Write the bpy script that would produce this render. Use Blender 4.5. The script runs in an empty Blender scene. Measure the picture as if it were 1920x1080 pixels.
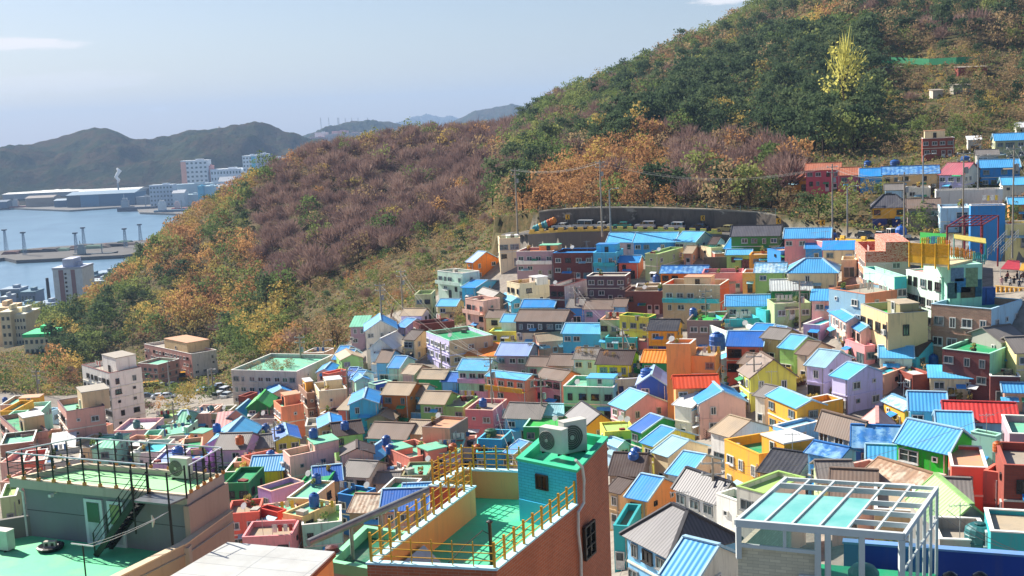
import bpy, math, random
import numpy as np
from mathutils import Vector, Matrix
from bisect import bisect_right

random.seed(7)
NR = np.random.default_rng(11)
SC = bpy.context.scene
COL = SC.collection
R = math.radians
F = 2133.33
PITCH, ROLL = R(8.2), R(-2.6)
CAMR = Matrix.Rotation(math.pi / 2 - PITCH, 3, 'X') @ Matrix.Rotation(ROLL, 3, 'Z')
CAMI = CAMR.transposed()
SEA = -120.0


def ray(px, py):
    return CAMR @ Vector(((px - 960) / F, -(py - 540) / F, -1.0))


def proj(p):
    c = CAMI @ Vector(p)
    if c.z > -0.01:
        return (-9999, -9999)
    return (960 + F * c.x / -c.z, 540 - F * c.y / -c.z)


def UD(px, py, D):            # point at depth D (metres straight ahead)
    d = ray(px, py)
    return d * (D / d.y)


def UZ(px, py, z):            # point at height z
    d = ray(px, py)
    return d * (z / d.z)


# ---------------------------------------------------------------- terrain
COLS = {
    -150: [(60, 1400), (110, 1150), (140, 975), (170, 872), (200, 808), (250, 768), (300, 720), (380, 672), (500, 650), (650, 606), (900, 566)],
    0: [(60, 1400), (110, 1140), (140, 960), (170, 872), (200, 808), (250, 768), (300, 720), (380, 672), (500, 650), (650, 606), (900, 566)],
    100: [(60, 1400), (110, 1130), (142, 950), (172, 868), (205, 808), (255, 780), (310, 735), (380, 690), (440, 627), (520, 640), (650, 615), (900, 566)],
    200: [(60, 1400), (112, 1110), (144, 950), (175, 865), (205, 808), (262, 772), (330, 738), (400, 682), (470, 562), (560, 570), (700, 600), (900, 566)],
    300: [(60, 1400), (115, 1100), (146, 950), (175, 870), (205, 812), (258, 765), (330, 722), (390, 660), (480, 485), (600, 480), (900, 560)],
    400: [(60, 1400), (118, 1090), (148, 950), (174, 870), (202, 810), (252, 750), (290, 736), (340, 700), (390, 655), (500, 402), (640, 420), (900, 555)],
    500: [(60, 1400), (120, 1085), (147, 945), (172, 858), (195, 795), (238, 742), (275, 728), (330, 652), (400, 535), (510, 345), (660, 370), (1000, 540)],
    600: [(60, 1400), (122, 1070), (146, 945), (166, 853), (188, 785), (214, 722), (245, 674), (320, 600), (400, 480), (520, 303), (680, 330), (1000, 540)],
    750: [(60, 1350), (118, 1085), (140, 975), (155, 893), (170, 825), (187, 753), (203, 693), (220, 642), (245, 590), (300, 545), (400, 440), (560, 268), (740, 300), (1100, 540)],
    900: [(60, 1350), (114, 1085), (134, 990), (150, 905), (167, 825), (182, 762), (195, 702), (208, 642), (226, 582), (247, 522), (300, 470), (400, 390), (580, 256), (760, 290), (1100, 540)],
    970: [(60, 1340), (110, 1085), (127, 1000), (144, 920), (162, 835), (179, 762), (192, 702), (204, 642), (219, 584), (238, 522), (259, 437), (264, 436), (330, 385), (400, 335), (590, 256), (780, 285), (1150, 520)],
    1050: [(60, 1330), (105, 1085), (120, 1012), (138, 935), (158, 845), (176, 762), (189, 702), (201, 642), (213, 586), (230, 522), (252, 434), (256, 434), (330, 350), (400, 290), (600, 200), (800, 260), (1200, 500)],
    1200: [(60, 1280), (92, 1090), (105, 1022), (122, 935), (140, 852), (157, 782), (171, 722), (185, 652), (202, 594), (221, 530), (235, 485), (248, 432), (256, 425), (320, 330), (420, 240), (620, 138), (820, 200), (1300, 480)],
    1400: [(55, 1250), (80, 1090), (94, 1002), (109, 922), (125, 842), (141, 772), (156, 702), (172, 642), (189, 582), (207, 530), (225, 482), (238, 437), (248, 430), (270, 370), (330, 320), (420, 228), (640, 45), (860, 120), (1400, 460)],
    1600: [(50, 1230), (72, 1090), (85, 1002), (101, 902), (117, 822), (132, 742), (142, 682), (150, 622), (160, 582), (173, 540), (190, 492), (206, 450), (216, 440), (228, 385), (240, 357), (280, 322), (350, 220), (620, -80), (860, 0), (1400, 450)],
    1800: [(45, 1230), (68, 1090), (82, 1002), (97, 925), (112, 850), (123, 792), (131, 742), (137, 690), (142, 642), (147, 590), (152, 552), (170, 502), (186, 458), (200, 425), (210, 400), (225, 367), (245, 312), (290, 270), (340, 180), (600, -110), (860, 0), (1400, 450)],
    1920: [(45, 1230), (68, 1090), (82, 1002), (97, 925), (112, 850), (121, 792), (127, 742), (132, 690), (135, 642), (138, 565), (145, 552), (165, 505), (186, 458), (200, 425), (210, 400), (225, 367), (245, 308), (290, 265), (340, 180), (600, -120), (860, 0), (1400, 450)],
    2150: [(45, 1230), (68, 1090), (82, 1002), (97, 925), (112, 850), (121, 792), (127, 742), (132, 690), (135, 642), (138, 565), (145, 552), (165, 505), (186, 458), (200, 425), (210, 400), (225, 367), (245, 308), (290, 260), (340, 170), (600, -150), (860, 0), (1400, 450)],
}
_u, _prof = [], []
for _px in sorted(COLS):
    _d = ray(_px, 560)
    _u.append(_d.x / _d.y)
    ds, zs = [0.0], []
    pts = COLS[_px]
    for (D, y) in pts:
        ds.append(D)
        zs.append(UD(_px, y, D).z)
    zs = [zs[0] + 12.0] + zs
    ds.append(ds[-1] + 500); zs.append(-135.0)
    _prof.append((np.array(ds), np.array(zs)))
_u = np.array(_u)
_DG = np.linspace(0, 2000, 4001)
_ZG = np.stack([np.interp(_DG, a, b) for a, b in _prof])       # (cols, D)


def _smooth(a, k):
    ker = np.hanning(k + 2)[1:-1]; ker /= ker.sum()
    pad = k // 2
    out = np.empty_like(a)
    for i in range(a.shape[0]):
        out[i] = np.convolve(np.pad(a[i], pad, mode='edge'), ker, mode='valid')[:a.shape[1]]
    return out


_ZG = _smooth(_ZG, 17)

ROADP = [(940, 441, 266), (985, 436, 262), (1050, 432, 255), (1130, 430, 251), (1220, 431, 248), (1330, 435, 242), (1430, 440, 234),
         (1520, 445, 222), (1610, 450, 208), (1700, 453, 196), (1800, 456, 187), (1900, 458, 182), (2100, 460, 178)]
ROAD = [UD(*p) for p in ROADP]
_RX = np.array([p.x for p in ROAD]); _RY = np.array([p.y for p in ROAD]); _RZ = np.array([p.z for p in ROAD])
WALLH = [3.6, 3.8, 4.2, 4.3, 4.3, 4.3, 4.1, 3.0, 1.6, 1.0, 1.0, 1.0, 1.0]


def gz_np(x, y):
    x = np.asarray(x, float); y = np.asarray(y, float)
    yy = np.maximum(y, 5.0)
    u = np.clip(x / yy, _u[0], _u[-1])
    i = np.clip(np.searchsorted(_u, u) - 1, 0, len(_u) - 2)
    t = (u - _u[i]) / (_u[i + 1] - _u[i])
    fi = np.clip(yy, 0, 1999) * 2.0
    j = fi.astype(int); ft = fi - j
    j1 = np.minimum(j + 1, 4000)
    z0 = _ZG[i, j] * (1 - ft) + _ZG[i, j1] * ft
    z1 = _ZG[i + 1, j] * (1 - ft) + _ZG[i + 1, j1] * ft
    z = z0 * (1 - t) + z1 * t
    # road bench
    near = (yy > 165) & (yy < 290) & (x > -10)
    if np.any(near):
        xr = np.clip(x, _RX[0], _RX[-1])
        ry = np.interp(xr, _RX, _RY); rz = np.interp(xr, _RX, _RZ); wh = np.interp(xr, _RX, WALLH)
        d = (yy - ry)
        inside = near & (x > _RX[0] - 2)
        z = np.where(inside & (d > -4.1) & (d < 6.2), rz, z)
        up = inside & (d >= 6.2) & (d < 14)
        z = np.where(up, np.maximum(z, rz + wh), z)
        z = np.where(inside & (d >= 14) & (d < 26), np.maximum(z, rz + wh * (1 - (d - 14) / 12)), z)
        dn = inside & (d <= -4.1) & (d > -14)
        z = np.where(dn, np.minimum(z, rz - 3.9 - 0.12 * (-4.1 - d)), z)
    return z


def gz(x, y):
    return float(gz_np(np.array([x]), np.array([y]))[0])


def ground_hit(px, py, dmin=25.0, dmax=1200.0, lift=0.0):
    d = ray(px, py); d = d / d.y
    D = np.arange(dmin, dmax, 0.5)
    g = gz_np(d.x * D, D) + lift
    below = d.z * D <= g
    k0 = int(np.argmin(below))           # first depth at which the ray is above ground + lift
    if below[k0]: return None
    k = k0 + int(np.argmax(below[k0:]))
    if not below[k]:
        return None
    return Vector((d.x * D[k], D[k], d.z * D[k]))


# ---------------------------------------------------------------- materials
def lin(h):
    if isinstance(h, str):
        h = h.lstrip('#'); c = [int(h[i:i + 2], 16) / 255 for i in (0, 2, 4)]
    else:
        c = h
    return tuple((v / 12.92 if v <= 0.04045 else ((v + 0.055) / 1.055) ** 2.4) for v in c) + (1.0,)


MATS = {}


class NT:
    def __init__(s, name):
        s.m = bpy.data.materials.new(name); s.m.use_nodes = True
        s.t = s.m.node_tree; s.n = s.t.nodes; s.l = s.t.links
        s.b = s.n['Principled BSDF']

    def node(s, typ, **kw):
        n = s.n.new(typ)
        for k, v in kw.items():
            if k.startswith('i_'):
                key = k[2:].replace('_', ' ')
                n.inputs[key].default_value = v
            else:
                setattr(n, k, v)
        return n

    def link(s, a, b):
        s.l.new(a, b)

    def mixc(s, fac, a, b, mode='MIX'):
        n = s.n.new('ShaderNodeMix'); n.data_type = 'RGBA'; n.blend_type = mode
        for inp, v in ((n.inputs[0], fac), (n.inputs[6], a), (n.inputs[7], b)):
            if isinstance(v, (int, float, tuple)):
                inp.default_value = v
            else:
                s.l.new(v, inp)
        return n.outputs[2]

    def math(s, op, a, b=None, clamp=False):
        n = s.n.new('ShaderNodeMath'); n.operation = op; n.use_clamp = clamp
        for i, v in enumerate((a, b)):
            if v is None: continue
            if isinstance(v, (int, float)):
                n.inputs[i].default_value = v
            else:
                s.l.new(v, n.inputs[i])
        return n.outputs[0]

    def noise(s, vec, scale, detail=4, rough=0.6, out='Fac'):
        n = s.n.new('ShaderNodeTexNoise')
        n.inputs['Scale'].default_value = scale; n.inputs['Detail'].default_value = detail
        n.inputs['Roughness'].default_value = rough
        s.l.new(vec, n.inputs['Vector'])
        return n.outputs[out]

    def ramp(s, fac, stops, interp='LINEAR'):
        n = s.n.new('ShaderNodeValToRGB'); n.color_ramp.interpolation = interp
        e = n.color_ramp.elements
        while len(e) < len(stops): e.new(0.5)
        for el, (p, c) in zip(e, stops):
            el.position = p; el.color = c if len(c) == 4 else (*c, 1)
        s.l.new(fac, n.inputs[0])
        return n.outputs[0]

    def pos(s, sx=1, sy=1, sz=1):
        g = s.n.new('ShaderNodeNewGeometry')
        m = s.n.new('ShaderNodeMapping'); m.inputs['Scale'].default_value = (sx, sy, sz)
        s.l.new(g.outputs['Position'], m.inputs['Vector'])
        return m.outputs[0]

    def uv(s, sx=1, sy=1):
        g = s.n.new('ShaderNodeUVMap')
        m = s.n.new('ShaderNodeMapping'); m.inputs['Scale'].default_value = (sx, sy, 1)
        s.l.new(g.outputs[0], m.inputs['Vector'])
        return m.outputs[0]

    def bump(s, h, strength=0.3, dist=0.05):
        b = s.n.new('ShaderNodeBump'); b.inputs['Strength'].default_value = strength
        b.inputs['Distance'].default_value = dist
        s.l.new(h, b.inputs['Height']); s.l.new(b.outputs[0], s.b.inputs['Normal'])

    def fin(s, col, rough=0.8, spec=0.3, metal=0.0):
        if isinstance(col, tuple): s.b.inputs['Base Color'].default_value = col
        else: s.l.new(col, s.b.inputs['Base Color'])
        s.b.inputs['Roughness'].default_value = rough
        s.b.inputs['Specular IOR Level'].default_value = spec
        s.b.inputs['Metallic'].default_value = metal
        return s.m


def bwr(v):
    return (v, v, v, 1)


def m_wall(h, dirt=1.0):
    key = ('wall', h, dirt)
    if key in MATS: return MATS[key]
    m = NT('painted_wall_' + h)
    base = tuple(min(.86, v * 1.22 + .015) for v in lin(h)[:3]) + (1,)
    big = m.noise(m.pos(), 0.35, 3)
    fine = m.noise(m.pos(), 4.0, 5, 0.7)
    stk = m.noise(m.pos(2.2, 2.2, 0.22), 1.0, 5, 0.7)
    c = m.mixc(m.ramp(big, [(0.35, bwr(0)), (0.7, bwr(1))]), base, tuple(min(1, v * 0.86 + 0.01) for v in base[:3]) + (1,))
    dirtc = (0.19, 0.165, 0.135, 1)
    c = m.mixc(m.math('MULTIPLY', m.ramp(stk, [(0.52, bwr(0)), (0.74, bwr(1))]), 0.55 * dirt), c, dirtc)
    c = m.mixc(m.math('MULTIPLY', m.ramp(fine, [(0.56, bwr(0)), (0.75, bwr(1))]), 0.28 * dirt), c, tuple(v * 0.6 for v in base[:3]) + (1,))
    m.bump(fine, 0.25, 0.03)
    MATS[key] = m.fin(c, 0.82, 0.25)
    return MATS[key]


def m_brick(h, mortar='9a8478', sx=1.0, w=0.42, hgt=0.14, vary=0.16):
    key = ('brick', h, mortar, w, hgt)
    if key in MATS: return MATS[key]
    m = NT('brick_' + h)
    b = m.node('ShaderNodeTexBrick')
    base = lin(h)
    b.inputs['Color1'].default_value = tuple(min(1, v * (1 + vary)) for v in base[:3]) + (1,)
    b.inputs['Color2'].default_value = tuple(v * (1 - vary) for v in base[:3]) + (1,)
    b.inputs['Mortar'].default_value = lin(mortar)
    b.inputs['Scale'].default_value = 1.0
    b.inputs['Mortar Size'].default_value = hgt * 0.07
    b.inputs['Brick Width'].default_value = w
    b.inputs['Row Height'].default_value = hgt
    m.link(m.uv(), b.inputs['Vector'])
    big = m.noise(m.pos(1, 1, 0.4), 0.8, 4)
    c = m.mixc(m.math('MULTIPLY', m.ramp(big, [(0.45, bwr(0)), (0.75, bwr(1))]), 0.35), b.outputs['Color'], tuple(v * 0.55 for v in base[:3]) + (1,))
    m.bump(b.outputs['Fac'], -0.3, 0.01)
    MATS[key] = m.fin(c, 0.75, 0.3)
    return MATS[key]


def m_roof(h, period=0.45, stripe=0.35, patch=0.35, h2=None, rough=0.5):
    """sheet roofing: ribs run down the slope (uv.x is along the eave)"""
    key = ('roof', h, period, stripe, patch, h2)
    if key in MATS: return MATS[key]
    m = NT('sheet_roof_' + h)
    base = lin(h)
    uv = m.uv(1.0 / period, 1.0)
    w = m.node('ShaderNodeTexWave', wave_type='BANDS', bands_direction='X', wave_profile='SIN')
    w.inputs['Scale'].default_value = 0.314159
    w.inputs['Distortion'].default_value = 0
    m.link(uv, w.inputs['Vector'])
    big = m.noise(m.pos(), 0.55, 5, 0.65)
    pan = m.noise(m.uv(0.9, 0.12), 1.0, 2, 0.5)
    dk = tuple(v * 0.62 for v in base[:3]) + (1,)
    c = m.mixc(m.math('MULTIPLY', m.ramp(w.outputs['Fac'], [(0.3, bwr(1)), (0.6, bwr(0))]), stripe), base, dk)
    if h2:
        c = m.mixc(m.ramp(m.noise(m.pos(), 0.9, 5, 0.7), [(0.45, bwr(0)), (0.55, bwr(1))]), c, lin(h2))
    c = m.mixc(m.math('MULTIPLY', m.ramp(big, [(0.42, bwr(0)), (0.72, bwr(1))]), patch), c, (0.2, 0.19, 0.175, 1))
    c = m.mixc(m.math('MULTIPLY', m.ramp(pan, [(0.4, bwr(0)), (0.6, bwr(1))]), 0.22), c, tuple(min(1, v * 1.35 + 0.03) for v in base[:3]) + (1,))
    m.bump(w.outputs['Fac'], 0.55 if stripe > .4 else 0.3, period * 0.12)
    MATS[key] = m.fin(c, rough, 0.4)
    return MATS[key]


def m_deck(h, stain=0.4):
    key = ('deck', h, stain)
    if key in MATS: return MATS[key]
    m = NT('coated_deck_' + h)
    base = lin(h)
    a = m.noise(m.pos(), 0.7, 5, 0.65)
    b = m.noise(m.pos(), 3.1, 6, 0.7)
    c = m.mixc(m.math('MULTIPLY', m.ramp(a, [(0.48, bwr(0)), (0.68, bwr(1))]), stain), base, (0.3, 0.27, 0.22, 1))
    c = m.mixc(m.math('MULTIPLY', m.ramp(b, [(0.5, bwr(0)), (0.75, bwr(1))]), 0.3), c, tuple(v * 0.55 for v in base[:3]) + (1,))
    MATS[key] = m.fin(c, 0.55, 0.35)
    return MATS[key]


def m_plain(name, h, rough=0.6, spec=0.4, metal=0.0, var=0.15, scale=2.0):
    key = ('plain', name, h)
    if key in MATS: return MATS[key]
    m = NT(name)
    base = lin(h)
    n = m.noise(m.pos(), scale, 5, 0.65)
    c = m.mixc(m.math('MULTIPLY', m.ramp(n, [(0.35, bwr(0)), (0.7, bwr(1))]), 1.0), base, tuple(v * (1 - 2 * var) for v in base[:3]) + (1,))
    MATS[key] = m.fin(c, rough, spec, metal)
    return MATS[key]


def m_glass(h='33424a'):
    key = ('glass', h)
    if key in MATS: return MATS[key]
    m = NT('window_glass_' + h)
    n = m.noise(m.pos(1.3, 1.3, 0.6), 1.6, 2)
    c = m.mixc(m.ramp(n, [(0.42, bwr(0)), (0.58, bwr(1))]), lin(h), tuple(v * 0.35 for v in lin(h)[:3]) + (1,))
    MATS[key] = m.fin(c, 0.12, 0.7)
    return MATS[key]


# ---------------------------------------------------------------- mesh builder
class MB:
    def __init__(s):
        s.v = []; s.f = []; s.mi = []

    def poly(s, pts, mi=0):
        k = len(s.v)
        s.v.extend([tuple(p) for p in pts])
        s.f.append(tuple(range(k, k + len(pts)))); s.mi.append(mi)
        return s

    def hexa(s, b, t, mi=0, bottom=False):
        """b, t: 4 base points and 4 top points, same order"""
        k = len(s.v); n = len(b)
        s.v.extend([tuple(p) for p in b] + [tuple(p) for p in t])
        for i in range(n):
            j = (i + 1) % n
            s.f.append((k + i, k + j, k + n + j, k + n + i)); s.mi.append(mi)
        s.f.append(tuple(k + n + i for i in range(n))); s.mi.append(mi)
        if bottom:
            s.f.append(tuple(k + n - 1 - i for i in range(n))); s.mi.append(mi)
        return s

    def box(s, c, size, ax=None, mi=0):
        """c centre, size (sx,sy,sz), ax = (xaxis, yaxis, zaxis)"""
        X, Y, Z = ax if ax else (Vector((1, 0, 0)), Vector((0, 1, 0)), Vector((0, 0, 1)))
        c = Vector(c); x, y, z = X * size[0] / 2, Y * size[1] / 2, Z * size[2] / 2
        b = [c - x - y - z, c + x - y - z, c + x + y - z, c - x + y - z]
        t = [c - x - y + z, c + x - y + z, c + x + y + z, c - x + y + z]
        return s.hexa(b, t, mi, True)

    def bar(s, p0, p1, w, h=None, mi=0):
        p0, p1 = Vector(p0), Vector(p1); h = h or w
        d = p1 - p0; L = d.length
        if L < 1e-6: return s
        d = d / L
        up = Vector((0, 0, 1)) if abs(d.z) < 0.95 else Vector((1, 0, 0))
        x = d.cross(up).normalized(); y = x.cross(d)
        return s.box((p0 + p1) / 2, (w, L, h), (x, d, y), mi)

    def tube(s, pts, r, n=6, mi=0, cap=True):
        pts = [Vector(p) for p in pts]; k = len(s.v)
        rs = r if isinstance(r, (list, tuple)) else [r] * len(pts)
        px = None
        for i, p in enumerate(pts):
            d = (pts[min(i + 1, len(pts) - 1)] - pts[max(i - 1, 0)]).normalized()
            up = Vector((0, 0, 1)) if abs(d.z) < 0.9 else Vector((1, 0, 0))
            x = d.cross(up).normalized()
            if px is not None and x.dot(px) < 0: x = -x
            px = x
            y = x.cross(d)
            for a in range(n):
                th = 2 * math.pi * a / n
                s.v.append(tuple(p + (x * math.cos(th) + y * math.sin(th)) * rs[i]))
        for i in range(len(pts) - 1):
            for a in range(n):
                b = (a + 1) % n
                s.f.append((k + i * n + a, k + i * n + b, k + (i + 1) * n + b, k + (i + 1) * n + a)); s.mi.append(mi)
        if cap:
            s.f.append(tuple(k + a for a in range(n))[::-1]); s.mi.append(mi)
            s.f.append(tuple(k + (len(pts) - 1) * n + a for a in range(n))); s.mi.append(mi)
        return s

    def lathe(s, c, prof, n=12, mi=0):
        c = Vector(c); k = len(s.v)
        for (r, z) in prof:
            for a in range(n):
                th = 2 * math.pi * a / n
                s.v.append((c.x + r * math.cos(th), c.y + r * math.sin(th), c.z + z))
        for i in range(len(prof) - 1):
            for a in range(n):
                b = (a + 1) % n
                s.f.append((k + i * n + a, k + i * n + b, k + (i + 1) * n + b, k + (i + 1) * n + a)); s.mi.append(mi)
        s.f.append(tuple(k + (len(prof) - 1) * n + a for a in range(n))); s.mi.append(mi)
        return s

    def build(s, name, mat, parent=None, origin=None, smooth=False, uv=True):
        o_ = Vector(origin) if origin is not None else Vector((0, 0, 0))
        me = bpy.data.meshes.new(name)
        vs = [(v[0] - o_.x, v[1] - o_.y, v[2] - o_.z) for v in s.v]
        me.from_pydata(vs, [], s.f)
        mats = mat if isinstance(mat, (list, tuple)) else [mat]
        for m in mats: me.materials.append(m)
        if len(mats) > 1: me.polygons.foreach_set('material_index', s.mi)
        if smooth: me.polygons.foreach_set('use_smooth', [True] * len(s.f))
        if uv:
            L = me.uv_layers.new(name='UVMap')
            data = np.empty(len(me.loops) * 2, dtype=np.float32); q = 0
            for p in me.polygons:
                n = p.normal
                if abs(n.z) > 0.985:
                    t = Vector((1, 0, 0)); b = Vector((0, 1, 0))
                    # orient on first edge
                    e = me.vertices[p.vertices[1]].co - me.vertices[p.vertices[0]].co
                    if e.length > 1e-6:
                        t = Vector((e.x, e.y, 0)).normalized() if (abs(e.x) + abs(e.y)) > 1e-6 else t
                        b = Vector((-t.y, t.x, 0))
                else:
                    t = Vector((0, 0, 1)).cross(n).normalized(); b = n.cross(t)
                for vi in p.vertices:
                    co = me.vertices[vi].co
                    data[q] = co.dot(t); data[q + 1] = co.dot(b); q += 2
            L.data.foreach_set('uv', data)
        me.update()
        ob = bpy.data.objects.new(name, me); COL.objects.link(ob)
        if parent is not None:
            ob.parent = parent
            if origin is not None and (Vector(parent.location) - o_).length < 1e-6:
                pass
        elif origin is not None:
            ob.location = o_
        return ob


def tag(o, label=None, cat=None, group=None, kind=None):
    if label: o['label'] = label
    if cat: o['category'] = cat
    if group: o['group'] = group
    if kind: o['kind'] = kind
    return o


def empty(name, loc, label, cat, group=None):
    o = bpy.data.objects.new(name, None); COL.objects.link(o)
    o.location = loc; o.empty_display_size = 0.2
    return tag(o, label, cat, group)


def copy_tree(o, parent=None):
    c = o.copy(); COL.objects.link(c)
    if parent is not None: c.parent = parent
    for ch in list(o.children): copy_tree(ch, c)
    return c


M_WHITE = m_plain('white_frame', 'd8d8d4', 0.5)
M_DARKF = m_plain('dark_frame', '33302e', 0.5)
M_STEEL = m_plain('galvanised_steel', '9a9c9c', 0.4, 0.5, 0.3)
M_BLACK = m_plain('black_steel', '17171a', 0.5)
M_CONC = m_wall('a39c92', 1.4)
M_TANK = m_plain('blue_plastic', '1f5cab', 0.4, 0.5, 0, 0.2, 1.2)
M_TANKG = m_plain('teal_plastic', '2b6d70', 0.45, 0.5, 0, 0.2, 1.2)
GL1, GL2, GL3 = m_glass('394950'), m_glass('5b7378'), m_glass('23282c')
# ---------------------------------------------------------------- colours
WALLC = {
    'white': ('d9d6cf', 'white'), 'offwhite': ('cfcabb', 'off-white'), 'cream': ('d8c6a0', 'cream'), 'cream2': ('cbb184', 'beige'),
    'beige': ('c2a886', 'beige'), 'tan': ('b99e78', 'tan'), 'sand': ('d9b27c', 'sand-coloured'), 'peach': ('dfa184', 'peach'),
    'palepink': ('dcae9f', 'pale pink'), 'pink': ('d98a8c', 'pink'), 'rosepink': ('c9747a', 'rose pink'), 'lavpink': ('d6a3b4', 'lilac pink'),
    'salmon': ('e07f6c', 'salmon'), 'salmonorange': ('e8805c', 'salmon orange'), 'coral': ('cf6653', 'coral'), 'orange': ('de7a20', 'orange'),
    'deeporange': ('e0511c', 'red orange'), 'burntorange': ('b56a2c', 'burnt orange'), 'apricot': ('e59558', 'apricot'),
    'ochre': ('d6a22c', 'ochre'), 'golden': ('dd9c2e', 'golden yellow'), 'yellow': ('d6c61c', 'yellow'), 'brightyellow': ('dccf1e', 'bright yellow'),
    'paleyellow': ('d8cb8e', 'pale yellow'), 'lemon': ('cdc650', 'lemon yellow'),
    'green': ('1f9150', 'green'), 'vivid': ('16b41e', 'bright green'), 'darkgreen': ('1d7040', 'dark green'), 'grass': ('3b7d34', 'grass green'),
    'lightgreen': ('86b46c', 'light green'), 'palegreen': ('a3b583', 'pale green'), 'sage': ('a9ad88', 'sage'), 'olive': ('8a825e', 'olive'),
    'seafoam': ('7fc0a4', 'seafoam'), 'mint': ('9ed0ba', 'mint'), 'mintwhite': ('bcd2c4', 'mint white'), 'aqua': ('37b3bd', 'aqua'),
    'teal': ('23969b', 'teal'), 'tealblue': ('2487b0', 'teal blue'), 'cyan': ('4fb2d4', 'sky blue'), 'sky': ('78b2dc', 'light blue'),
    'paleblue': ('a5c6d8', 'pale blue'), 'steel': ('7fa2b4', 'steel blue'), 'azure': ('2f86c8', 'azure'), 'royal': ('1c5fa6', 'royal blue'),
    'navy': ('23337a', 'navy'), 'cobalt': ('2a55ae', 'cobalt blue'), 'lavender': ('bdb6dc', 'lavender'), 'violet': ('a184b8', 'violet'), 'lilac': ('c49cc0', 'lilac'),
    'mauve': ('a58a93', 'mauve'), 'maroon': ('743c3b', 'maroon'), 'brickred': ('9a4a3c', 'brick red'), 'red': ('b8301f', 'red'),
    'brown': ('6e4d44', 'brown'), 'darkmauve': ('5f4a52', 'dark mauve'), 'taupe': ('85756f', 'taupe'), 'rosetan': ('c49486', 'rosy tan'),
    'grey': ('96938c', 'grey'), 'lightgrey': ('b9b3aa', 'light grey'), 'concrete': ('98918a', 'grey concrete'), 'charcoal': ('3c3b40', 'charcoal'),
    'brownpink': ('9c7a68', 'brown tiled'), 'ruin': ('c77f62', 'orange'), 'apt': ('ddd3cc', 'pinkish white'), 'crimson': ('b85362', 'crimson'),
}
ROOFC = {  # hex, word, period, stripe, patch, second colour
    'blue': ('2089d2', 'blue', .33, .15, .25, None), 'skyroof': ('55b0e0', 'light blue', .33, .15, .25, None), 'deepblue': ('1a5fb4', 'deep blue', .33, .15, .2, None),
    'bstripe': ('4a9fd8', 'ribbed blue', .36, .5, .15, None), 'lavblue': ('8fa6d8', 'lavender blue', .35, .15, .2, None), 'tarp': ('2a72b8', 'blue tarpaulin', .9, .1, .3, '7aa9cc'),
    'tarpwhite': ('6fa8cc', 'patchy pale blue', .6, .2, .4, 'b9d2de'), 'paleroof': ('8fb9c8', 'faded pale blue', .35, .15, .4, None),
    'brown': ('7a675a', 'brown', .3, .14, .35, None), 'darkbrown': ('4a3a34', 'dark brown', .3, .14, .2, None), 'tan': ('a8947a', 'tan', .3, .16, .4, None),
    'slate': ('7c7671', 'grey slate', .3, .14, .45, None), 'charcoal': ('33343c', 'charcoal', .4, .3, .2, None), 'tile': ('56555c', 'grey tiled', .3, .85, .15, None),
    'orange': ('e07a1c', 'orange', .6, .25, .15, None), 'ostripe': ('e58a20', 'ribbed orange', .5, .7, .1, None), 'redorange': ('d0481c', 'red orange', .5, .3, .15, None),
    'rstripe': ('d23a34', 'ribbed red', .42, .8, .1, None), 'pinkred': ('b0606a', 'dull red', .5, .4, .2, None), 'white': ('d4d6d6', 'white', .6, .2, .35, None), 'terracotta': ('b2694a', 'terracotta', .5, .4, .3, None),
    'green': ('1f9a62', 'green', .6, .2, .35, None), 'mint': ('74c2a0', 'mint green', .6, .15, .4, None), 'lime': ('a6c870', 'lime green', .6, .2, .3, None), 'grasse': ('34b04a', 'bright green', .6, .1, .3, None),
    'concrete': ('a39a8c', 'grey concrete', .6, 0, .5, None), 'peachdeck': ('d19c78', 'peach', .6, 0, .4, None), 'aqua': ('3cb4c0', 'aqua', .6, .1, .3, None), 'azure': ('2a86cc', 'azure', .6, .1, .3, None),
    'pink': ('d09a94', 'pink', .6, .3, .3, None), 'rust': ('9c7c62', 'patched rusty', .5, .2, .5, 'c0b09a'), 'whitegrey': ('c4cac8', 'grey-white ribbed', .4, .6, .3, None), 'limegable': ('8fb872', 'pale green ribbed', .4, .6, .15, None),
    'pebble': ('b5a58c', 'gravelly tan', .6, 0, .5, None),
}
HOUSES = []      # dicts: root, poly, z, label words


def wallmat(k):
    if k in ('maroon', 'brickred', 'brown'): return m_brick(WALLC[k][0], '6f5850', vary=.1)
    if k == 'brownpink': return m_brick(WALLC[k][0], 'b09a8c', w=.5, hgt=.16)
    return m_wall(WALLC[k][0])


def roofmat(k, flat=False):
    h = ROOFC[k]
    return m_deck(h[0], h[4] + .1) if flat else m_roof(h[0], h[2], h[3], h[4], h[5])


# shared window / door meshes, x = along wall, y = outward, z up, centre at origin
WIN = {}


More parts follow.
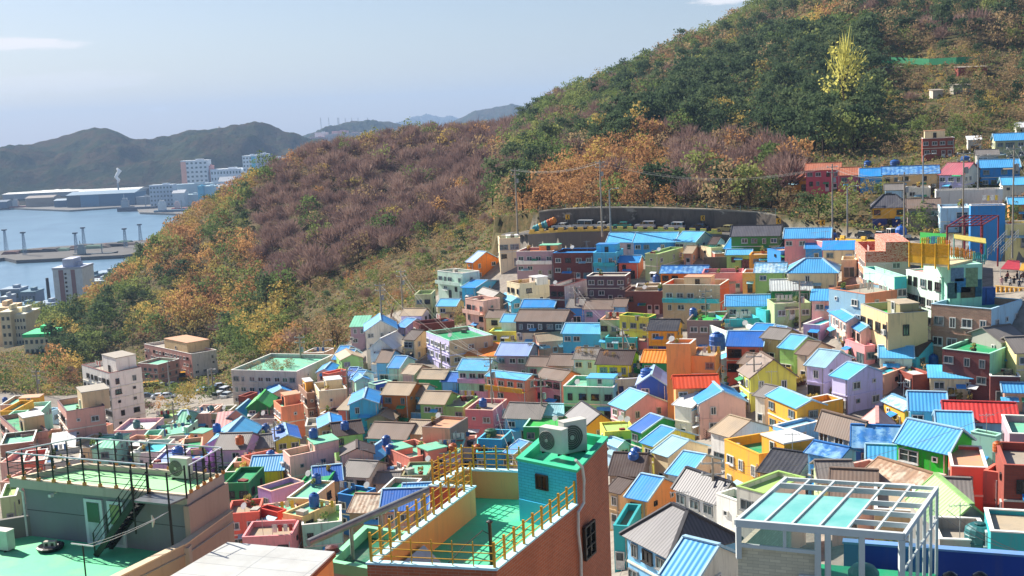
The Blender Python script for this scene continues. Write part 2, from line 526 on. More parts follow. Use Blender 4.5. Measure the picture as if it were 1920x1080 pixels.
def win_proto(kind, frame):
    key = (kind, frame)
    if key in WIN: return WIN[key]
    w, h = {'w': (1.3, 1.05), 'W': (2.1, 1.35), 's': (.6, .6), 'd': (.95, 2.05), 'D': (1.9, 2.05), 't': (.8, 1.25)}[kind]
    fm = {'white': M_WHITE, 'dark': M_DARKF, 'steel': M_STEEL}[frame]
    a = MB(); t = .1
    for (cx, cz, sx, sz) in ((0, h / 2 - t / 2, w, t), (0, -h / 2 + t / 2, w, t), (-w / 2 + t / 2, 0, t, h - 2 * t), (w / 2 - t / 2, 0, t, h - 2 * t)):
        a.box((cx, .05, cz), (sx, .12, sz))
    if kind in 'wWDt':
        a.box((0, .045, 0), (.07, .1, h - 2 * t))
    if kind == 'W':
        a.box((0, .04, .1), (w - 2 * t, .08, .05))
    if kind in 'wW':
        a.box((0, .1, -h / 2 - .05), (w + .16, .22, .09))       # sill
    if kind == 'd':
        a.box((0, .04, -.45), (w - .2, .06, .9))
    fr = a.build('window' if kind in 'wWst' else 'door', fm)
    g = MB(); g.box((0, .01, 0), (w - .14, .05, h - .14))
    gm = {'white': GL1, 'dark': GL3, 'steel': GL2}[frame]
    pn = g.build('pane' if kind in 'wWst' else 'door_glass', gm)
    me = (fr.data, pn.data)
    bpy.data.objects.remove(fr); bpy.data.objects.remove(pn)
    WIN[key] = me
    return me


def put_window(root, p, nrm, kind, frame, sc=1.0):
    me = win_proto(kind, frame)
    base = 'window' if kind in 'wWst' else 'door'
    o = bpy.data.objects.new(base, me[0]); COL.objects.link(o); o.parent = root
    o.location = Vector(p) - root.location
    o.rotation_euler = (0, 0, math.atan2(nrm.y, nrm.x) - math.pi / 2); o.scale = (min(1, sc * 1.08), 1, sc)
    g = bpy.data.objects.new('pane' if base == 'window' else 'door_glass', me[1]); COL.objects.link(g); g.parent = o
    return o


def along_to_px(B, dr, px, guess):
    lo, hi = 0.5, 40.0
    f = lambda t: proj(B + dr * t)[0] - px
    a, b = f(lo), f(hi)
    if a * b > 0: return guess
    for _ in range(40):
        m = (lo + hi) / 2
        if f(lo) * f(m) <= 0: hi = m
        else: lo = m
    return (lo + hi) / 2


def footprint(ax, ay, bx, by, cx, cy, H, d=None, D=None):
    if D:
        B = UD(bx, by, D)
    else:
        B = ground_hit(bx, by, 28, 900, lift=H)
        if B is None: B = UD(bx, by, 250)
    z = B.z
    A = UZ(ax, ay, z)
    if cx is None:
        v = A - B; v.z = 0
        lim = .32
        if abs(v.y) > lim * abs(v.x): v.y = math.copysign(lim * abs(v.x), v.y)
        # keep A's pixel column
        L = along_to_px(B, v.normalized(), ax, v.length)
        v = v.normalized() * L
        A = B + v
        n = Vector((-v.y, v.x, 0)).normalized()
        if n.y < 0: n = -n
        C = B + n * d
    else:
        C = UZ(cx, cy, z)
        va, vc = A - B, C - B
        ang = math.degrees(va.angle(vc))
        if not (80 < ang < 100):
            ra = abs(ax - bx) >= abs(cx - bx)
            ref, oth = (va, vc) if ra else (vc, va)
            n = Vector((-ref.y, ref.x, 0)).normalized()
            if n.dot(oth) < 0: n = -n
            opx = cx if ra else ax
            L = along_to_px(B, n, opx, min(max(oth.length, 3), 9))
            if L > 22 or L < 1.2: L = min(max(oth.length, 3), 9)
            if ra: C = B + n * L
            else: A = B + n * L
    for nm in (0, 1):
        P = (A, C)[nm]; v = P - B
        if v.length > 30: v = v.normalized() * 30
        if v.length < 1.2: v = v.normalized() * 1.2
        if nm == 0: A = B + v
        else: C = B + v
    return [A, B, C, A + C - B]


def inset(P, d):
    c = sum(P, Vector()) / 4
    out = []
    n = len(P)
    for i in range(n):
        p = P[i]; e1 = (P[(i - 1) % n] - p).normalized(); e2 = (P[(i + 1) % n] - p).normalized()
        s = max(.3, abs(e1.cross(e2).z))
        out.append(p + (e1 + e2) * (d / s))
    return out


def roof_slab(mb, quad, th=.1):
    a, b, c, d = quad
    n = (b - a).cross(d - a).normalized()
    if n.z < 0: n = -n
    mb.hexa([p - n * th for p in quad], quad, 0, True)


def house(ax, ay, bx, by, cx, cy, H, wall, roof, rcol, d=None, D=None, side=None, n=None, par=.65, cap=None, frame=None, hut=None, win=1, rise=None,
          back=None, label=None, balc=None, low=None, lowh=2.7, deckc=None, cat='house', kname='house', group='houses of the hillside village', seed=None, hs=.74):
    rnd = random.Random(seed if seed is not None else int(bx * 131 + by * 17))
    n = n or max(1, int((H - (par if roof == 'flat' else 0)) / 2.6))
    H = H * hs; par = par * (.6 + .4 * hs); lowh = lowh * hs
    P = footprint(ax, ay, bx, by, cx, cy, H, d, D)
    zt = P[1].z
    # deterministic order around (ccw from above)
    area = sum(P[i].x * P[(i + 1) % 4].y - P[(i + 1) % 4].x * P[i].y for i in range(4))
    gs = [gz(p.x, p.y) for p in P]
    zb = min(min(gs) - .4, zt - H - .3)
    cen = sum(P, Vector()) / 4
    nst = n
    root = empty(kname, (cen.x, cen.y, zb), None, cat, group)
    O = root.location.copy()
    wm = wallmat(wall); sm = wallmat(side) if side else wm
    mats = [wm, sm, wallmat(low) if low else wm]
    W = MB()
    zbp = [Vector((p.x, p.y, zb)) for p in P]

    def face(i, j, mi):
        if low:
            zl = zt - H + lowh
            a = Vector((P[i].x, P[i].y, zl)); b = Vector((P[j].x, P[j].y, zl))
            W.poly([zbp[i], zbp[j], b, a], 2); W.poly([a, b, P[j], P[i]], mi)
        else:
            W.poly([zbp[i], zbp[j], P[j], P[i]], mi)
    face(0, 1, 0); face(1, 2, 1); face(2, 3, 0); face(3, 0, 1)
    info = dict(root=root, P=P, z=zt, rz=zt, px=proj(cen)[0], py=proj(cen)[1], wall=WALLC[wall][1], roof=ROOFC[rcol][1], shape=roof, n=nst, label=label, H=H)
    if roof == 'flat':
        I = inset(P, .16)
        zd = zt - par
        Id = [Vector((p.x, p.y, zd)) for p in I]
        for i in range(4):
            j = (i + 1) % 4
            W.poly([Id[j], Id[i], I[i], I[j]], 1 if i % 2 else 0)
        W.build('wall', mats, root, O)
        c2 = cap or ('white' if rnd.random() < .35 else wall)
        if c2 in ROOFC and c2 not in WALLC: cm = m_deck(ROOFC[c2][0], .2)
        else:
            hx = lin(WALLC[c2][0]); cm = m_wall(WALLC[c2][0], .6)
        K = MB(); Oo = inset(P, -.04); Ii = inset(P, .2)
        for i in range(4):
            j = (i + 1) % 4
            K.hexa([Oo[i] + Vector((0, 0, .004)), Oo[j] + Vector((0, 0, .004)), Ii[j] + Vector((0, 0, .004)), Ii[i] + Vector((0, 0, .004))],
                   [Oo[i] + Vector((0, 0, .08)), Oo[j] + Vector((0, 0, .08)), Ii[j] + Vector((0, 0, .08)), Ii[i] + Vector((0, 0, .08))], 0, True)
        K.build('parapet_cap', cm, root, O)
        Q = MB(); Q.poly([p + Vector((0, 0, .01)) for p in Id]); Q.build('roof', roofmat(rcol, True), root, O)
        info['rz'] = zd
        if hut:
            # small stair hut on the roof: (t along AB, s along BC, width, depth, height, colour, roof colour)
            for (t, s, w, dd, hh, hc, hr) in (hut if isinstance(hut, list) else [hut]):
                e1 = (P[1] - P[0]); e2 = (P[2] - P[1])
                u1, u2 = e1.normalized(), e2.normalized()
                o0 = Id[0] + e1 * t + e2 * s
                w = min(w, e1.length * .95); dd = min(dd, e2.length * .9)
                hh = hh * hs
                hb = [o0, o0 + u1 * w, o0 + u1 * w + u2 * dd, o0 + u2 * dd]
                for k in range(4): hb[k] = Vector((hb[k].x, hb[k].y, zd + .012))
                ht = [p + Vector((0, 0, hh)) for p in hb]
                hm = MB(); hm.hexa(hb, ht); ho = hm.build('stair_hut', wallmat(hc), root, O)
                h2 = inset(hb, -.1); rm = MB()
                rm.hexa([p + Vector((0, 0, hh + .003)) for p in h2], [p + Vector((0, 0, hh + .13)) for p in h2], 0, True)
                rm.build('hut_roof', roofmat(hr, True), ho, O)
                nn = Vector((u1.y, -u1.x, 0)); nn = nn if nn.dot(cen - P[0]) < 0 else -nn
                if w > 1.6:
                    put_window(root, (hb[0] + hb[1]) / 2 + Vector((0, 0, 1.03 * hs)) + nn * .02, nn, 'd', 'white' if rnd.random() < .5 else 'dark', hs)
                info.setdefault('huts', []).append((ht, zd + hh))
    else:
        e1, e2 = P[1] - P[0], P[2] - P[1]
        if roof in ('gb',):
            P_ = [P[1], P[2], P[3], P[0]]
        else:
            P_ = P[:]
        # ridge parallel to P_[0]P_[1]
        a, b, c, dd = P_
        span = (c - b).length
        r = rise if rise is not None else min(max(span * .2, .55), 2.3)
        ov = .28
        ul = (b - a).normalized(); us = (c - b).normalized()
        up = Vector((0, 0, 1))
        RF = MB()
        if roof in ('ga', 'gb'):
            m0 = (a + dd) / 2 + up * r; m1 = (b + c) / 2 + up * r
            W.poly([a, dd, m0], 1 if roof == 'ga' else 0); W.poly([b, c, m1], 1 if roof == 'ga' else 0)
            sl = r / (span / 2)
            e = ov
            A0, B0 = a - us * e - up * sl * e - ul * ov, b - us * e - up * sl * e + ul * ov
            C0, D0 = c + us * e - up * sl * e + ul * ov, dd + us * e - up * sl * e - ul * ov
            M0, M1 = m0 - ul * ov, m1 + ul * ov
            z1 = up * .12
            roof_slab(RF, [A0 + z1, B0 + z1, M1 + z1, M0 + z1]); roof_slab(RF, [C0 + z1, D0 + z1, M0 + z1, M1 + z1])
            rm = RF.build('roof', roofmat(rcol), root, O)
            T = MB()
            T.bar(M0 + z1 * 1.2, M1 + z1 * 1.2, .34, .1)
            hexr = ROOFC[rcol][0]
            tc = {'b': 'b9d3e2'}.get(rcol[0], None)
            if rcol in ('blue', 'skyroof', 'deepblue', 'bstripe', 'lavblue', 'paleroof', 'rstripe'):
                vm = m_plain('painted_trim', 'a6cbe0' if rcol != 'rstripe' else 'b83c3a', .5)
                for q0, q1 in ((A0, M0), (M0, D0), (B0, M1), (M1, C0)): T.bar(q0 + z1 * .9, q1 + z1 * .9, .14, .16)
            elif rcol == 'tile':
                vm = m_plain('ridge_tile', '3c3c42', .6)
                for q0, q1 in ((A0, M0), (M0, D0), (B0, M1), (M1, C0)): T.bar(q0 + z1, q1 + z1, .2, .16)
            else:
                vm = m_plain('roof_trim_' + hexr, hexr, .7)
                for q0, q1 in ((A0, M0), (M0, D0), (B0, M1), (M1, C0)): T.bar(q0 + z1 * .8, q1 + z1 * .8, .1, .12)
            T.build('roof_trim', vm, root, O)
            info['rz'] = zt + r * .5
        elif roof == 'hip':
            k = min(span / 2, (b - a).length * .4)
            m0 = (a + dd) / 2 + up * r + ul * k * .8; m1 = (b + c) / 2 + up * r - ul * k * .8
            e = .4; sl = r / (span / 2)
            E = inset([a, b, c, dd], -e); E = [p - up * sl * e * .7 for p in E]
            z1 = up * .12
            for q in ([E[0], E[1], m1, m0], [E[2], E[3], m0, m1]): roof_slab(RF, [p + z1 for p in q])
            for q in ([E[1], E[2], m1], [E[3], E[0], m0]):
                RF.hexa([p + z1 * .2 for p in q], [p + z1 for p in q], 0, True)
            RF.build('roof', roofmat(rcol), root, O)
            T = MB()
            for q0, q1 in ((m0, m1), (E[0], m0), (E[3], m0), (E[1], m1), (E[2], m1)): T.bar(q0 + z1 * 1.3, q1 + z1 * 1.3, .28, .18)
            T.build('roof_trim', m_plain('ridge_tile', '3c3c42', .6) if rcol == 'tile' else m_plain('painted_trim', 'a6cbe0', .5), root, O)
            info['rz'] = zt + r * .5
        elif roof == 'shed':
            # slopes down toward AB
            c2, d2 = P[2] + up * r, P[3] + up * r
            W.poly([P[1], P[2], c2], 1); W.poly([P[0], P[3], d2], 1); W.poly([P[2], P[3], d2, c2], 0)
            u1, u2 = e1.normalized(), e2.normalized()
            sl = r / e2.length; z1 = up * .11
            q = [P[0] - u1 * ov - u2 * ov - up * sl * ov, P[1] + u1 * ov - u2 * ov - up * sl * ov, c2 + u1 * ov + u2 * .1, d2 - u1 * ov + u2 * .1]
            roof_slab(RF, [p + z1 for p in q])
            RF.build('roof', roofmat(rcol), root, O)
            info['rz'] = zt + r * .5
        W.build('wall', mats, root, O)
    # windows and doors on the faces the street sees
    fr = frame or rnd.choice(['white', 'white', 'white', 'dark', 'steel'])
    if win:
        for fi, (i, j) in enumerate(((0, 1), (1, 2), (3, 0), (2, 3))):
            p, q = P[i], P[j]
            e = q - p; L = e.length
            nn = Vector((e.y, -e.x, 0)).normalized()
            if nn.dot((p + q) / 2 - cen) < 0: nn = -nn
            facing = nn.dot(((p + q) / 2)) < 0
            if not facing and fi > 1 and L < 99:
                if nn.dot((p + q) / 2) > 0 and rnd.random() < .75: continue
            htop = (zt - (par + .1 if roof == 'flat' else .12))
            step = 2.7 * hs
            dens = 1.0 if fi == 0 else (.55 if fi == 1 else .3)
            for s in range(nst):
                ztopw = htop - step * s
                zflo = zt - H if s == nst - 1 else ztopw - step
                if ztopw - 1.9 * hs < zb: break
                cnt = max(1, int(L / 1.75 + .2)) if L > 1.3 else 0
                if dens < 1: cnt = min(cnt, max(1, int(L / 2.6)))
                for k in range(cnt):
                    if rnd.random() > (.93 if fi == 0 else dens + .25): continue
                    t = (k + .5 + rnd.uniform(-.12, .12)) / cnt
                    pos = p + e * t
                    slot = L / cnt
                    if s == nst - 1 and fi == 0 and (k == cnt // 2 or (cnt > 3 and k == cnt - 1)):
                        kind = 'D' if slot > 2.0 and rnd.random() < .5 else 'd'
                        hz = max(zt - H, min(gz(pos.x + nn.x, pos.y + nn.y), ztopw - 2.15 * hs)) + 1.04 * hs
                    else:
                        kind = rnd.choice(['W', 'w', 'w', 't', 's'] if slot > 2.1 else ['w', 't', 'w', 'w'] if slot > 1.35 else ['t', 't', 's'])
                        if fi: kind = rnd.choice(['w', 's', 't'])
                        hz = ztopw - {'W': 1.15, 'w': 1.05, 't': 1.15, 's': .85}[kind] * hs
                    put_window(root, Vector((pos.x, pos.y, hz)) + nn * .015, nn, kind, fr if rnd.random() < .8 else rnd.choice(['white', 'dark', 'steel']), hs * 1.12)
    if win:
        e = P[1] - P[0]; u1 = e.normalized(); n1 = Vector((e.y, -e.x, 0)).normalized(); n1 = n1 if n1.dot(P[0] - cen) > 0 else -n1
        e2_ = P[2] - P[1]; n2 = Vector((e2_.y, -e2_.x, 0)).normalized(); n2 = n2 if n2.dot(P[1] - cen) > 0 else -n2
        zc = zt - (par if roof == 'flat' else 0)
        if nst > 1 and rnd.random() < .7:
            b = MB()
            for k in range(1, nst):
                zl = zc - 2.7 * hs * k
                for (a_, c_, n_) in ((P[0], P[1], n1), (P[1], P[2], n2)):
                    m_ = (a_ + c_) / 2 + n_ * .05; b.box((m_.x, m_.y, zl), ((c_ - a_).length - .02, .12, .14), ((c_ - a_).normalized(), n_, Vector((0, 0, 1))))
            b.build('floor_ledge', wallmat(rnd.choice([wall, 'offwhite', 'offwhite'])), root, O)
        if rnd.random() < .55:
            b = MB(); x_ = P[1] - u1 * .25 + n1 * .07; b.tube([Vector((x_.x, x_.y, zc - .1)), Vector((x_.x, x_.y, max(zb, zt - H - .3)))], .055, 5); b.build('downpipe', M_WHITE if rnd.random() < .5 else M_STEEL, root, O, uv=False)
        for k in range(rnd.choice([0, 1, 1, 2])):
            t = rnd.uniform(.15, .85); L_ = rnd.uniform(1.0, 2.2); m_ = P[0] + e * t + n1 * .42; zl = zt - H + 2.15 * hs + (2.7 * hs if nst > 1 and k else 0)
            if L_ < e.length * .6:
                b = MB(); b.hexa([Vector((p_.x, p_.y, zl + dz)) for p_, dz in ((m_ - u1 * L_ / 2 + n1 * .4, 0), (m_ + u1 * L_ / 2 + n1 * .4, 0), (m_ + u1 * L_ / 2 - n1 * .4, .3), (m_ - u1 * L_ / 2 - n1 * .4, .3))],
                                 [Vector((p_.x, p_.y, zl + dz + .06)) for p_, dz in ((m_ - u1 * L_ / 2 + n1 * .4, 0), (m_ + u1 * L_ / 2 + n1 * .4, 0), (m_ + u1 * L_ / 2 - n1 * .4, .3), (m_ - u1 * L_ / 2 - n1 * .4, .3))], 0, True)
                b.build('awning', roofmat(rnd.choice(['skyroof', 'white', 'paleroof', 'tan', 'green', 'blue'])), root, O)
    if balc:
        zf = zt - (par if roof == 'flat' else 0) - 2.55 * hs
        e = P[1] - P[0]; u1 = e.normalized(); nn = Vector((e.y, -e.x, 0)).normalized()
        if nn.dot((P[0] + P[1]) / 2 - cen) < 0: nn = -nn
        a, b = P[0] + u1 * .1, P[1] - u1 * .1
        K = MB()
        for (off, z0, z1_, th) in ((.45, -.12, 0, .9), (.85, 0, .85 * hs, .1)):
            m = (a + b) / 2 + nn * off
            K.box((m.x, m.y, zf + (z0 + z1_) / 2), ((b - a).length, th, z1_ - z0), (u1, nn, Vector((0, 0, 1))))
        K.build('balcony', wallmat(balc if isinstance(balc, str) else 'offwhite'), root, O)
    info["cen"] = cen; info["size"] = ((P[1]-P[0]).length, (P[2]-P[1]).length)
    HOUSES.append(info)
    return info


def q(ax, ay, bx, by, cx, cy, H, wall, roof, rcol, **k):
    return house(ax, ay, bx, by, cx, cy, H, wall, roof, rcol, **k)


def f(ax, ay, bx, by, d, H, wall, roof, rcol, **k):
    return house(ax, ay, bx, by, None, None, H, wall, roof, rcol, d=d, **k)


def in_poly(P, x, y):
    c = False; n = len(P)
    for i in range(n):
        a, b = P[i], P[(i + 1) % n]
        if (a.y > y) != (b.y > y) and x < (b.x - a.x) * (y - a.y) / (b.y - a.y) + a.x: c = not c
    return c


def surf_hit(px, py, want=None):
    """nearest roof (or the ground) that the pixel looks at"""
    best = None; hi = None
    for h in HOUSES:
        p = UZ(px, py, h['rz'])
        if p.y > 0 and in_poly(h['P'], p.x, p.y):
            if best is None or p.y < best.y: best = p; hi = h
        for (ht, z) in h.get('huts', []):
            p = UZ(px, py, z + .14)
            if p.y > 0 and in_poly(ht, p.x, p.y) and (best is None or p.y < best.y): best = p; hi = h
    g = ground_hit(px, py)
    if best is None: return g, None
    return best, hi
# ================================================================= the village, house by house
W_ = 'white'
# --- top row below the road
f(1138, 454, 1188, 454, 8, 4.2, 'palepink', 'ga', 'skyroof')
f(1188, 454, 1265, 454, 8, 4.3, 'azure', 'ga', 'skyroof', label='azure blue house with light blue ribbed roof below the road')
q(1266, 453, 1303, 454, 1336, 446, 4.4, 'mintwhite', 'ga', 'skyroof')
f(1371, 442, 1461, 442, 8, 5.2, 'grass', 'ga', 'tile', label='grass green house with grey tiled gabled roof below the road')
f(1471, 446, 1556, 446, 7, 4.6, 'pink', 'ga', 'bstripe', label='long pink house with ribbed blue roof below the road')
f(1547, 456, 1572, 452, 4, 3.4, 'pink', 'flat', 'azure')
f(1578, 488, 1606, 488, 5, 3.6, 'cream', 'flat', 'tan')
# --- second row
f(936, 448, 975, 446, 6, 8.0, 'cream', 'flat', 'concrete', par=1.0, hut=(.35, .3, 2.5, 2.5, 1.6, 'mintwhite', 'white'))
f(968, 469, 1037, 471, 7, 7.4, 'mauve', 'flat', 'orange', balc='white', hut=(.55, .2, 4.0, 3, 2.1, 'apricot', 'mint'))
f(1037, 471, 1112, 474, 8, 7.6, 'maroon', 'flat', 'azure', cap='azure', frame='white')
f(1112, 474, 1155, 474, 7, 7.4, 'cyan', 'flat', 'azure', cap='cyan', hut=(.0, .3, 4.2, 3, 2.6, 'cyan', 'azure'), balc='aqua')
f(1160, 491, 1197, 492, 5, 4.4, 'coral', 'ga', 'blue')
q(1209, 476, 1234, 477, 1281, 464, 7.2, 'palegreen', 'flat', 'lime', par=.4)
f(1239, 511, 1324, 512, 5, 4.4, 'orange', 'ga', 'tarp')
f(1316, 513, 1392, 512, 6, 4.6, 'pink', 'flat', 'concrete', cap='rosepink')
f(1392, 512, 1416, 512, 5, 4.6, 'apricot', 'flat', 'pebble')
f(1416, 511, 1471, 511, 6, 4.8, 'lightgreen', 'ga', 'tarpwhite')
f(1478, 511, 1569, 511, 8, 4.8, 'cream', 'hip', 'bstripe', label='cream house with hipped ribbed blue roof')
f(1100, 516, 1172, 518, 5, 7, 'darkmauve', 'flat', 'concrete', par=.3)
f(1192, 539, 1238, 538, 5, 4.6, 'tan', 'flat', 'pebble', par=.4)
q(1242, 534, 1350, 535, 1367, 524, 8.6, 'beige', 'flat', 'concrete', side='deeporange', par=1.0, cap='offwhite', balc='aqua', hut=(.3, .35, 4.5, 3, 2.4, 'cream', 'peachdeck'), label='big beige building with red orange side wall and aqua balcony')
f(1172, 546, 1242, 547, 6, 5.4, 'brown', 'flat', 'concrete', par=.5)
q(875, 482, 887, 492, 935, 485, 6, 'orange', 'ga', 'lavblue', rise=1.9, label='orange house with lavender blue gabled roof beside the garden slope')
q(820, 508, 867, 513, 899, 502, 7.4, 'mintwhite', 'flat', 'concrete', balc='mintwhite')
q(866, 535, 891, 540, 934, 526, 4.5, 'cyan', 'ga', 'blue', rise=.8)
q(896, 548, 925, 557, 948, 545, 4.2, 'beige', 'ga', 'slate', rise=.8)
q(950, 528, 974, 533, 1031, 526, 7.2, 'cream', 'flat', 'terracotta', hut=(.5, .5, 3, 2.5, 2, 'offwhite', 'white'))
q(1030, 531, 1058, 537, 1100, 524, 8.2, 'maroon', 'flat', 'tan', side='white')
f(978, 576, 1037, 576, 5, 4.2, 'mintwhite', 'ga', 'blue')
f(1064, 575, 1095, 577, 6, 4.3, 'azure', 'ga', 'slate')
f(1095, 577, 1150, 580, 6, 4.5, 'lavpink', 'ga', 'brown')
f(1150, 574, 1172, 575, 5, 4.5, 'sky', 'ga', 'brown')
f(1362, 574, 1449, 573, 6, 4.2, 'cream', 'ga', 'bstripe')
f(1447, 545, 1521, 544, 6, 4.2, 'darkgreen', 'ga', 'whitegrey')
f(1452, 571, 1520, 568, 5, 3.2, 'palegreen', 'flat', 'concrete', par=.5)
# --- tall block at the right centre
q(1536, 527, 1554, 541, 1622, 552, 9, 'ruin', 'flat', 'concrete', side='steel', par=.5, win=1, label='tall steel blue and orange block above the blue roofs')
q(1604, 457, 1623, 476, 1706, 474, 13, 'ruin', 'flat', 'terracotta', side='lightgrey', par=1.1, cap='ruin', D=170, label='tall orange and grey building with red brick terrace on top')
q(1619, 501, 1677, 520, 1700, 512, 9.5, 'mint', 'flat', 'concrete', side='aqua', low='teal', lowh=4.4, par=1.1, D=150, hs=.9, label='mint building with teal lower walls and people on its terrace')
q(1699, 506, 1765, 521, 1830, 503, 9, 'mintwhite', 'flat', 'pink', side='mint', par=.15, D=143, hs=.9, label='mint white gallery with murals under the yellow balcony')
q(1614, 570, 1665, 589, 1740, 584, 7.6, 'cream2', 'flat', 'grasse', par=.9, cap='grey', hut=(.5, .3, 3.6, 2.4, 1.9, 'olive', 'pebble'), hs=1, label='beige two-storey building with bright green rooftop')
q(1746, 570, 1859, 580, 1917, 562, 7.8, 'brownpink', 'flat', 'mint', side='paleblue', par=.9, cap='paleblue', frame='white', hs=.95, label='brown tiled building with pale blue side and blue tanks on top')
q(1767, 654, 1856, 664, 1911, 652, 7.8, 'maroon', 'flat', 'green', side='seafoam', par=.35, cap='mint', label='maroon brick house with green rooftop and green balcony')
f(1857, 703, 1913, 707, 4, 4.4, 'maroon', 'flat', 'concrete', par=.3)
f(1878, 642, 1925, 636, 6, 5, 'grey', 'ga', 'slate')
f(1906, 662, 1960, 660, 6, 7, 'paleyellow', 'ga', 'slate')
# --- lavender row and blue roofs right of centre
q(1555, 583, 1588, 603, 1616, 591, 5.2, 'palepink', 'ga', 'blue', label='pale pink house with blue roof beside the beige building')
q(1588, 605, 1614, 621, 1640, 610, 5.2, 'palepink', 'ga', 'blue')
f(1362, 649, 1428, 650, 9, 5.2, 'coral', 'ga', 'deepblue', rise=1.2)
q(1400, 622, 1430, 632, 1470, 612, 4.6, 'palegreen', 'ga', 'blue', rise=1)
q(1441, 617, 1455, 629, 1492, 621, 4.8, 'mint', 'ga', 'blue')
q(1455, 630, 1464, 637, 1500, 626, 4.8, 'tan', 'ga', 'slate')
q(1462, 637, 1488, 655, 1535, 641, 5, 'lightgreen', 'ga', 'skyroof')
q(1495, 652, 1514, 666, 1560, 652, 5, 'cream', 'ga', 'brown')
q(1513, 671, 1546, 689, 1597, 671, 5.4, 'lavender', 'ga', 'paleroof', label='lavender house with faded pale blue roof in the lane')
q(1560, 696, 1590, 711, 1655, 698, 5.6, 'lavender', 'ga', 'skyroof', label='lavender house with light blue roof above the wooden deck')
q(1386, 668, 1407, 684, 1441, 672, 5, 'cream', 'ga', 'brown')
q(1386, 694, 1407, 708, 1493, 705, 6.2, 'lemon', 'ga', 'brown', rise=2.2, label='lemon yellow house with wide brown gabled roof')
q(1416, 731, 1434, 745, 1478, 733, 5, 'offwhite', 'ga', 'slate')
q(1440, 742, 1494, 765, 1545, 748, 5.4, 'golden', 'ga', 'skyroof', side='golden')
q(1495, 751, 1524, 760, 1581, 748, 4.6, 'golden', 'flat', 'peachdeck')
q(1265, 739, 1296, 764, 1350, 745, 6, 'white', 'ga', 'white', rise=1)
f(1267, 728, 1346, 726, 5, 6.6, 'apricot', 'ga', 'redorange')
q(1292, 746, 1312, 757, 1398, 752, 6.4, 'palepink', 'ga', 'blue', rise=1.4, label='pale pink house with blue roof and a broken terrace wall')
q(1333, 795, 1367, 819, 1442, 800, 5, 'white', 'ga', 'tan')
q(1449, 798, 1474, 806, 1537, 790, 4.2, 'sky', 'flat', 'paleroof', par=.3)
q(1145, 746, 1174, 768, 1251, 754, 6.2, 'lavpink', 'ga', 'skyroof', rise=1.6, label='lilac pink house with light blue roof at the lane corner')
q(1183, 788, 1203, 811, 1280, 794, 5.2, 'green', 'ga', 'deepblue', label='green house with deep blue roof in the long row')
q(1204, 812, 1225, 836, 1303, 816, 5.2, 'lemon', 'ga', 'blue')
q(1226, 837, 1252, 856, 1327, 836, 5.0, 'cream', 'ga', 'paleroof')
q(1253, 857, 1288, 894, 1352, 862, 5.0, 'offwhite', 'ga', 'skyroof')
q(1358, 834, 1423, 853, 1521, 836, 7.2, 'golden', 'flat', 'green', par=.9, cap='golden', hut=(.5, .35, 3.6, 3.2, 2.3, 'golden', 'white'), label='big golden yellow house with white-capped rooftop hut')
# --- big orange block and its wing
q(1249, 645, 1294, 645, 1305, 636, 13, 'apricot', 'flat', 'peachdeck', par=.5, win=0, label='tall windowless apricot block')
f(1294, 668, 1341, 669, 6, 9, 'apricot', 'flat', 'concrete', par=.4)
f(1288, 600, 1354, 602, 8, 7.6, 'taupe', 'flat', 'grasse', par=.5)
f(1358, 601, 1424, 597, 8, 4.2, 'aqua', 'flat', 'aqua', cap='aqua')
q(1417, 578, 1436, 583, 1474, 578, 5, 'aqua', 'flat', 'mint', par=.3, cap='aqua')
f(1362, 622, 1425, 616, 6, 4, 'mintwhite', 'flat', 'concrete')
f(1216, 618, 1268, 620, 6, 6.6, 'ochre', 'ga', 'charcoal', low='navy', lowh=3.2, label='ochre and navy house with charcoal roof')
q(1161, 592, 1216, 596, 1230, 590, 7.2, 'lemon', 'flat', 'green', side='green', low='rosepink', lowh=2.6, label='lemon yellow and pink house with plants on its green roof')
f(1125, 598, 1161, 600, 7, 7.2, 'sage', 'flat', 'peachdeck', cap='peach')
f(1055, 623, 1127, 626, 6, 4.8, 'cyan', 'ga', 'skyroof', label='sky blue terraced house with light blue roof')
f(967, 593, 1057, 603, 7, 7.0, 'charcoal', 'ga', 'brown', low='cream', lowh=4.4, label='long cream and charcoal house with brown roof')
f(911, 593, 940, 596, 5, 5.2, 'cream', 'ga', 'brown')
f(940, 602, 967, 604, 5, 5, 'white', 'ga', 'skyroof')
q(872, 560, 906, 565, 937, 559, 8.6, 'palepink', 'flat', 'tan', balc='palepink')
f(777, 553, 808, 552, 6, 7.6, 'sage', 'flat', 'lime')
f(820, 573, 854, 574, 5, 4.2, 'paleyellow', 'ga', 'skyroof')
f(752, 590, 790, 592, 5, 4, 'lavender', 'ga', 'tan')
q(774, 603, 788, 609, 852, 602, 6.4, 'maroon', 'flat', 'tan')
q(745, 602, 760, 614, 800, 605, 4.6, 'lavender', 'ga', 'blue')
q(799, 622, 842, 639, 924, 628, 9, 'lavender', 'flat', 'green', side='beige', par=.7, cap='mint', label='large lavender and beige building with green rooftop')
f(873, 662, 931, 668, 7, 4.5, 'paleyellow', 'shed', 'orange', rise=.9, label='pale yellow house with bright orange roof')
f(931, 663, 988, 667, 7, 6, 'mauve', 'ga', 'lavblue')
f(989, 685, 1028, 687, 5, 5, 'seafoam', 'ga', 'brown')
f(1028, 684, 1072, 686, 6, 5.4, 'beige', 'ga', 'brown')
f(1076, 670, 1117, 674, 6, 6.4, 'paleblue', 'ga', 'slate')
f(1119, 681, 1181, 684, 7, 7, 'yellow', 'ga', 'darkbrown', label='yellow house with dark brown roof left of orange-roofed house')
f(1188, 688, 1204, 688, 4, 4.5, 'green', 'flat', 'concrete')
f(1204, 679, 1249, 680, 6, 4.5, 'green', 'ga', 'ostripe', label='green house with ribbed orange roof')
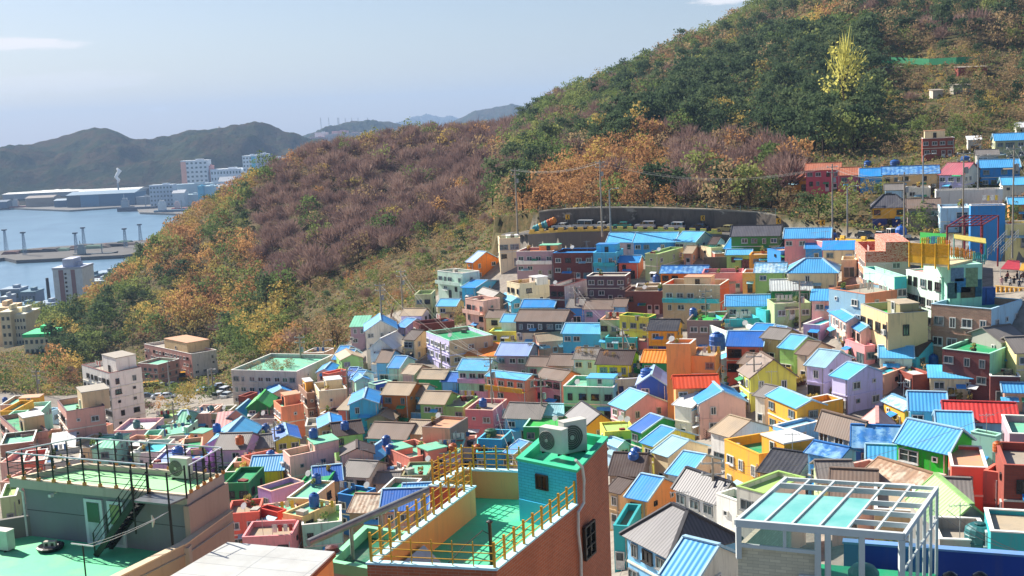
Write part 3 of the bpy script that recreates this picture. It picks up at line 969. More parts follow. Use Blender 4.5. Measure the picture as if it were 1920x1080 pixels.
f(1153, 712, 1216, 708, 7, 4.2, 'paleyellow', 'flat', 'pebble')
f(1194, 722, 1249, 722, 6, 5, 'cobalt', 'gb', 'lavblue', rise=1.4)
# --- centre rows
f(859, 693, 912, 695, 6, 7.4, 'mint', 'ga', 'skyroof', low='lilac', balc='lilac')
q(913, 705, 985, 713, 1008, 700, 7.4, 'salmon', 'ga', 'skyroof', rise=.5, balc='ochre', label='salmon two-storey house with light blue roof and ochre balcony')
q(1006, 707, 1053, 714, 1085, 702, 6.8, 'rosepink', 'ga', 'brown')
f(1056, 723, 1150, 727, 7, 6.6, 'seafoam', 'flat', 'mint', hut=(.4, .2, 4, 3, 2, 'mint', 'skyroof'))
f(785, 707, 831, 711, 5, 5, 'green', 'ga', 'tan')
f(829, 715, 858, 716, 5, 4.6, 'sky', 'ga', 'deepblue')
q(755, 692, 776, 702, 806, 690, 5, 'palepink', 'ga', 'tan')
q(729, 679, 748, 690, 778, 675, 5, 'mint', 'ga', 'blue')
q(706, 670, 727, 680, 752, 664, 5, 'sky', 'ga', 'brown')
f(694, 653, 736, 654, 7, 6, 'white', 'gb', 'white', rise=1.8, label='white gabled house at the head of the lane')
f(685, 621, 744, 617, 8, 7, 'offwhite', 'gb', 'blue', rise=1.8)
f(657, 613, 686, 612, 6, 6, 'mauve', 'shed', 'mint')
q(640, 668, 655, 676, 676, 662, 4.6, 'white', 'ga', 'blue')
f(640, 686, 680, 671, 6, 4.4, 'lightgreen', 'gb', 'tan')
q(660, 703, 672, 712, 700, 700, 4.6, 'white', 'ga', 'blue')
f(667, 715, 693, 712, 5, 4, 'mint', 'gb', 'blue')
q(650, 700, 662, 706, 680, 694, 4, 'lavender', 'ga', 'deepblue')
q(690, 716, 704, 722, 735, 715, 5, 'mint', 'flat', 'white', side='cobalt', par=.2)
f(717, 735, 765, 741, 6, 7.6, 'burntorange', 'ga', 'tan', label='burnt orange house with patched tan roof')
f(765, 736, 790, 743, 6, 6, 'sky', 'ga', 'tan')
f(788, 753, 832, 758, 6, 6.4, 'lightgreen', 'ga', 'tan')
f(832, 757, 868, 764, 7, 5.6, 'lightgreen', 'flat', 'concrete', par=.3)
f(872, 768, 924, 770, 7, 6.6, 'rosepink', 'flat', 'concrete', cap='palepink')
q(791, 781, 826, 780, 877, 783, 8, 'taupe', 'flat', 'peachdeck', side='peach', par=.4, label='taupe tower with peach side wall')
f(735, 772, 795, 775, 5, 3.4, 'sky', 'flat', 'azure')
f(946, 779, 1012, 786, 7, 4.6, 'sky', 'ga', 'slate')
f(1008, 778, 1056, 779, 5, 4.4, 'paleblue', 'ga', 'paleroof')
f(981, 801, 1062, 802, 7, 4.8, 'green', 'flat', 'grasse', par=.35, cap='mint')
q(1063, 778, 1095, 802, 1157, 796, 5.4, 'ochre', 'ga', 'tile', rise=1.7, label='ochre house with charcoal tiled gabled roof')
f(896, 823, 940, 825, 5, 7.6, 'tealblue', 'flat', 'peachdeck', cap='cyan')
f(893, 849, 962, 846, 7, 5.4, 'tealblue', 'flat', 'concrete', cap='aqua')
q(948, 843, 962, 852, 1018, 836, 5.4, 'tan', 'ga', 'blue')
f(688, 817, 760, 824, 7, 4.2, 'aqua', 'ga', 'brown')
f(760, 812, 794, 814, 6, 4.6, 'tan', 'ga', 'tan')
f(831, 844, 888, 842, 7, 4.4, 'palepink', 'flat', 'pink')
q(717, 855, 768, 860, 830, 846, 6.6, 'salmon', 'flat', 'mint', par=.9, cap='salmon', hut=[(.0, .05, 3.2, 2.6, 1.1, 'salmon', 'mint'), (.75, .4, 3, 3, 2.2, 'salmon', 'mint')], label='large salmon house with walled rooftop and blue tank')
f(818, 851, 862, 850, 7, 6.2, 'salmon', 'flat', 'mint', par=.3, cap='mint')
f(656, 861, 700, 868, 8, 5.2, 'green', 'gb', 'skyroof', rise=1.0)
q(627, 842, 640, 855, 700, 850, 7, 'palepink', 'ga', 'darkbrown')
f(753, 893, 802, 892, 6, 6.4, 'olive', 'flat', 'mint', par=.3)
f(687, 884, 755, 882, 6, 4.2, 'palepink', 'flat', 'pink')
f(704, 906, 745, 905, 4, 4, 'grey', 'ga', 'slate')
q(530, 845, 543, 857, 626, 839, 8, 'palepink', 'flat', 'green', par=.9, cap='palepink', hut=(.0, .55, 3.4, 3.6, 2.3, 'palepink', 'mint'), label='tall pale pink house with green roof hut')
q(462, 854, 468, 864, 523, 852, 6.2, 'salmonorange', 'flat', 'peachdeck', cap='salmon')
f(470, 884, 530, 881, 6, 5, 'brightyellow', 'ga', 'bstripe', label='bright yellow house with ribbed blue roof')
f(403, 843, 458, 842, 7, 6.4, 'lilac', 'ga', 'slate')
q(483, 906, 508, 922, 570, 903, 6, 'violet', 'flat', 'lime', side='violet', cap='palepink')
f(563, 905, 613, 904, 6, 6, 'green', 'flat', 'green', par=.3, cap='green')
f(538, 934, 584, 936, 7, 6, 'sand', 'flat', 'mint', par=.3)
q(557, 962, 566, 970, 629, 942, 7, 'sand', 'flat', 'mint', par=.3, cap='sand', label='sand-coloured house with mint roof and a blue tank')
q(484, 953, 520, 962, 537, 946, 6, 'red', 'flat', 'tan', label='small red house with tan roof')
f(420, 907, 466, 906, 7, 6, 'darkgreen', 'flat', 'green')
f(420, 886, 464, 884, 7, 4.6, 'green', 'flat', 'lime')
q(633, 926, 672, 932, 704, 924, 7, 'royal', 'flat', 'green', par=.5, cap='azure', label='royal blue house with outside stair')
f(755, 940, 804, 938, 6, 5.6, 'sand', 'ga', 'bstripe')
f(703, 929, 757, 931, 7, 6.2, 'palepink', 'flat', 'green')
f(590, 905, 640, 900, 6, 5, 'tan', 'ga', 'deepblue')
f(640, 880, 690, 895, 6, 5.5, 'lightgrey', 'ga', 'slate')
f(454, 1008, 546, 1004, 5, 6, 'pink', 'flat', 'tan')
f(482, 978, 560, 968, 6, 5, 'palepink', 'flat', 'mint', par=.3)
f(425, 965, 486, 960, 5, 6, 'coral', 'flat', 'tan')
f(566, 985, 640, 978, 6, 6.4, 'mint', 'flat', 'lime')
f(655, 960, 720, 962, 6, 6.4, 'tan', 'ga', 'rust')
f(715, 958, 800, 955, 7, 6.6, 'peach', 'ga', 'deepblue')
# --- left centre
f(433, 693, 556, 697, 15, 9, 'lightgrey', 'flat', 'mint', par=.8, frame='white', label='long light grey two-storey community building with rooftop garden')
f(557, 681, 590, 681, 5, 5.5, 'brickred', 'flat', 'tan')
f(587, 677, 618, 676, 5, 4.4, 'aqua', 'flat', 'mint')
f(569, 660, 606, 662, 5, 5, 'beige', 'flat', 'tan')
q(625, 668, 640, 674, 672, 657, 4.4, 'tan', 'ga', 'blue')
f(594, 699, 622, 698, 6, 5.5, 'offwhite', 'gb', 'blue')
q(604, 694, 616, 702, 651, 694, 7.6, 'coral', 'flat', 'pebble')
f(551, 703, 584, 703, 6, 4.6, 'sky', 'ga', 'blue')
q(560, 722, 575, 738, 590, 728, 8, 'brownpink', 'flat', 'tan', hut=(.2, .2, 3, 3, 2.6, 'golden', 'white'))
q(587, 718, 598, 734, 650, 729, 8.6, 'cream', 'flat', 'pebble', par=1.0, cap='offwhite', hut=(.05, .35, 3, 2.6, 2.4, 'cream', 'white'), label='tall cream house with walled rooftop')
q(513, 752, 527, 764, 569, 757, 8.4, 'salmonorange', 'flat', 'mint', par=.7, cap='salmonorange', hut=(.0, .3, 2.6, 2.6, 2.4, 'salmonorange', 'peachdeck'))
f(463, 765, 504, 763, 7, 6.6, 'darkgreen', 'gb', 'grasse', rise=1.3)
f(467, 787, 516, 786, 6, 5, 'concrete', 'flat', 'concrete')
q(447, 733, 460, 744, 483, 736, 7.6, 'brickred', 'flat', 'tan', label='narrow brick red house with white-framed windows')
f(470, 750, 507, 746, 6, 5, 'mint', 'gb', 'blue')
f(487, 737, 518, 732, 6, 5, 'sky', 'gb', 'blue')
f(508, 740, 547, 735, 6, 5, 'palepink', 'gb', 'blue')
f(528, 728, 560, 724, 6, 5, 'white', 'gb', 'skyroof')
f(427, 783, 462, 782, 7, 5.2, 'rosetan', 'gb', 'blue', rise=1.3)
f(390, 832, 464, 829, 9, 6.2, 'lilac', 'gb', 'skyroof', rise=1.6)
f(655, 759, 708, 756, 7, 7.6, 'cyan', 'gb', 'blue', label='tall sky blue house with blue gabled roof')
f(688, 788, 736, 788, 6, 4.4, 'tan', 'gb', 'tan')
f(598, 803, 641, 799, 6, 4.6, 'tan', 'gb', 'blue')
f(517, 827, 562, 822, 7, 5.2, 'lemon', 'gb', 'deepblue')
f(634, 768, 652, 769, 5, 5, 'coral', 'shed', 'tan')
f(600, 776, 640, 778, 5, 4, 'beige', 'flat', 'darkbrown', par=.2)
f(628, 818, 680, 812, 6, 5, 'lightgreen', 'ga', 'darkbrown')
f(484, 817, 528, 815, 6, 5, 'offwhite', 'flat', 'concrete')
f(572, 800, 600, 798, 5, 4.5, 'offwhite', 'flat', 'concrete')
f(470, 842, 512, 838, 6, 4.4, 'tan', 'ga', 'slate')
f(438, 868, 466, 866, 6, 5, 'palepink', 'flat', 'mint')
# --- left, lower valley
q(153, 684, 205, 700, 265, 688, 15.0, 'apt', 'flat', 'concrete', par=.9, cap='maroon', n=5, side='apt', hut=(.45, .25, 6, 4, 4.2, 'apt', 'concrete'), cat='apartment block', kname='apartment_block', group='larger blocks below the village', label='five-storey pinkish white block with dark roof edge')
q(78, 752, 124, 772, 196, 761, 12, 'rosetan', 'flat', 'mint', par=.9, cap='darkmauve', n=4, hut=(.3, .45, 4.6, 4, 4, 'beige', 'concrete'), cat='apartment block', kname='apartment_block', group='larger blocks below the village', label='four-storey rosy tan block with mint roof and beige stair tower')
q(258, 674, 296, 684, 336, 673, 9, 'rosetan', 'flat', 'mint', par=.8, group='larger blocks below the village', label='low rosy tan wing with mint roof beside the hospital-like block')
q(270, 645, 359, 664, 406, 656, 10, 'rosetan', 'flat', 'concrete', par=.9, side='apt', cap='white', hut=(.3, .25, 14, 8, 4.2, 'cream2', 'peachdeck'), group='larger blocks below the village', label='wide rosy tan institutional building at the foot of the wood')
q(120, 808, 155, 814, 212, 795, 5.6, 'rosetan', 'flat', 'peachdeck', side='peach')
f(213, 809, 280, 806, 8, 5.2, 'lavpink', 'flat', 'white', cap='palepink')
f(172, 843, 211, 841, 8, 6, 'mint', 'ga', 'mint', rise=.5)
f(212, 836, 262, 838, 6, 5, 'peach', 'flat', 'white')
q(0, 812, 40, 817, 90, 808, 7, 'rosetan', 'flat', 'green', cap='darkmauve', hut=(.5, .3, 3.6, 3, 3, 'beige', 'white'))
f(0, 836, 62, 828, 7, 7, 'brownpink', 'flat', 'mint')
f(64, 825, 98, 824, 6, 6, 'palepink', 'flat', 'lime')
f(98, 850, 138, 842, 6, 5.4, 'lightgrey', 'shed', 'white')
f(120, 838, 168, 840, 7, 6, 'beige', 'flat', 'pebble')
f(0, 790, 30, 788, 7, 5, 'mint', 'flat', 'lime')
f(0, 772, 26, 771, 8, 5, 'golden', 'flat', 'mint')
f(26, 776, 76, 772, 8, 5, 'mint', 'flat', 'white')
f(0, 760, 52, 757, 8, 4.6, 'peach', 'flat', 'mint', hut=(.6, .1, 4, 3, 2, 'golden', 'peachdeck'))
f(289, 787, 330, 785, 7, 5, 'paleyellow', 'flat', 'lime')
f(325, 795, 355, 793, 7, 4.4, 'mint', 'hip', 'mint')
f(355, 777, 395, 776, 7, 5, 'palepink', 'flat', 'white')
f(388, 776, 425, 775, 6, 4.6, 'sage', 'flat', 'concrete')
f(286, 800, 320, 799, 5, 4.4, 'cream', 'flat', 'white')
f(283, 822, 345, 812, 7, 4.6, 'mint', 'flat', 'mint', par=.3)
f(312, 803, 352, 802, 5, 4, 'mint', 'flat', 'white', par=.2)
q(335, 823, 360, 828, 394, 812, 4.6, 'peach', 'flat', 'green', par=1.1, hut=(.2, .4, 5, 3, 2.2, 'sand', 'mint'))
f(262, 826, 292, 824, 6, 5, 'mint', 'flat', 'mint')
f(248, 850, 300, 848, 7, 6, 'offwhite', 'flat', 'aqua')
f(282, 870, 330, 868, 7, 6, 'lilac', 'flat', 'lavblue', par=.3)
f(340, 846, 378, 842, 7, 5.6, 'peach', 'flat', 'green')
f(330, 862, 384, 860, 6, 5, 'violet', 'flat', 'azure')
f(300, 838, 336, 836, 6, 4.6, 'lightgrey', 'flat', 'concrete')
f(0, 868, 40, 866, 7, 5, 'palepink', 'flat', 'pink')
f(42, 868, 84, 862, 6, 5.4, 'coral', 'flat', 'pink')
f(84, 872, 150, 862, 7, 6, 'lightgrey', 'flat', 'concrete')
f(0, 905, 20, 905, 6, 5, 'rosetan', 'flat', 'tan')
f(0, 935, 30, 930, 6, 5, 'palegreen', 'flat', 'lime')
f(405, 803, 430, 801, 6, 4.6, 'brown', 'shed', 'pink')
# --- right foreground streets
f(1143, 888, 1200, 893, 7, 5, 'taupe', 'ga', 'darkbrown')
q(1140, 915, 1162, 925, 1208, 905, 5.4, 'tan', 'ga', 'darkbrown')
q(1177, 912, 1212, 938, 1270, 908, 6, 'apricot', 'ga', 'blue', rise=1.4, label='apricot house with blue gabled roof and glazed porch')
q(1267, 914, 1343, 942, 1392, 914, 6, 'white', 'ga', 'tile', rise=1.4, label='white house with grey tiled roof behind the balcony')
f(1249, 945, 1350, 975, 3, 3.4, 'offwhite', 'flat', 'tan', par=.9)
q(1343, 926, 1386, 941, 1420, 930, 6, 'white', 'flat', 'green', par=.7)
q(1381, 901, 1432, 926, 1510, 896, 8, 'offwhite', 'flat', 'lime', par=.4, cap='lime', label='off-white brick house with lime green roof and antenna')
q(1425, 884, 1490, 894, 1545, 880, 4.6, 'beige', 'ga', 'charcoal', rise=1.1)
q(1176, 1001, 1256, 1042, 1378, 1008, 6.4, 'sky', 'hip', 'tile', rise=2.0, label='light blue house with curved grey tiled hanok roof')
q(1247, 1060, 1300, 1090, 1383, 1040, 5.8, 'offwhite', 'ga', 'bstripe', rise=1.4, label='off-white house with ribbed blue roof at the bottom edge')
f(1150, 985, 1178, 988, 6, 5.4, 'teal', 'flat', 'rust')
f(1707, 754, 1773, 771, 6, 5.2, 'cyan', 'ga', 'bstripe', label='sky blue house with ribbed blue roof beside the red roof')
f(1774, 771, 1906, 793, 6, 5.2, 'paleblue', 'ga', 'rstripe', label='pale blue house with long ribbed red roof')
f(1760, 800, 1822, 812, 6, 5.0, 'paleblue', 'ga', 'skyroof')
q(1682, 829, 1776, 850, 1822, 824, 6.6, 'vivid', 'ga', 'bstripe', rise=1.4, frame='white', label='bright green house with ribbed blue roof')
q(1820, 810, 1868, 819, 1880, 808, 5.4, 'mint', 'flat', 'pebble', par=.5)
f(1784, 862, 1852, 878, 6, 6, 'coral', 'flat', 'peachdeck', par=.3)
q(1848, 884, 1876, 888, 1895, 875, 6.4, 'coral', 'flat', 'concrete', par=.5)
f(1893, 812, 1960, 816, 6, 9, 'mauve', 'flat', 'mint', par=.6, cap='white')
f(1883, 872, 1960, 876, 6, 8, 'brickred', 'flat', 'concrete')
q(1535, 800, 1612, 822, 1632, 808, 5.2, 'grey', 'ga', 'brown', rise=1.4, label='long grey house with old brown ribbed roof')
f(1613, 819, 1677, 823, 6, 4.6, 'pink', 'gb', 'pink', rise=1.4)
f(1600, 838, 1690, 842, 6, 5, 'royal', 'ga', 'tarp')
q(1519, 850, 1545, 862, 1585, 845, 6, 'azure', 'flat', 'tan', cap='sky')
q(1556, 848, 1572, 860, 1605, 846, 5.8, 'sky', 'ga', 'tarp', rise=.6)
q(1568, 868, 1602, 888, 1665, 874, 5.4, 'rosetan', 'flat', 'tan', par=.6, cap='palepink', label='rosy tan terrace house crowded with flower pots')
f(1628, 862, 1690, 866, 4, 4.6, 'rosetan', 'ga', 'bstripe')
q(1607, 899, 1700, 930, 1790, 905, 4.2, 'tan', 'ga', 'rust', rise=1.2, label='low tan house with patched rusty roof')
f(1765, 938, 1818, 944, 5, 4, 'paleblue', 'ga', 'slate')
f(1766, 994, 1872, 990, 6, 4.4, 'grey', 'gb', 'limegable', rise=1.6, label='house with pale green ribbed gabled roof')
f(1560, 930, 1640, 935, 6, 4.6, 'palepink', 'ga', 'brown')
f(1640, 955, 1720, 960, 6, 4.4, 'tan', 'flat', 'pebble')
f(1858, 992, 1960, 1003, 4, 5, 'teal', 'flat', 'pebble', par=.3)
f(1540, 905, 1600, 905, 5, 4.6, 'palegreen', 'ga', 'slate')
f(1762, 1012, 1860, 1015, 4, 4, 'concrete', 'flat', 'concrete', par=.8)
# --- upper right hillside
f(1480, 332, 1517, 332, 6, 4.4, 'ochre', 'ga', 'terracotta')
f(1511, 318, 1575, 318, 8, 6.2, 'crimson', 'ga', 'terracotta', rise=1.3, label='crimson two-storey house with terracotta roof on the upper slope')
f(1575, 328, 1612, 328, 7, 5, 'crimson', 'ga', 'terracotta')
f(1613, 330, 1654, 330, 7, 4.8, 'azure', 'ga', 'blue')
f(1655, 325, 1760, 325, 7, 5, 'sand', 'ga', 'tarp', label='long sand-coloured house with tarpaulin-covered roof')
q(1761, 328, 1806, 328, 1840, 322, 5.2, 'lavender', 'ga', 'pinkred', side='offwhite')
f(1838, 312, 1912, 313, 7, 5.4, 'azure', 'ga', 'bstripe', label='azure house with ribbed blue roof on the upper slope')
f(1755, 352, 1880, 355, 4, 6, 'white', 'flat', 'concrete', par=.3, win=0, label='long white retaining house wall below the azure house')
f(1730, 260, 1790, 258, 7, 6, 'brickred', 'flat', 'pebble', par=.3, hut=(.05, .3, 4.5, 3.5, 2.6, 'cream', 'peachdeck'), label='brick red house with cream rooftop hut at the forest edge')
f(1866, 263, 1925, 262, 7, 6.4, 'sage', 'ga', 'bstripe', label='sage green house with ribbed blue roof at the right edge')
f(1815, 262, 1840, 262, 4, 4, 'offwhite', 'shed', 'white')
f(1906, 238, 1940, 238, 6, 4, 'offwhite', 'ga', 'white')
f(1636, 388, 1700, 388, 7, 5, 'ochre', 'hip', 'tile', rise=2.0, low='navy', lowh=2.2, label='ochre house with grey tiled hipped roof beside the road')
f(1702, 388, 1762, 390, 7, 5, 'taupe', 'ga', 'brown')
f(1763, 390, 1820, 390, 8, 5.6, 'paleblue', 'flat', 'white', par=.3, frame='white', label='pale blue building with white roof beside the blue wall')
f(1820, 386, 1885, 385, 3, 9.5, 'azure', 'flat', 'white', par=.2, cap='white', win=0, label='huge plain blue wall block above the pergola')
f(1893, 383, 1930, 383, 5, 4.4, 'apricot', 'ga', 'skyroof')
f(1700, 352, 1745, 352, 5, 4.4, 'offwhite', 'flat', 'concrete', par=.3)
f(1660, 356, 1694, 356, 5, 4.2, 'paleblue', 'ga', 'slate')
f(1880, 345, 1925, 346, 6, 5.0, 'offwhite', 'ga', 'skyroof')
f(1886, 418, 1935, 420, 5, 5, 'paleyellow', 'flat', 'pebble')
f(1832, 290, 1872, 290, 5, 4, 'grey', 'ga', 'slate')
HOUSES_MAIN = len(HOUSES)
# ================================================================= smaller houses added to fill the steps between the others
CW, CH, CS = 480, 270, 4
cov = np.zeros((CH, CW), bool)


def conv_fill(pts):
    pts = [p for p in pts if p[0] > -500]
    if len(pts) < 3: return
    pts = sorted(set(pts))
    def half(ps):
        o = []
        for p in ps:
            while len(o) > 1 and (o[-1][0] - o[-2][0]) * (p[1] - o[-2][1]) - (o[-1][1] - o[-2][1]) * (p[0] - o[-2][0]) <= 0: o.pop()
            o.append(p)
        return o[:-1]
    hull = half(pts) + half(pts[::-1])
    x0 = max(0, int(min(p[0] for p in hull) // CS)); x1 = min(CW - 1, int(max(p[0] for p in hull) // CS)); y0 = max(0, int(min(p[1] for p in hull) // CS)); y1 = min(CH - 1, int(max(p[1] for p in hull) // CS))
    if x1 < x0 or y1 < y0: return
    X_, Y_ = np.meshgrid(np.arange(x0, x1 + 1) * CS + 2.0, np.arange(y0, y1 + 1) * CS + 2.0)
    cov[y0:y1 + 1, x0:x1 + 1] |= poly_mask0(X_, Y_, hull)


def poly_mask0(px, py, poly):
    c = np.zeros(px.shape, bool); n = len(poly)
    for i in range(n):
        xa, ya = poly[i]; xb, yb = poly[(i + 1) % n]
        cond = (ya > py) != (yb > py)
        c ^= cond & (px < (xb - xa) * (py - ya) / ((yb - ya) if yb != ya else 1e-9) + xa)
    return c


def cover(h):
    P = h['P']; zb_ = h['z'] - h['H'] * .74 - .3
    up_ = h['z'] + (1.0 if h['shape'] != 'flat' else 0)
    conv_fill([proj(p) for p in P] + [proj(Vector((p.x, p.y, zb_))) for p in P] + [proj(sum(P, Vector()) / 4 + Vector((0, 0, up_ - h['z'])))])


for h in HOUSES: cover(h)
INZ = [(0, 765), (75, 752), (150, 790), (210, 782), (280, 775), (400, 765), (440, 760), (430, 735), (560, 690), (640, 672), (668, 615), (745, 600), (800, 580), (840, 535), (885, 512), (936, 480), (1100, 478),
       (1330, 478), (1480, 485), (1600, 490), (1740, 560), (1925, 640), (1925, 1035), (1760, 1030), (1700, 1010), (1380, 1000), (1150, 1075), (1140, 830), (990, 850), (860, 880), (800, 915), (690, 1000), (600, 1020), (425, 960), (410, 880), (150, 865), (0, 900)]
NOZ = [[(1230, 760), (1255, 765), (1350, 845), (1340, 862)], [(1590, 735), (1715, 765), (1715, 800), (1590, 790)], [(1740, 690), (1770, 690), (1770, 745), (1700, 745)]]
PAL = ['palepink', 'peach', 'cream', 'offwhite', 'mintwhite', 'paleblue', 'salmon', 'palepink', 'pink', 'rosepink', 'cream', 'beige', 'offwhite', 'mint', 'seafoam', 'sky', 'cyan', 'paleblue', 'green', 'lightgreen', 'paleyellow', 'golden', 'lilac', 'tan', 'coral', 'azure', 'white', 'grey', 'peach', 'aqua', 'lemon', 'taupe', 'brickred', 'lavender']
RFL = ['mint', 'green', 'concrete', 'tan', 'white', 'lime', 'pebble', 'green', 'aqua']
RSL = ['skyroof', 'blue', 'skyroof', 'tan', 'slate', 'skyroof', 'bstripe', 'blue', 'paleroof', 'darkbrown', 'tarpwhite']
ri = random.Random(77)
cells = [(x, y) for y in range(470, 1040, 9) for x in range(2, 1922, 12)]
ri.shuffle(cells); cells.sort(key=lambda c: c[1] // 60)
n_in = 0
for (cx, cy) in cells:
    if n_in >= 240: break
    cx += ri.uniform(-5, 5)
    a_ = np.array([[cx]]); b_ = np.array([[float(cy)]])
    if not poly_mask0(a_, b_, INZ)[0, 0] or any(poly_mask0(a_, b_, z)[0, 0] for z in NOZ): continue
    gxx, gyy = int(cx // CS), int(cy // CS)
    win_ = cov[max(0, gyy - 1):gyy + 2, max(0, gxx - 2):gxx + 3]
    if win_.size == 0 or win_.mean() > .5: continue
    g_ = ground_hit(cx, cy, 60)
    if g_ is None or g_.y > 262: continue
    D = g_.y; mpp = D / F
    w_ = ri.uniform(3.0, 5.4) / mpp; Hh = ri.choice([3.2, 3.4, 3.6, 5.6]) if D < 215 else 3.4
    ytop = cy - Hh * .74 / mpp
    if D > 225 and cx < 1000: continue
    bx0, bx1, by0, by1 = int(max(0, (cx - w_ * .42) // CS)), int((cx + w_ * .42) // CS) + 1, int(max(0, ytop // CS)), int(cy // CS) + 1
    if cov[by0:by1, bx0:bx1].size == 0 or cov[by0:by1, bx0:bx1].mean() > .5: continue
    sl_ = (cx - 1000) * .00010 * w_ + ri.uniform(-.12, .12) * w_
    flat = ri.random() < (.6 if cx < 640 else .38)
    small = Hh < 5
    nm = dict(kname='outbuilding', cat='outbuilding', group='small outbuildings between the village houses') if n_in >= 35 else {}  # all are small houses added to fill gaps; later ones get a separate name
    wall = ri.choice(PAL); x0, x1 = cx - w_ / 2, cx + w_ / 2
    if ri.random() < .6:
        house(x0, ytop - sl_, x1, ytop + sl_, None, None, Hh, wall, 'flat' if flat else ri.choice(['ga', 'gb', 'shed']), ri.choice(RFL if flat else RSL), d=ri.uniform(3.2, 5), low=ri.choice(PAL) if Hh > 5 and ri.random() < .4 else None, lowh=2.7, par=ri.choice([.25, .4, .6]), seed=n_in * 7 + 3, **nm)
    else:
        t = ri.uniform(.35, .65); dr = w_ * .16
        house(x0, ytop - dr, x0 + (x1 - x0) * t, ytop + dr * .4, x1, ytop - dr * .9, Hh, wall, 'flat' if flat else 'ga', ri.choice(RFL if flat else RSL), par=ri.choice([.25, .4, .6]), seed=n_in * 7 + 3, **nm)
    cover(HOUSES[-1]); n_in += 1
print('INFILL', n_in)
# ================================================================= camera, light, sky
cam = bpy.data.cameras.new('camera'); cam.sensor_width = 36.0; cam.lens = F * 36.0 / 1920.0
cam.clip_start = 0.5; cam.clip_end = 60000
co = bpy.data.objects.new('camera', cam); COL.objects.link(co)
co.matrix_world = CAMR.to_4x4(); SC.camera = co

SUN_AZ = R(-50)      # measured from straight ahead, negative = left
SUN_EL = R(37)
sdir = Vector((math.sin(SUN_AZ) * math.cos(SUN_EL), math.cos(SUN_AZ) * math.cos(SUN_EL), math.sin(SUN_EL)))
sl = bpy.data.lights.new('sun', 'SUN'); sl.energy = SUN_E = 5.0; sl.angle = R(0.5); sl.color = (1.0, 0.93, 0.82)
so = bpy.data.objects.new('sun', sl); COL.objects.link(so)
so.rotation_euler = sdir.to_track_quat('Z', 'Y').to_euler()

w = bpy.data.worlds.new('World'); SC.world = w; w.use_nodes = True
nt = w.node_tree; N = nt.nodes; L = nt.links
bg = N['Background']; bg.inputs['Strength'].default_value = 0.05
sky = N.new('ShaderNodeTexSky'); sky.sky_type = 'NISHITA'; sky.sun_disc = False
sky.sun_elevation = SUN_EL; sky.sun_rotation = SUN_AZ; sky.altitude = 120
sky.air_density = 1.15; sky.dust_density = 0.7; sky.ozone_density = 2.2
# thin clouds low on the left and one at the top edge, as densities on the sky direction
tc = N.new('ShaderNodeTexCoord')


def cloudlet(px, py, sx, sy, scale, thr, seed, dens):
    c = ray(px, py).normalized()
    t = Vector((0, 0, 1)).cross(c).normalized() * -1; b = t.cross(c).normalized(); b = b if b.z > 0 else -b
    outs = []
    for ax in (t, b):
        sub = N.new('ShaderNodeVectorMath'); sub.operation = 'SUBTRACT'; sub.inputs[1].default_value = c
        L.new(tc.outputs['Generated'], sub.inputs[0])
        dt = N.new('ShaderNodeVectorMath'); dt.operation = 'DOT_PRODUCT'; dt.inputs[1].default_value = ax
        L.new(sub.outputs[0], dt.inputs[0]); outs.append(dt.outputs['Value'])
    cb = N.new('ShaderNodeCombineXYZ')
    for i, (o, s) in enumerate(zip(outs, (sx, sy))):
        m = N.new('ShaderNodeMath'); m.operation = 'DIVIDE'; m.inputs[1].default_value = s / F; L.new(o, m.inputs[0]); L.new(m.outputs[0], cb.inputs[i])
    ln = N.new('ShaderNodeVectorMath'); ln.operation = 'LENGTH'; L.new(cb.outputs[0], ln.inputs[0])
    nz = N.new('ShaderNodeTexNoise'); nz.inputs['Scale'].default_value = scale; nz.inputs['Detail'].default_value = 7; nz.inputs['Roughness'].default_value = .62
    nz.noise_dimensions = '4D'; nz.inputs['W'].default_value = seed
    L.new(cb.outputs[0], nz.inputs['Vector'])
    m1 = N.new('ShaderNodeMath'); m1.operation = 'SUBTRACT'; L.new(nz.outputs[0], m1.inputs[0])
    m2 = N.new('ShaderNodeMath'); m2.operation = 'MULTIPLY'; m2.inputs[1].default_value = .42; L.new(ln.outputs['Value'], m2.inputs[0]); L.new(m2.outputs[0], m1.inputs[1])
    mr = N.new('ShaderNodeMapRange'); mr.inputs['From Min'].default_value = thr; mr.inputs['From Max'].default_value = thr + .22
    mr.inputs['To Max'].default_value = dens; mr.interpolation_type = 'SMOOTHSTEP'; L.new(m1.outputs[0], mr.inputs['Value'])
    return mr.outputs[0]


fac = None
for c in ((30, 84, 110, 17, 1.1, .1, 3.0, .9), (60, 160, 330, 34, 1.5, .2, 8.0, .35), (1370, -4, 85, 16, 1.3, .12, 5.0, .85), (300, 205, 24, 8, 1.6, .2, 1.0, .5)):
    o = cloudlet(*c)
    if fac is None: fac = o
    else:
        mx = N.new('ShaderNodeMath'); mx.operation = 'MAXIMUM'; L.new(fac, mx.inputs[0]); L.new(o, mx.inputs[1]); fac = mx.outputs[0]
mix = N.new('ShaderNodeMix'); mix.data_type = 'RGBA'; mix.inputs[7].default_value = (11, 10.4, 10, 1)
tnt = N.new('ShaderNodeMix'); tnt.data_type = 'RGBA'; tnt.blend_type = 'MULTIPLY'; tnt.inputs[0].default_value = 1; tnt.inputs[7].default_value = (1.0, .95, 1.02, 1); L.new(sky.outputs[0], tnt.inputs[6])
L.new(fac, mix.inputs[0]); L.new(tnt.outputs[2], mix.inputs[6]); L.new(mix.outputs[2], bg.inputs['Color'])

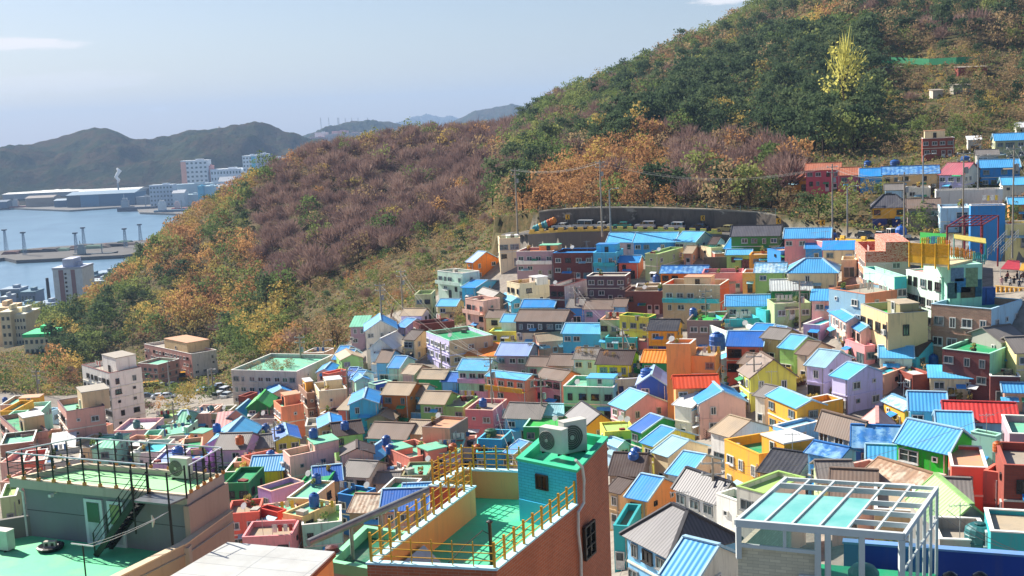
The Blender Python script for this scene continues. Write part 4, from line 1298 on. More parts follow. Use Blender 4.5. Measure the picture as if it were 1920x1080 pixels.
vs = SC.view_settings; vs.view_transform = 'Standard'; vs.look = 'None'; vs.gamma = 1; vs.use_curve_mapping = False
vs.exposure = EXPOSURE = 1.12
SC.render.engine = 'CYCLES'
SC.cycles.use_denoising = True
SC.cycles.max_bounces = 6; SC.cycles.diffuse_bounces = 4; SC.cycles.glossy_bounces = 3; SC.cycles.transparent_max_bounces = 12; SC.cycles.volume_bounces = 0
SC.cycles.transmission_bounces = 4

# ================================================================= ground, road, sea, far hills
def grid_mesh(name, X, Y, Z, mat, smooth=True, attrs=None):
    ny, nx = X.shape
    me = bpy.data.meshes.new(name)
    co_ = np.stack([X, Y, Z], -1).reshape(-1, 3).astype(np.float32)
    idx = np.arange(ny * nx).reshape(ny, nx)
    fc = np.stack([idx[:-1, :-1], idx[:-1, 1:], idx[1:, 1:], idx[1:, :-1]], -1).reshape(-1, 4)
    me.vertices.add(len(co_)); me.vertices.foreach_set('co', co_.ravel())
    me.loops.add(fc.size); me.loops.foreach_set('vertex_index', fc.ravel().astype(np.int32))
    me.polygons.add(len(fc)); me.polygons.foreach_set('loop_start', (np.arange(len(fc)) * 4).astype(np.int32))
    me.polygons.foreach_set('use_smooth', np.full(len(fc), smooth))
    me.update(calc_edges=True)
    for k, v in (attrs or {}).items():
        a = me.attributes.new(k, 'FLOAT', 'POINT'); a.data.foreach_set('value', v.ravel().astype(np.float32))
    me.materials.append(mat)
    ob = bpy.data.objects.new(name, me); COL.objects.link(ob)
    return ob


def px_of(x, y, z):
    P = np.stack([x, y, z], -1) @ np.array(CAMI.transposed())
    zz = np.where(P[..., 2] > -.01, -.01, P[..., 2])
    return 960 + F * P[..., 0] / -zz, 540 - F * P[..., 1] / -zz


# outline (in the photo) of the built-up ground; outside it is soil, grass and scrub
VILL = [(-400, 700), (60, 742), (300, 740), (430, 740), (560, 680), (640, 668), (668, 610), (745, 585), (800, 575), (835, 535), (880, 512), (934, 480), (940, 445), (1000, 430),
        (1500, 430), (1640, 440), (1930, 440), (2400, 430), (2400, 1400), (-600, 1400)]


def poly_mask(px, py, poly):
    c = np.zeros(px.shape, bool); n = len(poly)
    for i in range(n):
        x0, y0 = poly[i]; x1, y1 = poly[(i + 1) % n]
        cond = (y0 > py) != (y1 > py)
        xx = (x1 - x0) * (py - y0) / ((y1 - y0) if y1 != y0 else 1e-9) + x0
        c ^= cond & (px < xx)
    return c


uu = np.linspace(-.62, .66, 300)
DD = np.concatenate([np.linspace(6, 60, 40), np.linspace(61, 300, 330), np.geomspace(302, 1900, 180)])
U_, D_ = np.meshgrid(uu, DD)
X = U_ * D_; Y = D_
Z = gz_np(X, Y)
pxx, pyy = px_of(X, Y, Z)
vm = poly_mask(pxx, pyy, VILL).astype(float)
vm = np.where(Y > 330, 0, vm)
Zn = Z + (1 - vm) * (np.sin(X * .21) * np.cos(Y * .17) * .5) * (Y > 60)

m = NT('ground_soil_and_paving')
at = m.node('ShaderNodeAttribute', attribute_name='paved')
n1 = m.noise(m.pos(), .09, 5, .7); n2 = m.noise(m.pos(), .8, 5, .7); n3 = m.noise(m.pos(), .35, 4, .65)
soil = m.ramp(n1, [(.3, (.06, .06, .028, 1)), (.45, (.1, .08, .035, 1)), (.55, (.14, .1, .05, 1)), (.7, (.05, .065, .022, 1))])
soil = m.mixc(m.math('MULTIPLY', m.ramp(n2, [(.45, bwr(0)), (.6, bwr(1))]), .6), soil, (.035, .05, .018, 1))
pave = m.ramp(n3, [(.3, (.2, .18, .16, 1)), (.5, (.3, .27, .23, 1)), (.7, (.22, .19, .17, 1))])
pave = m.mixc(m.math('MULTIPLY', m.ramp(n2, [(.5, bwr(0)), (.7, bwr(1))]), .5), pave, (.1, .09, .08, 1))
m.bump(n2, .5, .3)
GM = m.fin(m.mixc(at.outputs['Fac'], soil, pave), .95, .1)
g = grid_mesh('ground', X, Y, Zn, GM, True, {'paved': vm}); tag(g, 'sloping village ground and wooded hillside', None, None, 'structure')

# sea
m = NT('sea_water')
nn = m.noise(m.pos(.02, .012, 1), 1, 6, .6); nb = m.noise(m.pos(.12, .07, 1), 1, 4, .6)
m.bump(nb, .22, 1.2)
SM = m.fin(m.ramp(nn, [(.3, (.07, .16, .25, 1)), (.7, (.14, .26, .36, 1))]), .28, .5)
mb = MB(); S = 40000
xs = [-S, S]; mb.poly([(-S, -2000, SEA), (S, -2000, SEA), (S, S, SEA), (-S, S, SEA)])
tag(mb.build('water', SM), 'blue harbour water', None, None, 'structure')

# far hills: ridge lines traced at their real distance
m = NT('wooded_far_hill')
n1 = m.noise(m.pos(), .012, 6, .75); n2 = m.noise(m.pos(), .05, 4, .7)
c = m.ramp(n1, [(.3, (.02, .035, .022, 1)), (.48, (.04, .045, .024, 1)), (.56, (.065, .045, .028, 1)), (.7, (.018, .03, .02, 1))])
c = m.mixc(m.math('MULTIPLY', m.ramp(n2, [(.45, bwr(0)), (.62, bwr(1))]), .5), c, (.02, .03, .015, 1))
m.bump(n2, 1.0, 8)
HM = m.fin(c, 1.0, 0)


def far_hill(name, line, D0, D1, D2, label, amp=14):
    xs_ = np.array([p[0] for p in line], float); ys_ = np.array([p[1] for p in line], float)
    pxs = np.linspace(xs_[0], xs_[-1], 260)
    ys = np.interp(pxs, xs_, ys_)
    D = np.linspace(D0, D2, 70)
    X = np.zeros((70, 260)); Y = X.copy(); Z = X.copy()
    from mathutils import noise as mn
    for i in range(260):
        d = ray(pxs[i], ys[i]); u = d.x / d.y; zr = d.z / d.y * D1
        for j in range(70):
            t = (D[j] - D0) / (D1 - D0)
            s = math.sin(min(t, 1) * math.pi / 2) ** 1.1 if t <= 1 else max(0, 1 - (t - 1) * (D1 - D0) / (D2 - D1)) ** .7
            x = u * D[j]
            nz = mn.fractal(Vector((x * .0042, D[j] * .0042, 1.7)), .9, 2.2, 5)
            wgt = math.sin(min(max(t, 0), 1) * math.pi) if t <= 1 else 0
            z = SEA - 6 + (zr - SEA + 6) * s + nz * (10 + 95 * wgt) * min(1, t * 3) * .6 * amp / 14
            if abs(t - 1) < .04: z += mn.noise(Vector((x * .05, 0, 0))) * 3
            X[j, i] = x; Y[j, i] = D[j]; Z[j, i] = z
    o = grid_mesh(name, X, Y, Z, HM, True)
    return tag(o, label, None, None, 'structure')


far_hill('hill', [(-260, 310), (-80, 300), (0, 285), (60, 269), (110, 254), (150, 242), (175, 237), (200, 238), (220, 247), (245, 260), (290, 268), (320, 263), (350, 253), (400, 248), (430, 243),
                  (475, 240), (500, 246), (530, 259), (560, 262), (620, 270), (760, 280)], 2240, 2900, 3700, 'wooded bluish hill across the harbour')
far_hill('hill', [(470, 275), (560, 262), (600, 250), (650, 236), (690, 227), (730, 226), (755, 233), (780, 236), (850, 245), (980, 262)], 3300, 4300, 5200, 'far wooded ridge with pylons on it', 16)
far_hill('hill', [(830, 240), (862, 222), (890, 209), (920, 203), (960, 200), (995, 204), (1020, 203), (1060, 215), (1150, 240)], 4300, 5600, 6800, 'bluish far hill right of the middle', 16)
far_hill('hill', [(730, 245), (770, 222), (800, 216), (830, 220), (870, 232)], 9000, 11500, 13000, 'faint pale hill on the horizon', 24)

# the road on its bench
m = NT('asphalt'); nz = m.noise(m.pos(), 2.0, 5)
AS = m.fin(m.ramp(nz, [(.35, (.085, .085, .088, 1)), (.65, (.125, .12, .12, 1))]), .9, .2)
rd = MB(); ln = MB()


def road_pts(off, z=0.0, step=6):
    out = []
    xs = np.arange(_RX[0], _RX[-1], step)
    for x in xs:
        y = float(np.interp(x, _RX, _RY)); zz = float(np.interp(x, _RX, _RZ))
        out.append(Vector((x, y + off, zz + z)))
    return out


a, b = road_pts(-4.4, .02), road_pts(4.6, .02)
for i in range(len(a) - 1): rd.poly([a[i], a[i + 1], b[i + 1], b[i]])
tag(rd.build('road', AS), 'grey asphalt hillside road', None, None, 'structure')
a, b = road_pts(-.07, .026), road_pts(.07, .026)
for i in range(len(a) - 1):
    ln.poly([a[i], a[i + 1], b[i + 1], b[i]])
tag(ln.build('road_marking', m_plain('yellow_paint', 'c9a32c', .7)), 'yellow centre line', None, None, 'structure')
# ================================================================= foreground buildings
UP = Vector((0, 0, 1))


def V(p, z): return Vector((p[0], p[1], z))


def prism(mb, poly, z0, z1, mi=0, bottom=False):
    return mb.hexa([V(p, z0) for p in poly], [V(p, z1) for p in poly], mi, bottom)


def wall_run(mb, path, z0, z1, th, mi=0, closed=False):
    pts = [V(p, 0) for p in path]
    n = len(pts)
    for i in range(n if closed else n - 1):
        a, b = pts[i], pts[(i + 1) % n]
        d = (b - a).normalized(); s = Vector((-d.y, d.x, 0)) * th / 2
        e = d * (th / 2 - .002)
        q = [a - s - e, b - s + e, b + s + e, a + s - e]
        mb.hexa([V(p, z0) for p in q], [V(p, z1 + .001 * i) for p in q], mi, True)
    return mb


def railing(name, label, path, h, nposts, postw, railn, pm, rm, foot=None, toprail=None, group=None, cat='railing'):
    """path: list of 3D points on the base"""
    root = empty(name, path[0], label, cat, group); O = root.location.copy()
    P = MB(); Rr = MB(); Ft = MB(); T = MB()
    for i in range(len(path) - 1):
        a, b = path[i], path[i + 1]; n = nposts[i]
        for k in range(n + 1):
            if k == n and i < len(path) - 2: continue
            p = a.lerp(b, k / n)
            P = MB(); P.box(p + UP * h / 2, (postw, postw, h), (((b - a).normalized()), UP.cross((b - a).normalized()).normalized(), UP))
            po = P.build('post', pm, root, O)
            if foot: Ft = MB(); Ft.box(p + UP * .06, (.13, .13, .13)); Ft.build('post_foot', foot, po, O)
        for r in range(railn):
            z = h * (r + .8) / (railn + .3)
            if toprail and r == railn - 1: continue
            Rr.bar(a + UP * z, b + UP * z, .025)
        if toprail: T.bar(a + UP * (h + .02), b + UP * (h + .02), .05)
    Rr.build('rail', rm, root, O)
    if toprail: T.build('top_rail', toprail, root, O)
    return root


def ac_unit(p, yaw, label, w=.88, h=.7, d=.34, group=None, feet=True):
    root = empty('air_conditioner', p, label, 'air conditioner', group); O = Vector(p)
    X = Vector((math.cos(yaw), math.sin(yaw), 0)); Yv = Vector((-math.sin(yaw), math.cos(yaw), 0))   # front faces -Yv
    ax = (X, Yv, UP)
    b = MB(); b.box(O + UP * (h / 2 + .06), (w, d, h), ax)
    b.box(O + UP * (h + .075), (w + .03, d + .03, .03), ax)
    b.build('casing', m_plain('ac_casing', 'c9c6bd', .5, var=.06), root, O)
    fc = O + UP * (h / 2 + .06) - Yv * (d / 2 + .004) - X * w * .17
    g = MB(); k = 20; r = h * .40
    ring = [fc + (X * math.cos(t) + UP * math.sin(t)) * r for t in [2 * math.pi * i / k for i in range(k)]]
    g.hexa([q for q in ring], [q - Yv * .012 for q in ring], 0, False)
    g.build('fan_grille', m_plain('dark_grille', '55564f', .6), root, O)
    s = MB()
    for i in range(6):
        rr = r * (i + 1) / 6
        pts = [fc - Yv * .018 + (X * math.cos(t) + UP * math.sin(t)) * rr for t in [2 * math.pi * j / 20 for j in range(21)]]
        s.tube(pts, .006, 4, cap=False)
    hubp = [fc - Yv * .02 + (X * math.cos(t) + UP * math.sin(t)) * r * .2 for t in [2 * math.pi * j / 12 for j in range(12)]]
    s.hexa(hubp, [q - Yv * .02 for q in hubp], 0, False)
    s.build('fan_guard', m_plain('ac_guard', 'b5b3aa', .5), root, O)
    if feet:
        f_ = MB()
        for sx in (-1, 1): f_.box(O + X * sx * w * .36 + UP * .03, (.06, d + .1, .06), ax)
        f_.build('foot', M_BLACK, root, O)
    return root


# ---- left grey stair house -------------------------------------------------
zR = -14.0; zD = -16.6
FL, FR, BR, BL = UZ(17, 897, zR), UZ(350, 930, zR), UZ(419, 889, zR), UZ(155, 868, zR)
root = empty('stair_house', (FL + FR + BR + BL) / 4, 'grey flat-roofed stair house with green deck, black railing and two white doors', 'building'); O = root.location.copy()
GREYW = m_wall('75777c', .5); FASC = m_wall('a59a8e', .7); BEIGEW = m_wall('a08c7e', .5)
quad = [FL, FR, BR, BL]
I = inset(quad, .28)
W = MB()
prism(W, I, zD - .3, zR - .37, 0)
W.build('wall', GREYW, root, O)
b = MB()
J = inset(quad, .24)
for i in range(4):
    j = (i + 1) % 4
    b.hexa([V(quad[i], zR - .38), V(quad[j], zR - .38), V(J[j], zR - .38), V(J[i], zR - .38)], [V(quad[i], zR), V(quad[j], zR), V(J[j], zR), V(J[i], zR)], 0, True)
b.poly([V(p, zR - .375) for p in quad])
b.build('roof_edge', FASC, root, O)
b = MB(); b.poly([V(p, zR - .22) for p in J]); GD = m_deck('9ade9c', .3); b.build('roof_deck', GD, root, O)
b = MB(); J2 = inset(quad, .03); J3 = inset(quad, .2)
for i in range(4):
    j = (i + 1) % 4
    b.hexa([V(J2[i], zR + .004), V(J2[j], zR + .004), V(J3[j], zR + .004), V(J3[i], zR + .004)], [V(J2[i], zR + .03), V(J2[j], zR + .03), V(J3[j], zR + .03), V(J3[i], zR + .03)], 0, True)
b.build('coping', m_wall('cdbfa4', .5), root, O)
fdir = (I[1] - I[0]); fl = fdir.length; fu = fdir.normalized(); fn = Vector((fu.y, -fu.x, 0))


def on_front(px):        # point on the front wall at a pixel column
    lo, hi = 0.0, 1.0
    for _ in range(30):
        m_ = (lo + hi) / 2
        if proj(V(I[0] + fdir * m_, -15.8))[0] < px: lo = m_
        else: hi = m_
    return I[0] + fdir * lo


for (x0, x1, gl) in ((163, 197, '1d2a2c'), (206, 236, '8a7c4a')):
    a_, b_ = on_front(x0), on_front(x1); c = (a_ + b_) / 2; wd = (b_ - a_).length
    d = MB(); zc = zD + .98
    d.box(V(c, zc) + fn * .03, (wd, .08, 1.96), (fu, fn, UP))
    do = d.build('door', m_plain('white_door', 'cfd6d8', .45, var=.05), root, O)
    d = MB(); d.box(V(c, zc) + fn * .075, (wd - .3, .012, 1.7), (fu, fn, UP)); d.build('door_panel', m_plain('white_door_panel', 'b9c4c6', .5), do)
    d2 = MB(); d2.box(V(c, zc + .42) + fn * .085, (wd - .34, .02, .85), (fu, fn, UP)); gg = d2.build('door_glass', m_glass(gl), do)
    for o_ in do.children: o_.parent = do; o_.matrix_parent_inverse = Matrix.Translation(-O)
b = MB(); p0 = on_front(43) + fn * .1
b.tube([V(p0 + fn * .12, zR - .3), V(p0 + fn * .12, zR - .5), V(p0, zR - .62), V(p0 + fu * .0, zD + .02)], .055, 8); b.build('drain_pipe', M_WHITE, root, O)
b = MB(); b.box(V(I[0] + fdir * .5, zR - 1.42) + fn * .006, (fl - .1, .012, .02), (fu, fn, UP)); b.build('wall_joint', m_plain('joint', '33393a'), root, O)
lm = MB(); p1 = on_front(112); lm.tube([V(p1, zR - .52), V(p1, zR - .52) + fn * .25], .05, 8); lm.box(V(p1, zR - .55) + fn * .33, (.14, .18, .12), (fu, fn, UP)); lm.build('wall_lamp', M_WHITE, root, O)

# lower deck and its walls
root2 = empty('terrace_building', UZ(150, 1060, zD), 'terrace building below the grey stair house, green floor and beige parapet', 'building'); O2 = root2.location.copy()
b = MB(); fp = [UZ(405, 975, zD), UZ(344, 1032, zD), UZ(228, 1092, zD), UZ(60, 1180, zD), UZ(-420, 1180, zD), UZ(-420, 1000, zD), BL]
b.poly([V(p, zD) for p in fp]); GD2 = m_deck('62cf98', .35); b.build('deck', GD2, root2, O2)
R0, R1, R2, R3 = UZ(428, 963, -15.6), UZ(344, 1020, -15.6), UZ(228, 1077, -15.6), UZ(40, 1170, -15.6)
b = MB(); wall_run(b, [BR + (R0 - BR) * .6, R1, R2, R3], zD - 26, -15.6, .3); b.build('parapet', BEIGEW, root2, O2)
b = MB(); wall_run(b, [BR + (R0 - BR) * .6, R1, R2, R3], -15.596, -15.54, .36); b.build('coping', m_wall('c2ad92', .5), root2, O2)
b = MB(); o3 = Vector((.2, 0, 0))
b.tube([V(R0, -15.95) + o3, V(R1, -15.95) + o3, V(R2, -15.95) + o3, V(R3, -15.95) + o3], .03, 6); b.build('cable_pipe', m_plain('grey_pipe', '9c9a98'), root2, O2)
b = MB(); b.box(V(R1, -20), (.5, .4, 8.6)); b.build('pier', FASC, root2, O2)
L0, L1 = UZ(-60, 984, -15.7), V(I[0], -15.7)
b = MB(); wall_run(b, [L0, L1], zD - .2, -15.7, .2); b.build('side_wall', m_wall('6f6c68', .5), root2, O2)
# main body under the stair house right side
b = MB(); wall_run(b, [BR, FR], -30, zR - .39, .24); b.build('end_wall', BEIGEW, root2, O2)
b = MB(); prism(b, [V(p, 0) for p in fp], zD - 24, zD - .02); b.build('lower_wall', BEIGEW, root2, O2)

front_end = FL.lerp(FR, .8)
railing('railing', 'black railing with white top rail around the grey stair house roof', [V(p, zR + .03) for p in (front_end, FL, BL, BR, FR.lerp(BR, .12))], 1.1, [9, 5, 8, 5], .05, 4, M_BLACK, M_BLACK,
        m_plain('orange_rubber', 'c98a4e', .7), m_plain('white_rail', 'c9ced6', .4))
st = empty('steel_staircase', V(front_end, zR), 'black steel staircase leading up to the grey stair house roof', 'staircase'); Os = st.location.copy()
LP = [front_end + fn * 0.0, FR + fn * .0, FR + fn * .95 - fu * .1, front_end + fn * .95]
b = MB(); prism(b, LP, zR - .1, zR - .03, 0, True); b.build('landing', m_plain('checker_plate', '6f7274', .4, .5, .4), st, Os)
b = MB()
s_top = V(front_end + fn * .5, zR - .12); s_bot = UZ(213, 1049, zD)
s_bot = V(on_front(213) + fn * .75, zD)
s_dir = (s_bot - s_top); side = fn * .42
for sg in (-1, 1):
    b.bar(s_top + side * sg, s_bot + side * sg, .05, .24)
b.build('stringer', M_BLACK, st, Os)
b = MB()
for k in range(1, 11):
    p = s_top.lerp(s_bot, k / 11); b.box(p + UP * .05, (.24, .8, .03), (fu, fn, UP))
b.build('tread', m_plain('steel_tread', '26272a', .5), st, Os)
b = MB()
for sg in (-1, 1):
    for k in (0, .33, .66, 1.0):
        p = s_top.lerp(s_bot, k) + side * sg; b.bar(p, p + UP * 1.0, .045)
    for hh in (.45, .72, 1.0): b.bar(s_top + side * sg + UP * hh, s_bot + side * sg + UP * hh, .025)
for p in LP: b.bar(V(p, zR - .1), V(p, zR + 1.25), .06)
for i, j in ((1, 2), (2, 3)):
    for hh in (.5, 1.1): b.bar(V(LP[i], zR + hh), V(LP[j], zR + hh), .025)
b.bar(V(LP[2], zR - .1), V(LP[2], zD), .08); b.bar(V(LP[3], zR - .1), V(LP[3], zD + 1.2), .06)
b.build('handrail', M_BLACK, st, Os)
yawF = math.atan2(fu.y, fu.x)
ac_unit(V(UZ(342, 897, zR - .22), zR - .22), yawF, 'off-white air conditioner on the green roof of the grey stair house', .9, .85, .36)
ac_unit(UZ(4, 1030, zD), yawF, 'off-white air conditioner on the terrace floor at the left edge', 1.1, .8, .4)
v = empty('roof_vent', UZ(257, 878, zR - .22), 'small pale vent pipe on the green stair house roof', 'vent'); b = MB()
b.lathe((0, 0, 0), [(.16, 0), (.16, .6), (.22, .6), (.22, .75), (.05, .85)], 10); b.build('pipe', M_WHITE, v)
# T-shaped clothes post with lines to the stairs
tp = empty('clothesline', UZ(160, 1082, zD - .0), 'black T-shaped clothesline post with white lines tied to the stairs', 'clothesline'); Ot = tp.location.copy()
base = UZ(163, 1100, zD); top = V(base, UZ(157, 1025, -15.2).z); top = V(base, -14.95)
b = MB(); b.tube([base, top], .03, 6); b.build('post', M_BLACK, tp, Ot)
b = MB(); b.tube([top - fu * .55, top + fu * .5], .03, 6); b.build('crossbar', M_WHITE, tp, Ot)
b = MB(); e1 = V(LP[2], zR - .3)
for s_ in (.1, .45):
    a0 = top + fu * s_; mid = (a0 + e1) / 2 - UP * .12
    b.tube([a0, a0.lerp(mid, .5) - UP * .03, mid, mid.lerp(e1, .5) - UP * .03, e1], .014, 5)
b.build('line', M_WHITE, tp, Ot)
b = MB(); pr = e1 - fu * .9 - UP * .25
b.tube([pr, pr - UP * .25 + fu * .05, pr - UP * .5], [.03, .07, .02], 6); b.build('rag', m_plain('white_rag', 'cfcfc0'), tp, Ot)
# inflatable-looking tray weighed down by a concrete block
tr = empty('rubber_tray', UZ(95, 1030, zD), 'black and white rubber tray holding a concrete block on the terrace', 'tray'); b = MB()
b.lathe((0, 0, 0), [(.2, 0), (.52, .04), (.56, .16), (.48, .2), (.3, .12)], 14); b.build('tray', m_plain('black_rubber', '22242c', .5), tr)
cb = empty('concrete_block', UZ(95, 1026, zD + .14), 'grey concrete block lying in the black rubber tray', 'block'); b = MB()
b.box((0, 0, .14), (.5, .22, .26)); b.build('block', M_CONC, cb)
for sx in (-.12, .12):
    b = MB(); b.box((sx, -.112, .14), (.12, .01, .14)); b.build('hole', m_plain('dark_hole', '3c3a36'), cb)

# ---- white sheet roof ------------------------------------------------------
zW = -15.45
wr = [UZ(427, 1016, zW), UZ(628, 1034, zW), UZ(560, 1100, zW), UZ(470, 1180, zW), UZ(150, 1180, zW)]
root = empty('sheet_roofed_shed', wr[1], 'shed roofed with large white metal sheets beside the beige parapet', 'shed'); O = root.location.copy()
m = NT('white_sheet'); u_ = m.uv()
sep = m.node('ShaderNodeTexBrick'); sep.offset = 0
for k_, v_ in (('Color1', lin('c6c7c2')), ('Color2', lin('bbbdb9')), ('Mortar', lin('7e8286'))): sep.inputs[k_].default_value = v_
sep.inputs['Scale'].default_value = 1; sep.inputs['Mortar Size'].default_value = .012; sep.inputs['Brick Width'].default_value = 2.4; sep.inputs['Row Height'].default_value = 1.05
m.link(u_, sep.inputs['Vector'])
ns = m.noise(m.pos(), 1.2, 5)
WS = m.fin(m.mixc(m.math('MULTIPLY', m.ramp(ns, [(.45, bwr(0)), (.7, bwr(1))]), .3), sep.outputs[0], lin('8f8a80')), .35, .5)
b = MB(); b.hexa([V(p, zW - .08) for p in wr], [V(p, zW) for p in wr], 0, True); b.build('roof', WS, root, O)
b = MB(); wi = [p.lerp(sum(wr, Vector()) / 5, .03) for p in wr]; prism(b, wi, zW - 22, zW - .1); b.build('wall', m_wall('c9b27a'), root, O)
b = MB(); b.bar(V(wr[1], zW - .14), V(wr[2], zW - .14), .06, .12); b.build('gutter', m_plain('brown_gutter', '8a5a2c'), root, O)

# ---- centre brick building -------------------------------------------------
z1 = -13.4; z2 = -14.5; zT = -12.2
NL, NRt, T3 = UZ(688, 1058, z1), UZ(931, 1070, z1), UZ(1083, 947, z1)
J2_, J1_, F2L, F2R = UZ(877, 916, z1), UZ(805, 912, z1), UZ(865, 879, z1), UZ(976, 883, z1)
TFL, TFR, TBR = UZ(970, 863, zT), UZ(1081, 866, zT), UZ(1138, 823, zT)
TFR = V(T3, zT); TBL = TFL + TBR - TFR
BRK = m_brick('b5603f', 'b08f7c', w=.36, hgt=.1, vary=.1); BRKD = m_brick('6d2a26', '86605a', w=.4, hgt=.12, vary=.1)
BLUEB = m_brick('3cb6d8', '2488aa', w=.32, hgt=.11, vary=.05)
root = empty('brick_building', (NL + T3) / 2, 'red brick building with green roof terrace, yellow railings and a bright blue stair tower', 'building'); O = root.location.copy()
dr_ = (T3 - NRt).normalized()
BRc = V(TBR, z1)
outer = [NL, NRt, T3, BRc, V(TBL, z1), F2R, F2L, J1_, J2_]
b = MB(); prism(b, [NL, NRt, T3, BRc, V(TBL, 0), F2R, F2L, J1_, J2_], -46, z2 - .01)
b.build('outer_wall', BRK, root, O)
b = MB(); b.poly([V(p, z2) for p in outer]); CD = m_deck('4cc795', .4); b.build('deck', CD, root, O)
path = [T3, NRt, NL, J2_, J1_, F2L, F2R]


def run_off(path, off):          # shift a polyline sideways
    out = []
    for i, p in enumerate(path):
        ds = []
        if i > 0: ds.append((V(path[i], 0) - V(path[i - 1], 0)).normalized())
        if i < len(path) - 1: ds.append((V(path[i + 1], 0) - V(path[i], 0)).normalized())
        nrm = [Vector((d.y, -d.x, 0)) for d in ds]
        n_ = sum(nrm, Vector()) / len(nrm); n_ = n_ / max(.5, n_.length) ** 2 if len(nrm) > 1 else n_
        out.append(V(p, 0) + n_ * off)
    return out


# inside lies to the left or right of the path: pick by testing
test = run_off(path, .3)
cin = (NL + T3 + F2R) / 3
sgn = 1 if (test[1] - V(cin, 0)).length < (V(path[1], 0) - V(cin, 0)).length else -1


def band(mb, path, o1, o2, za, zb):
    A_, B_ = run_off(path, sgn * o1), run_off(path, sgn * o2)
    for i in range(len(path) - 1):
        q_ = [A_[i], A_[i + 1], B_[i + 1], B_[i]]
        mb.hexa([V(p, za) for p in q_], [V(p, zb) for p in q_], 0, True)


b = MB(); band(b, path, 0, .1, z2 - .009, z1 - .002); b.build('brick_parapet', BRK, root, O)
b = MB(); band(b, path, .101, .2, z2 - .008, z1 - .003); b.build('parapet_lining', m_wall('dc9258', .6), root, O)
b = MB(); band(b, path, -.03, .24, z1, z1 + .06); b.build('coping', m_wall('a8cfdc', .6), root, O)
twr = [TFL, TFR, TBR, TBL]
b = MB()
it = inset(twr, .2)
for i in range(4):
    j = (i + 1) % 4
    mi = 0 if i == 0 or i == 3 else 1
    b.poly([V(twr[i], z2), V(twr[j], z2), V(twr[j], zT), V(twr[i], zT)], mi)
    b.poly([V(it[i], zT - .3), V(it[j], zT - .3), V(it[j], zT), V(it[i], zT)], 2)
tw = b.build('stair_tower', [BLUEB, BRK, m_wall('1f9c74')], root, O)
b = MB(); b.poly([V(p, zT - .28) for p in it]); b.build('tower_roof', m_deck('2bb98a', .2), tw)
b = MB(); ot = inset(twr, -.05)
for i in range(4):
    j = (i + 1) % 4
    b.hexa([V(ot[i], zT + .003), V(ot[j], zT + .003), V(it[j], zT + .003), V(it[i], zT + .003)], [V(ot[i], zT + .09), V(ot[j], zT + .09), V(it[j], zT + .09), V(it[i], zT + .09)], 0, True)
b.build('tower_coping', m_wall('2bae84', .7), tw)
for o_ in tw.children: o_.matrix_parent_inverse = Matrix.Translation(-O)
tu = (TFR - TFL).normalized(); tn = Vector((tu.y, -tu.x, 0))
wc = TFL.lerp(TFR, .42); wc = V(wc, UD(1017, 904, wc.y).z)
b = MB()
for (cx, cz, sx, sz) in ((0, .26, .56, .05), (0, -.26, .56, .05), (-.26, 0, .05, .5), (.26, 0, .05, .5), (0, 0, .04, .5)):
    b.box(wc + tu * cx + UP * cz + tn * .02, (sx, .08, sz), (tu, tn, UP))
wo = b.build('window', M_DARKF, root, O)
b = MB(); b.box(wc + tn * .012, (.5, .03, .5), (tu, tn, UP)); po = b.build('pane', GL3, wo); po.matrix_parent_inverse = Matrix.Translation(-O)
# blue plinth strip below the brickwork of the tower
b = MB(); b.box(V(TFL.lerp(TFR, .5), z2 + .42) + tn * .012, ((TFR - TFL).length - .02, .03, .84), (tu, tn, UP)); b.build('painted_plinth', m_wall('34b4de', .3), root, O)
# barred window and the white pipe on the right-hand brick wall
rn = Vector((dr_.y, -dr_.x, 0)); rn = rn if rn.x > 0 else -rn


def on_right(px, z):
    lo, hi = -2.0, 9.0
    for _ in range(40):
        m_ = (lo + hi) / 2
        if proj(V(NRt + dr_ * m_, z))[0] < px: lo = m_
        else: hi = m_
    return V(NRt + dr_ * lo, z)


wz = None
p_ = on_right(1106, -16.3); pz = UD(1106, 1012, p_.y).z; p_ = V(p_, pz)
b = MB()
for (cx, cz, sx, sz) in ((0, .6, .95, .07), (0, -.6, .95, .07), (-.45, 0, .07, 1.2), (.45, 0, .07, 1.2), (0, 0, .04, 1.2), (0, .2, .9, .04), (0, -.2, .9, .04)):
    b.box(p_ + dr_ * cx + UP * cz + rn * .05, (sx, .1, sz), (dr_, rn, UP))
wo = b.build('barred_window', M_DARKF, root, O)
b = MB(); b.box(p_ + rn * .012, (.9, .03, 1.15), (dr_, rn, UP)); po = b.build('pane', GL3, wo); po.matrix_parent_inverse = Matrix.Translation(-O)
b = MB(); pts = []
for (px, py) in ((1076, 862), (1088, 876), (1090, 900), (1088, 942), (1077, 960), (1076, 1000), (1079, 1040), (1078, 1090)):
    w0 = on_right(px, -13.0); pts.append(V(w0 + rn * .12, UD(px, py, w0.y).z))
b.tube(pts, .055, 8); b.build('white_conduit', M_WHITE, root, O)
YEL = m_plain('yellow_paint_rail', 'd9a021', .5)
cp = run_off(path, sgn * .1)
P3 = [V(p, z1 + .06) for p in cp]
railing('railing', 'yellow railing along the left parapet of the brick building', [P3[2], P3[3]], .95, [12], .07, 3, YEL, YEL)
railing('railing', 'thin yellow railing on the front parapet of the brick building', [P3[1], P3[2]], .8, [6], .03, 3, YEL, YEL)
railing('railing', 'yellow railing on the right parapet between corner and blue tower', [P3[1], P3[0]], .8, [9], .07, 3, YEL, YEL)
railing('railing', 'yellow railing around the far end of the brick building terrace', [P3[3], P3[4], P3[5], P3[6]], .95, [3, 5, 5], .06, 4, YEL, YEL)
yt = math.atan2(tu.y, tu.x)
acp = UZ(1040, 862, zT - .28)
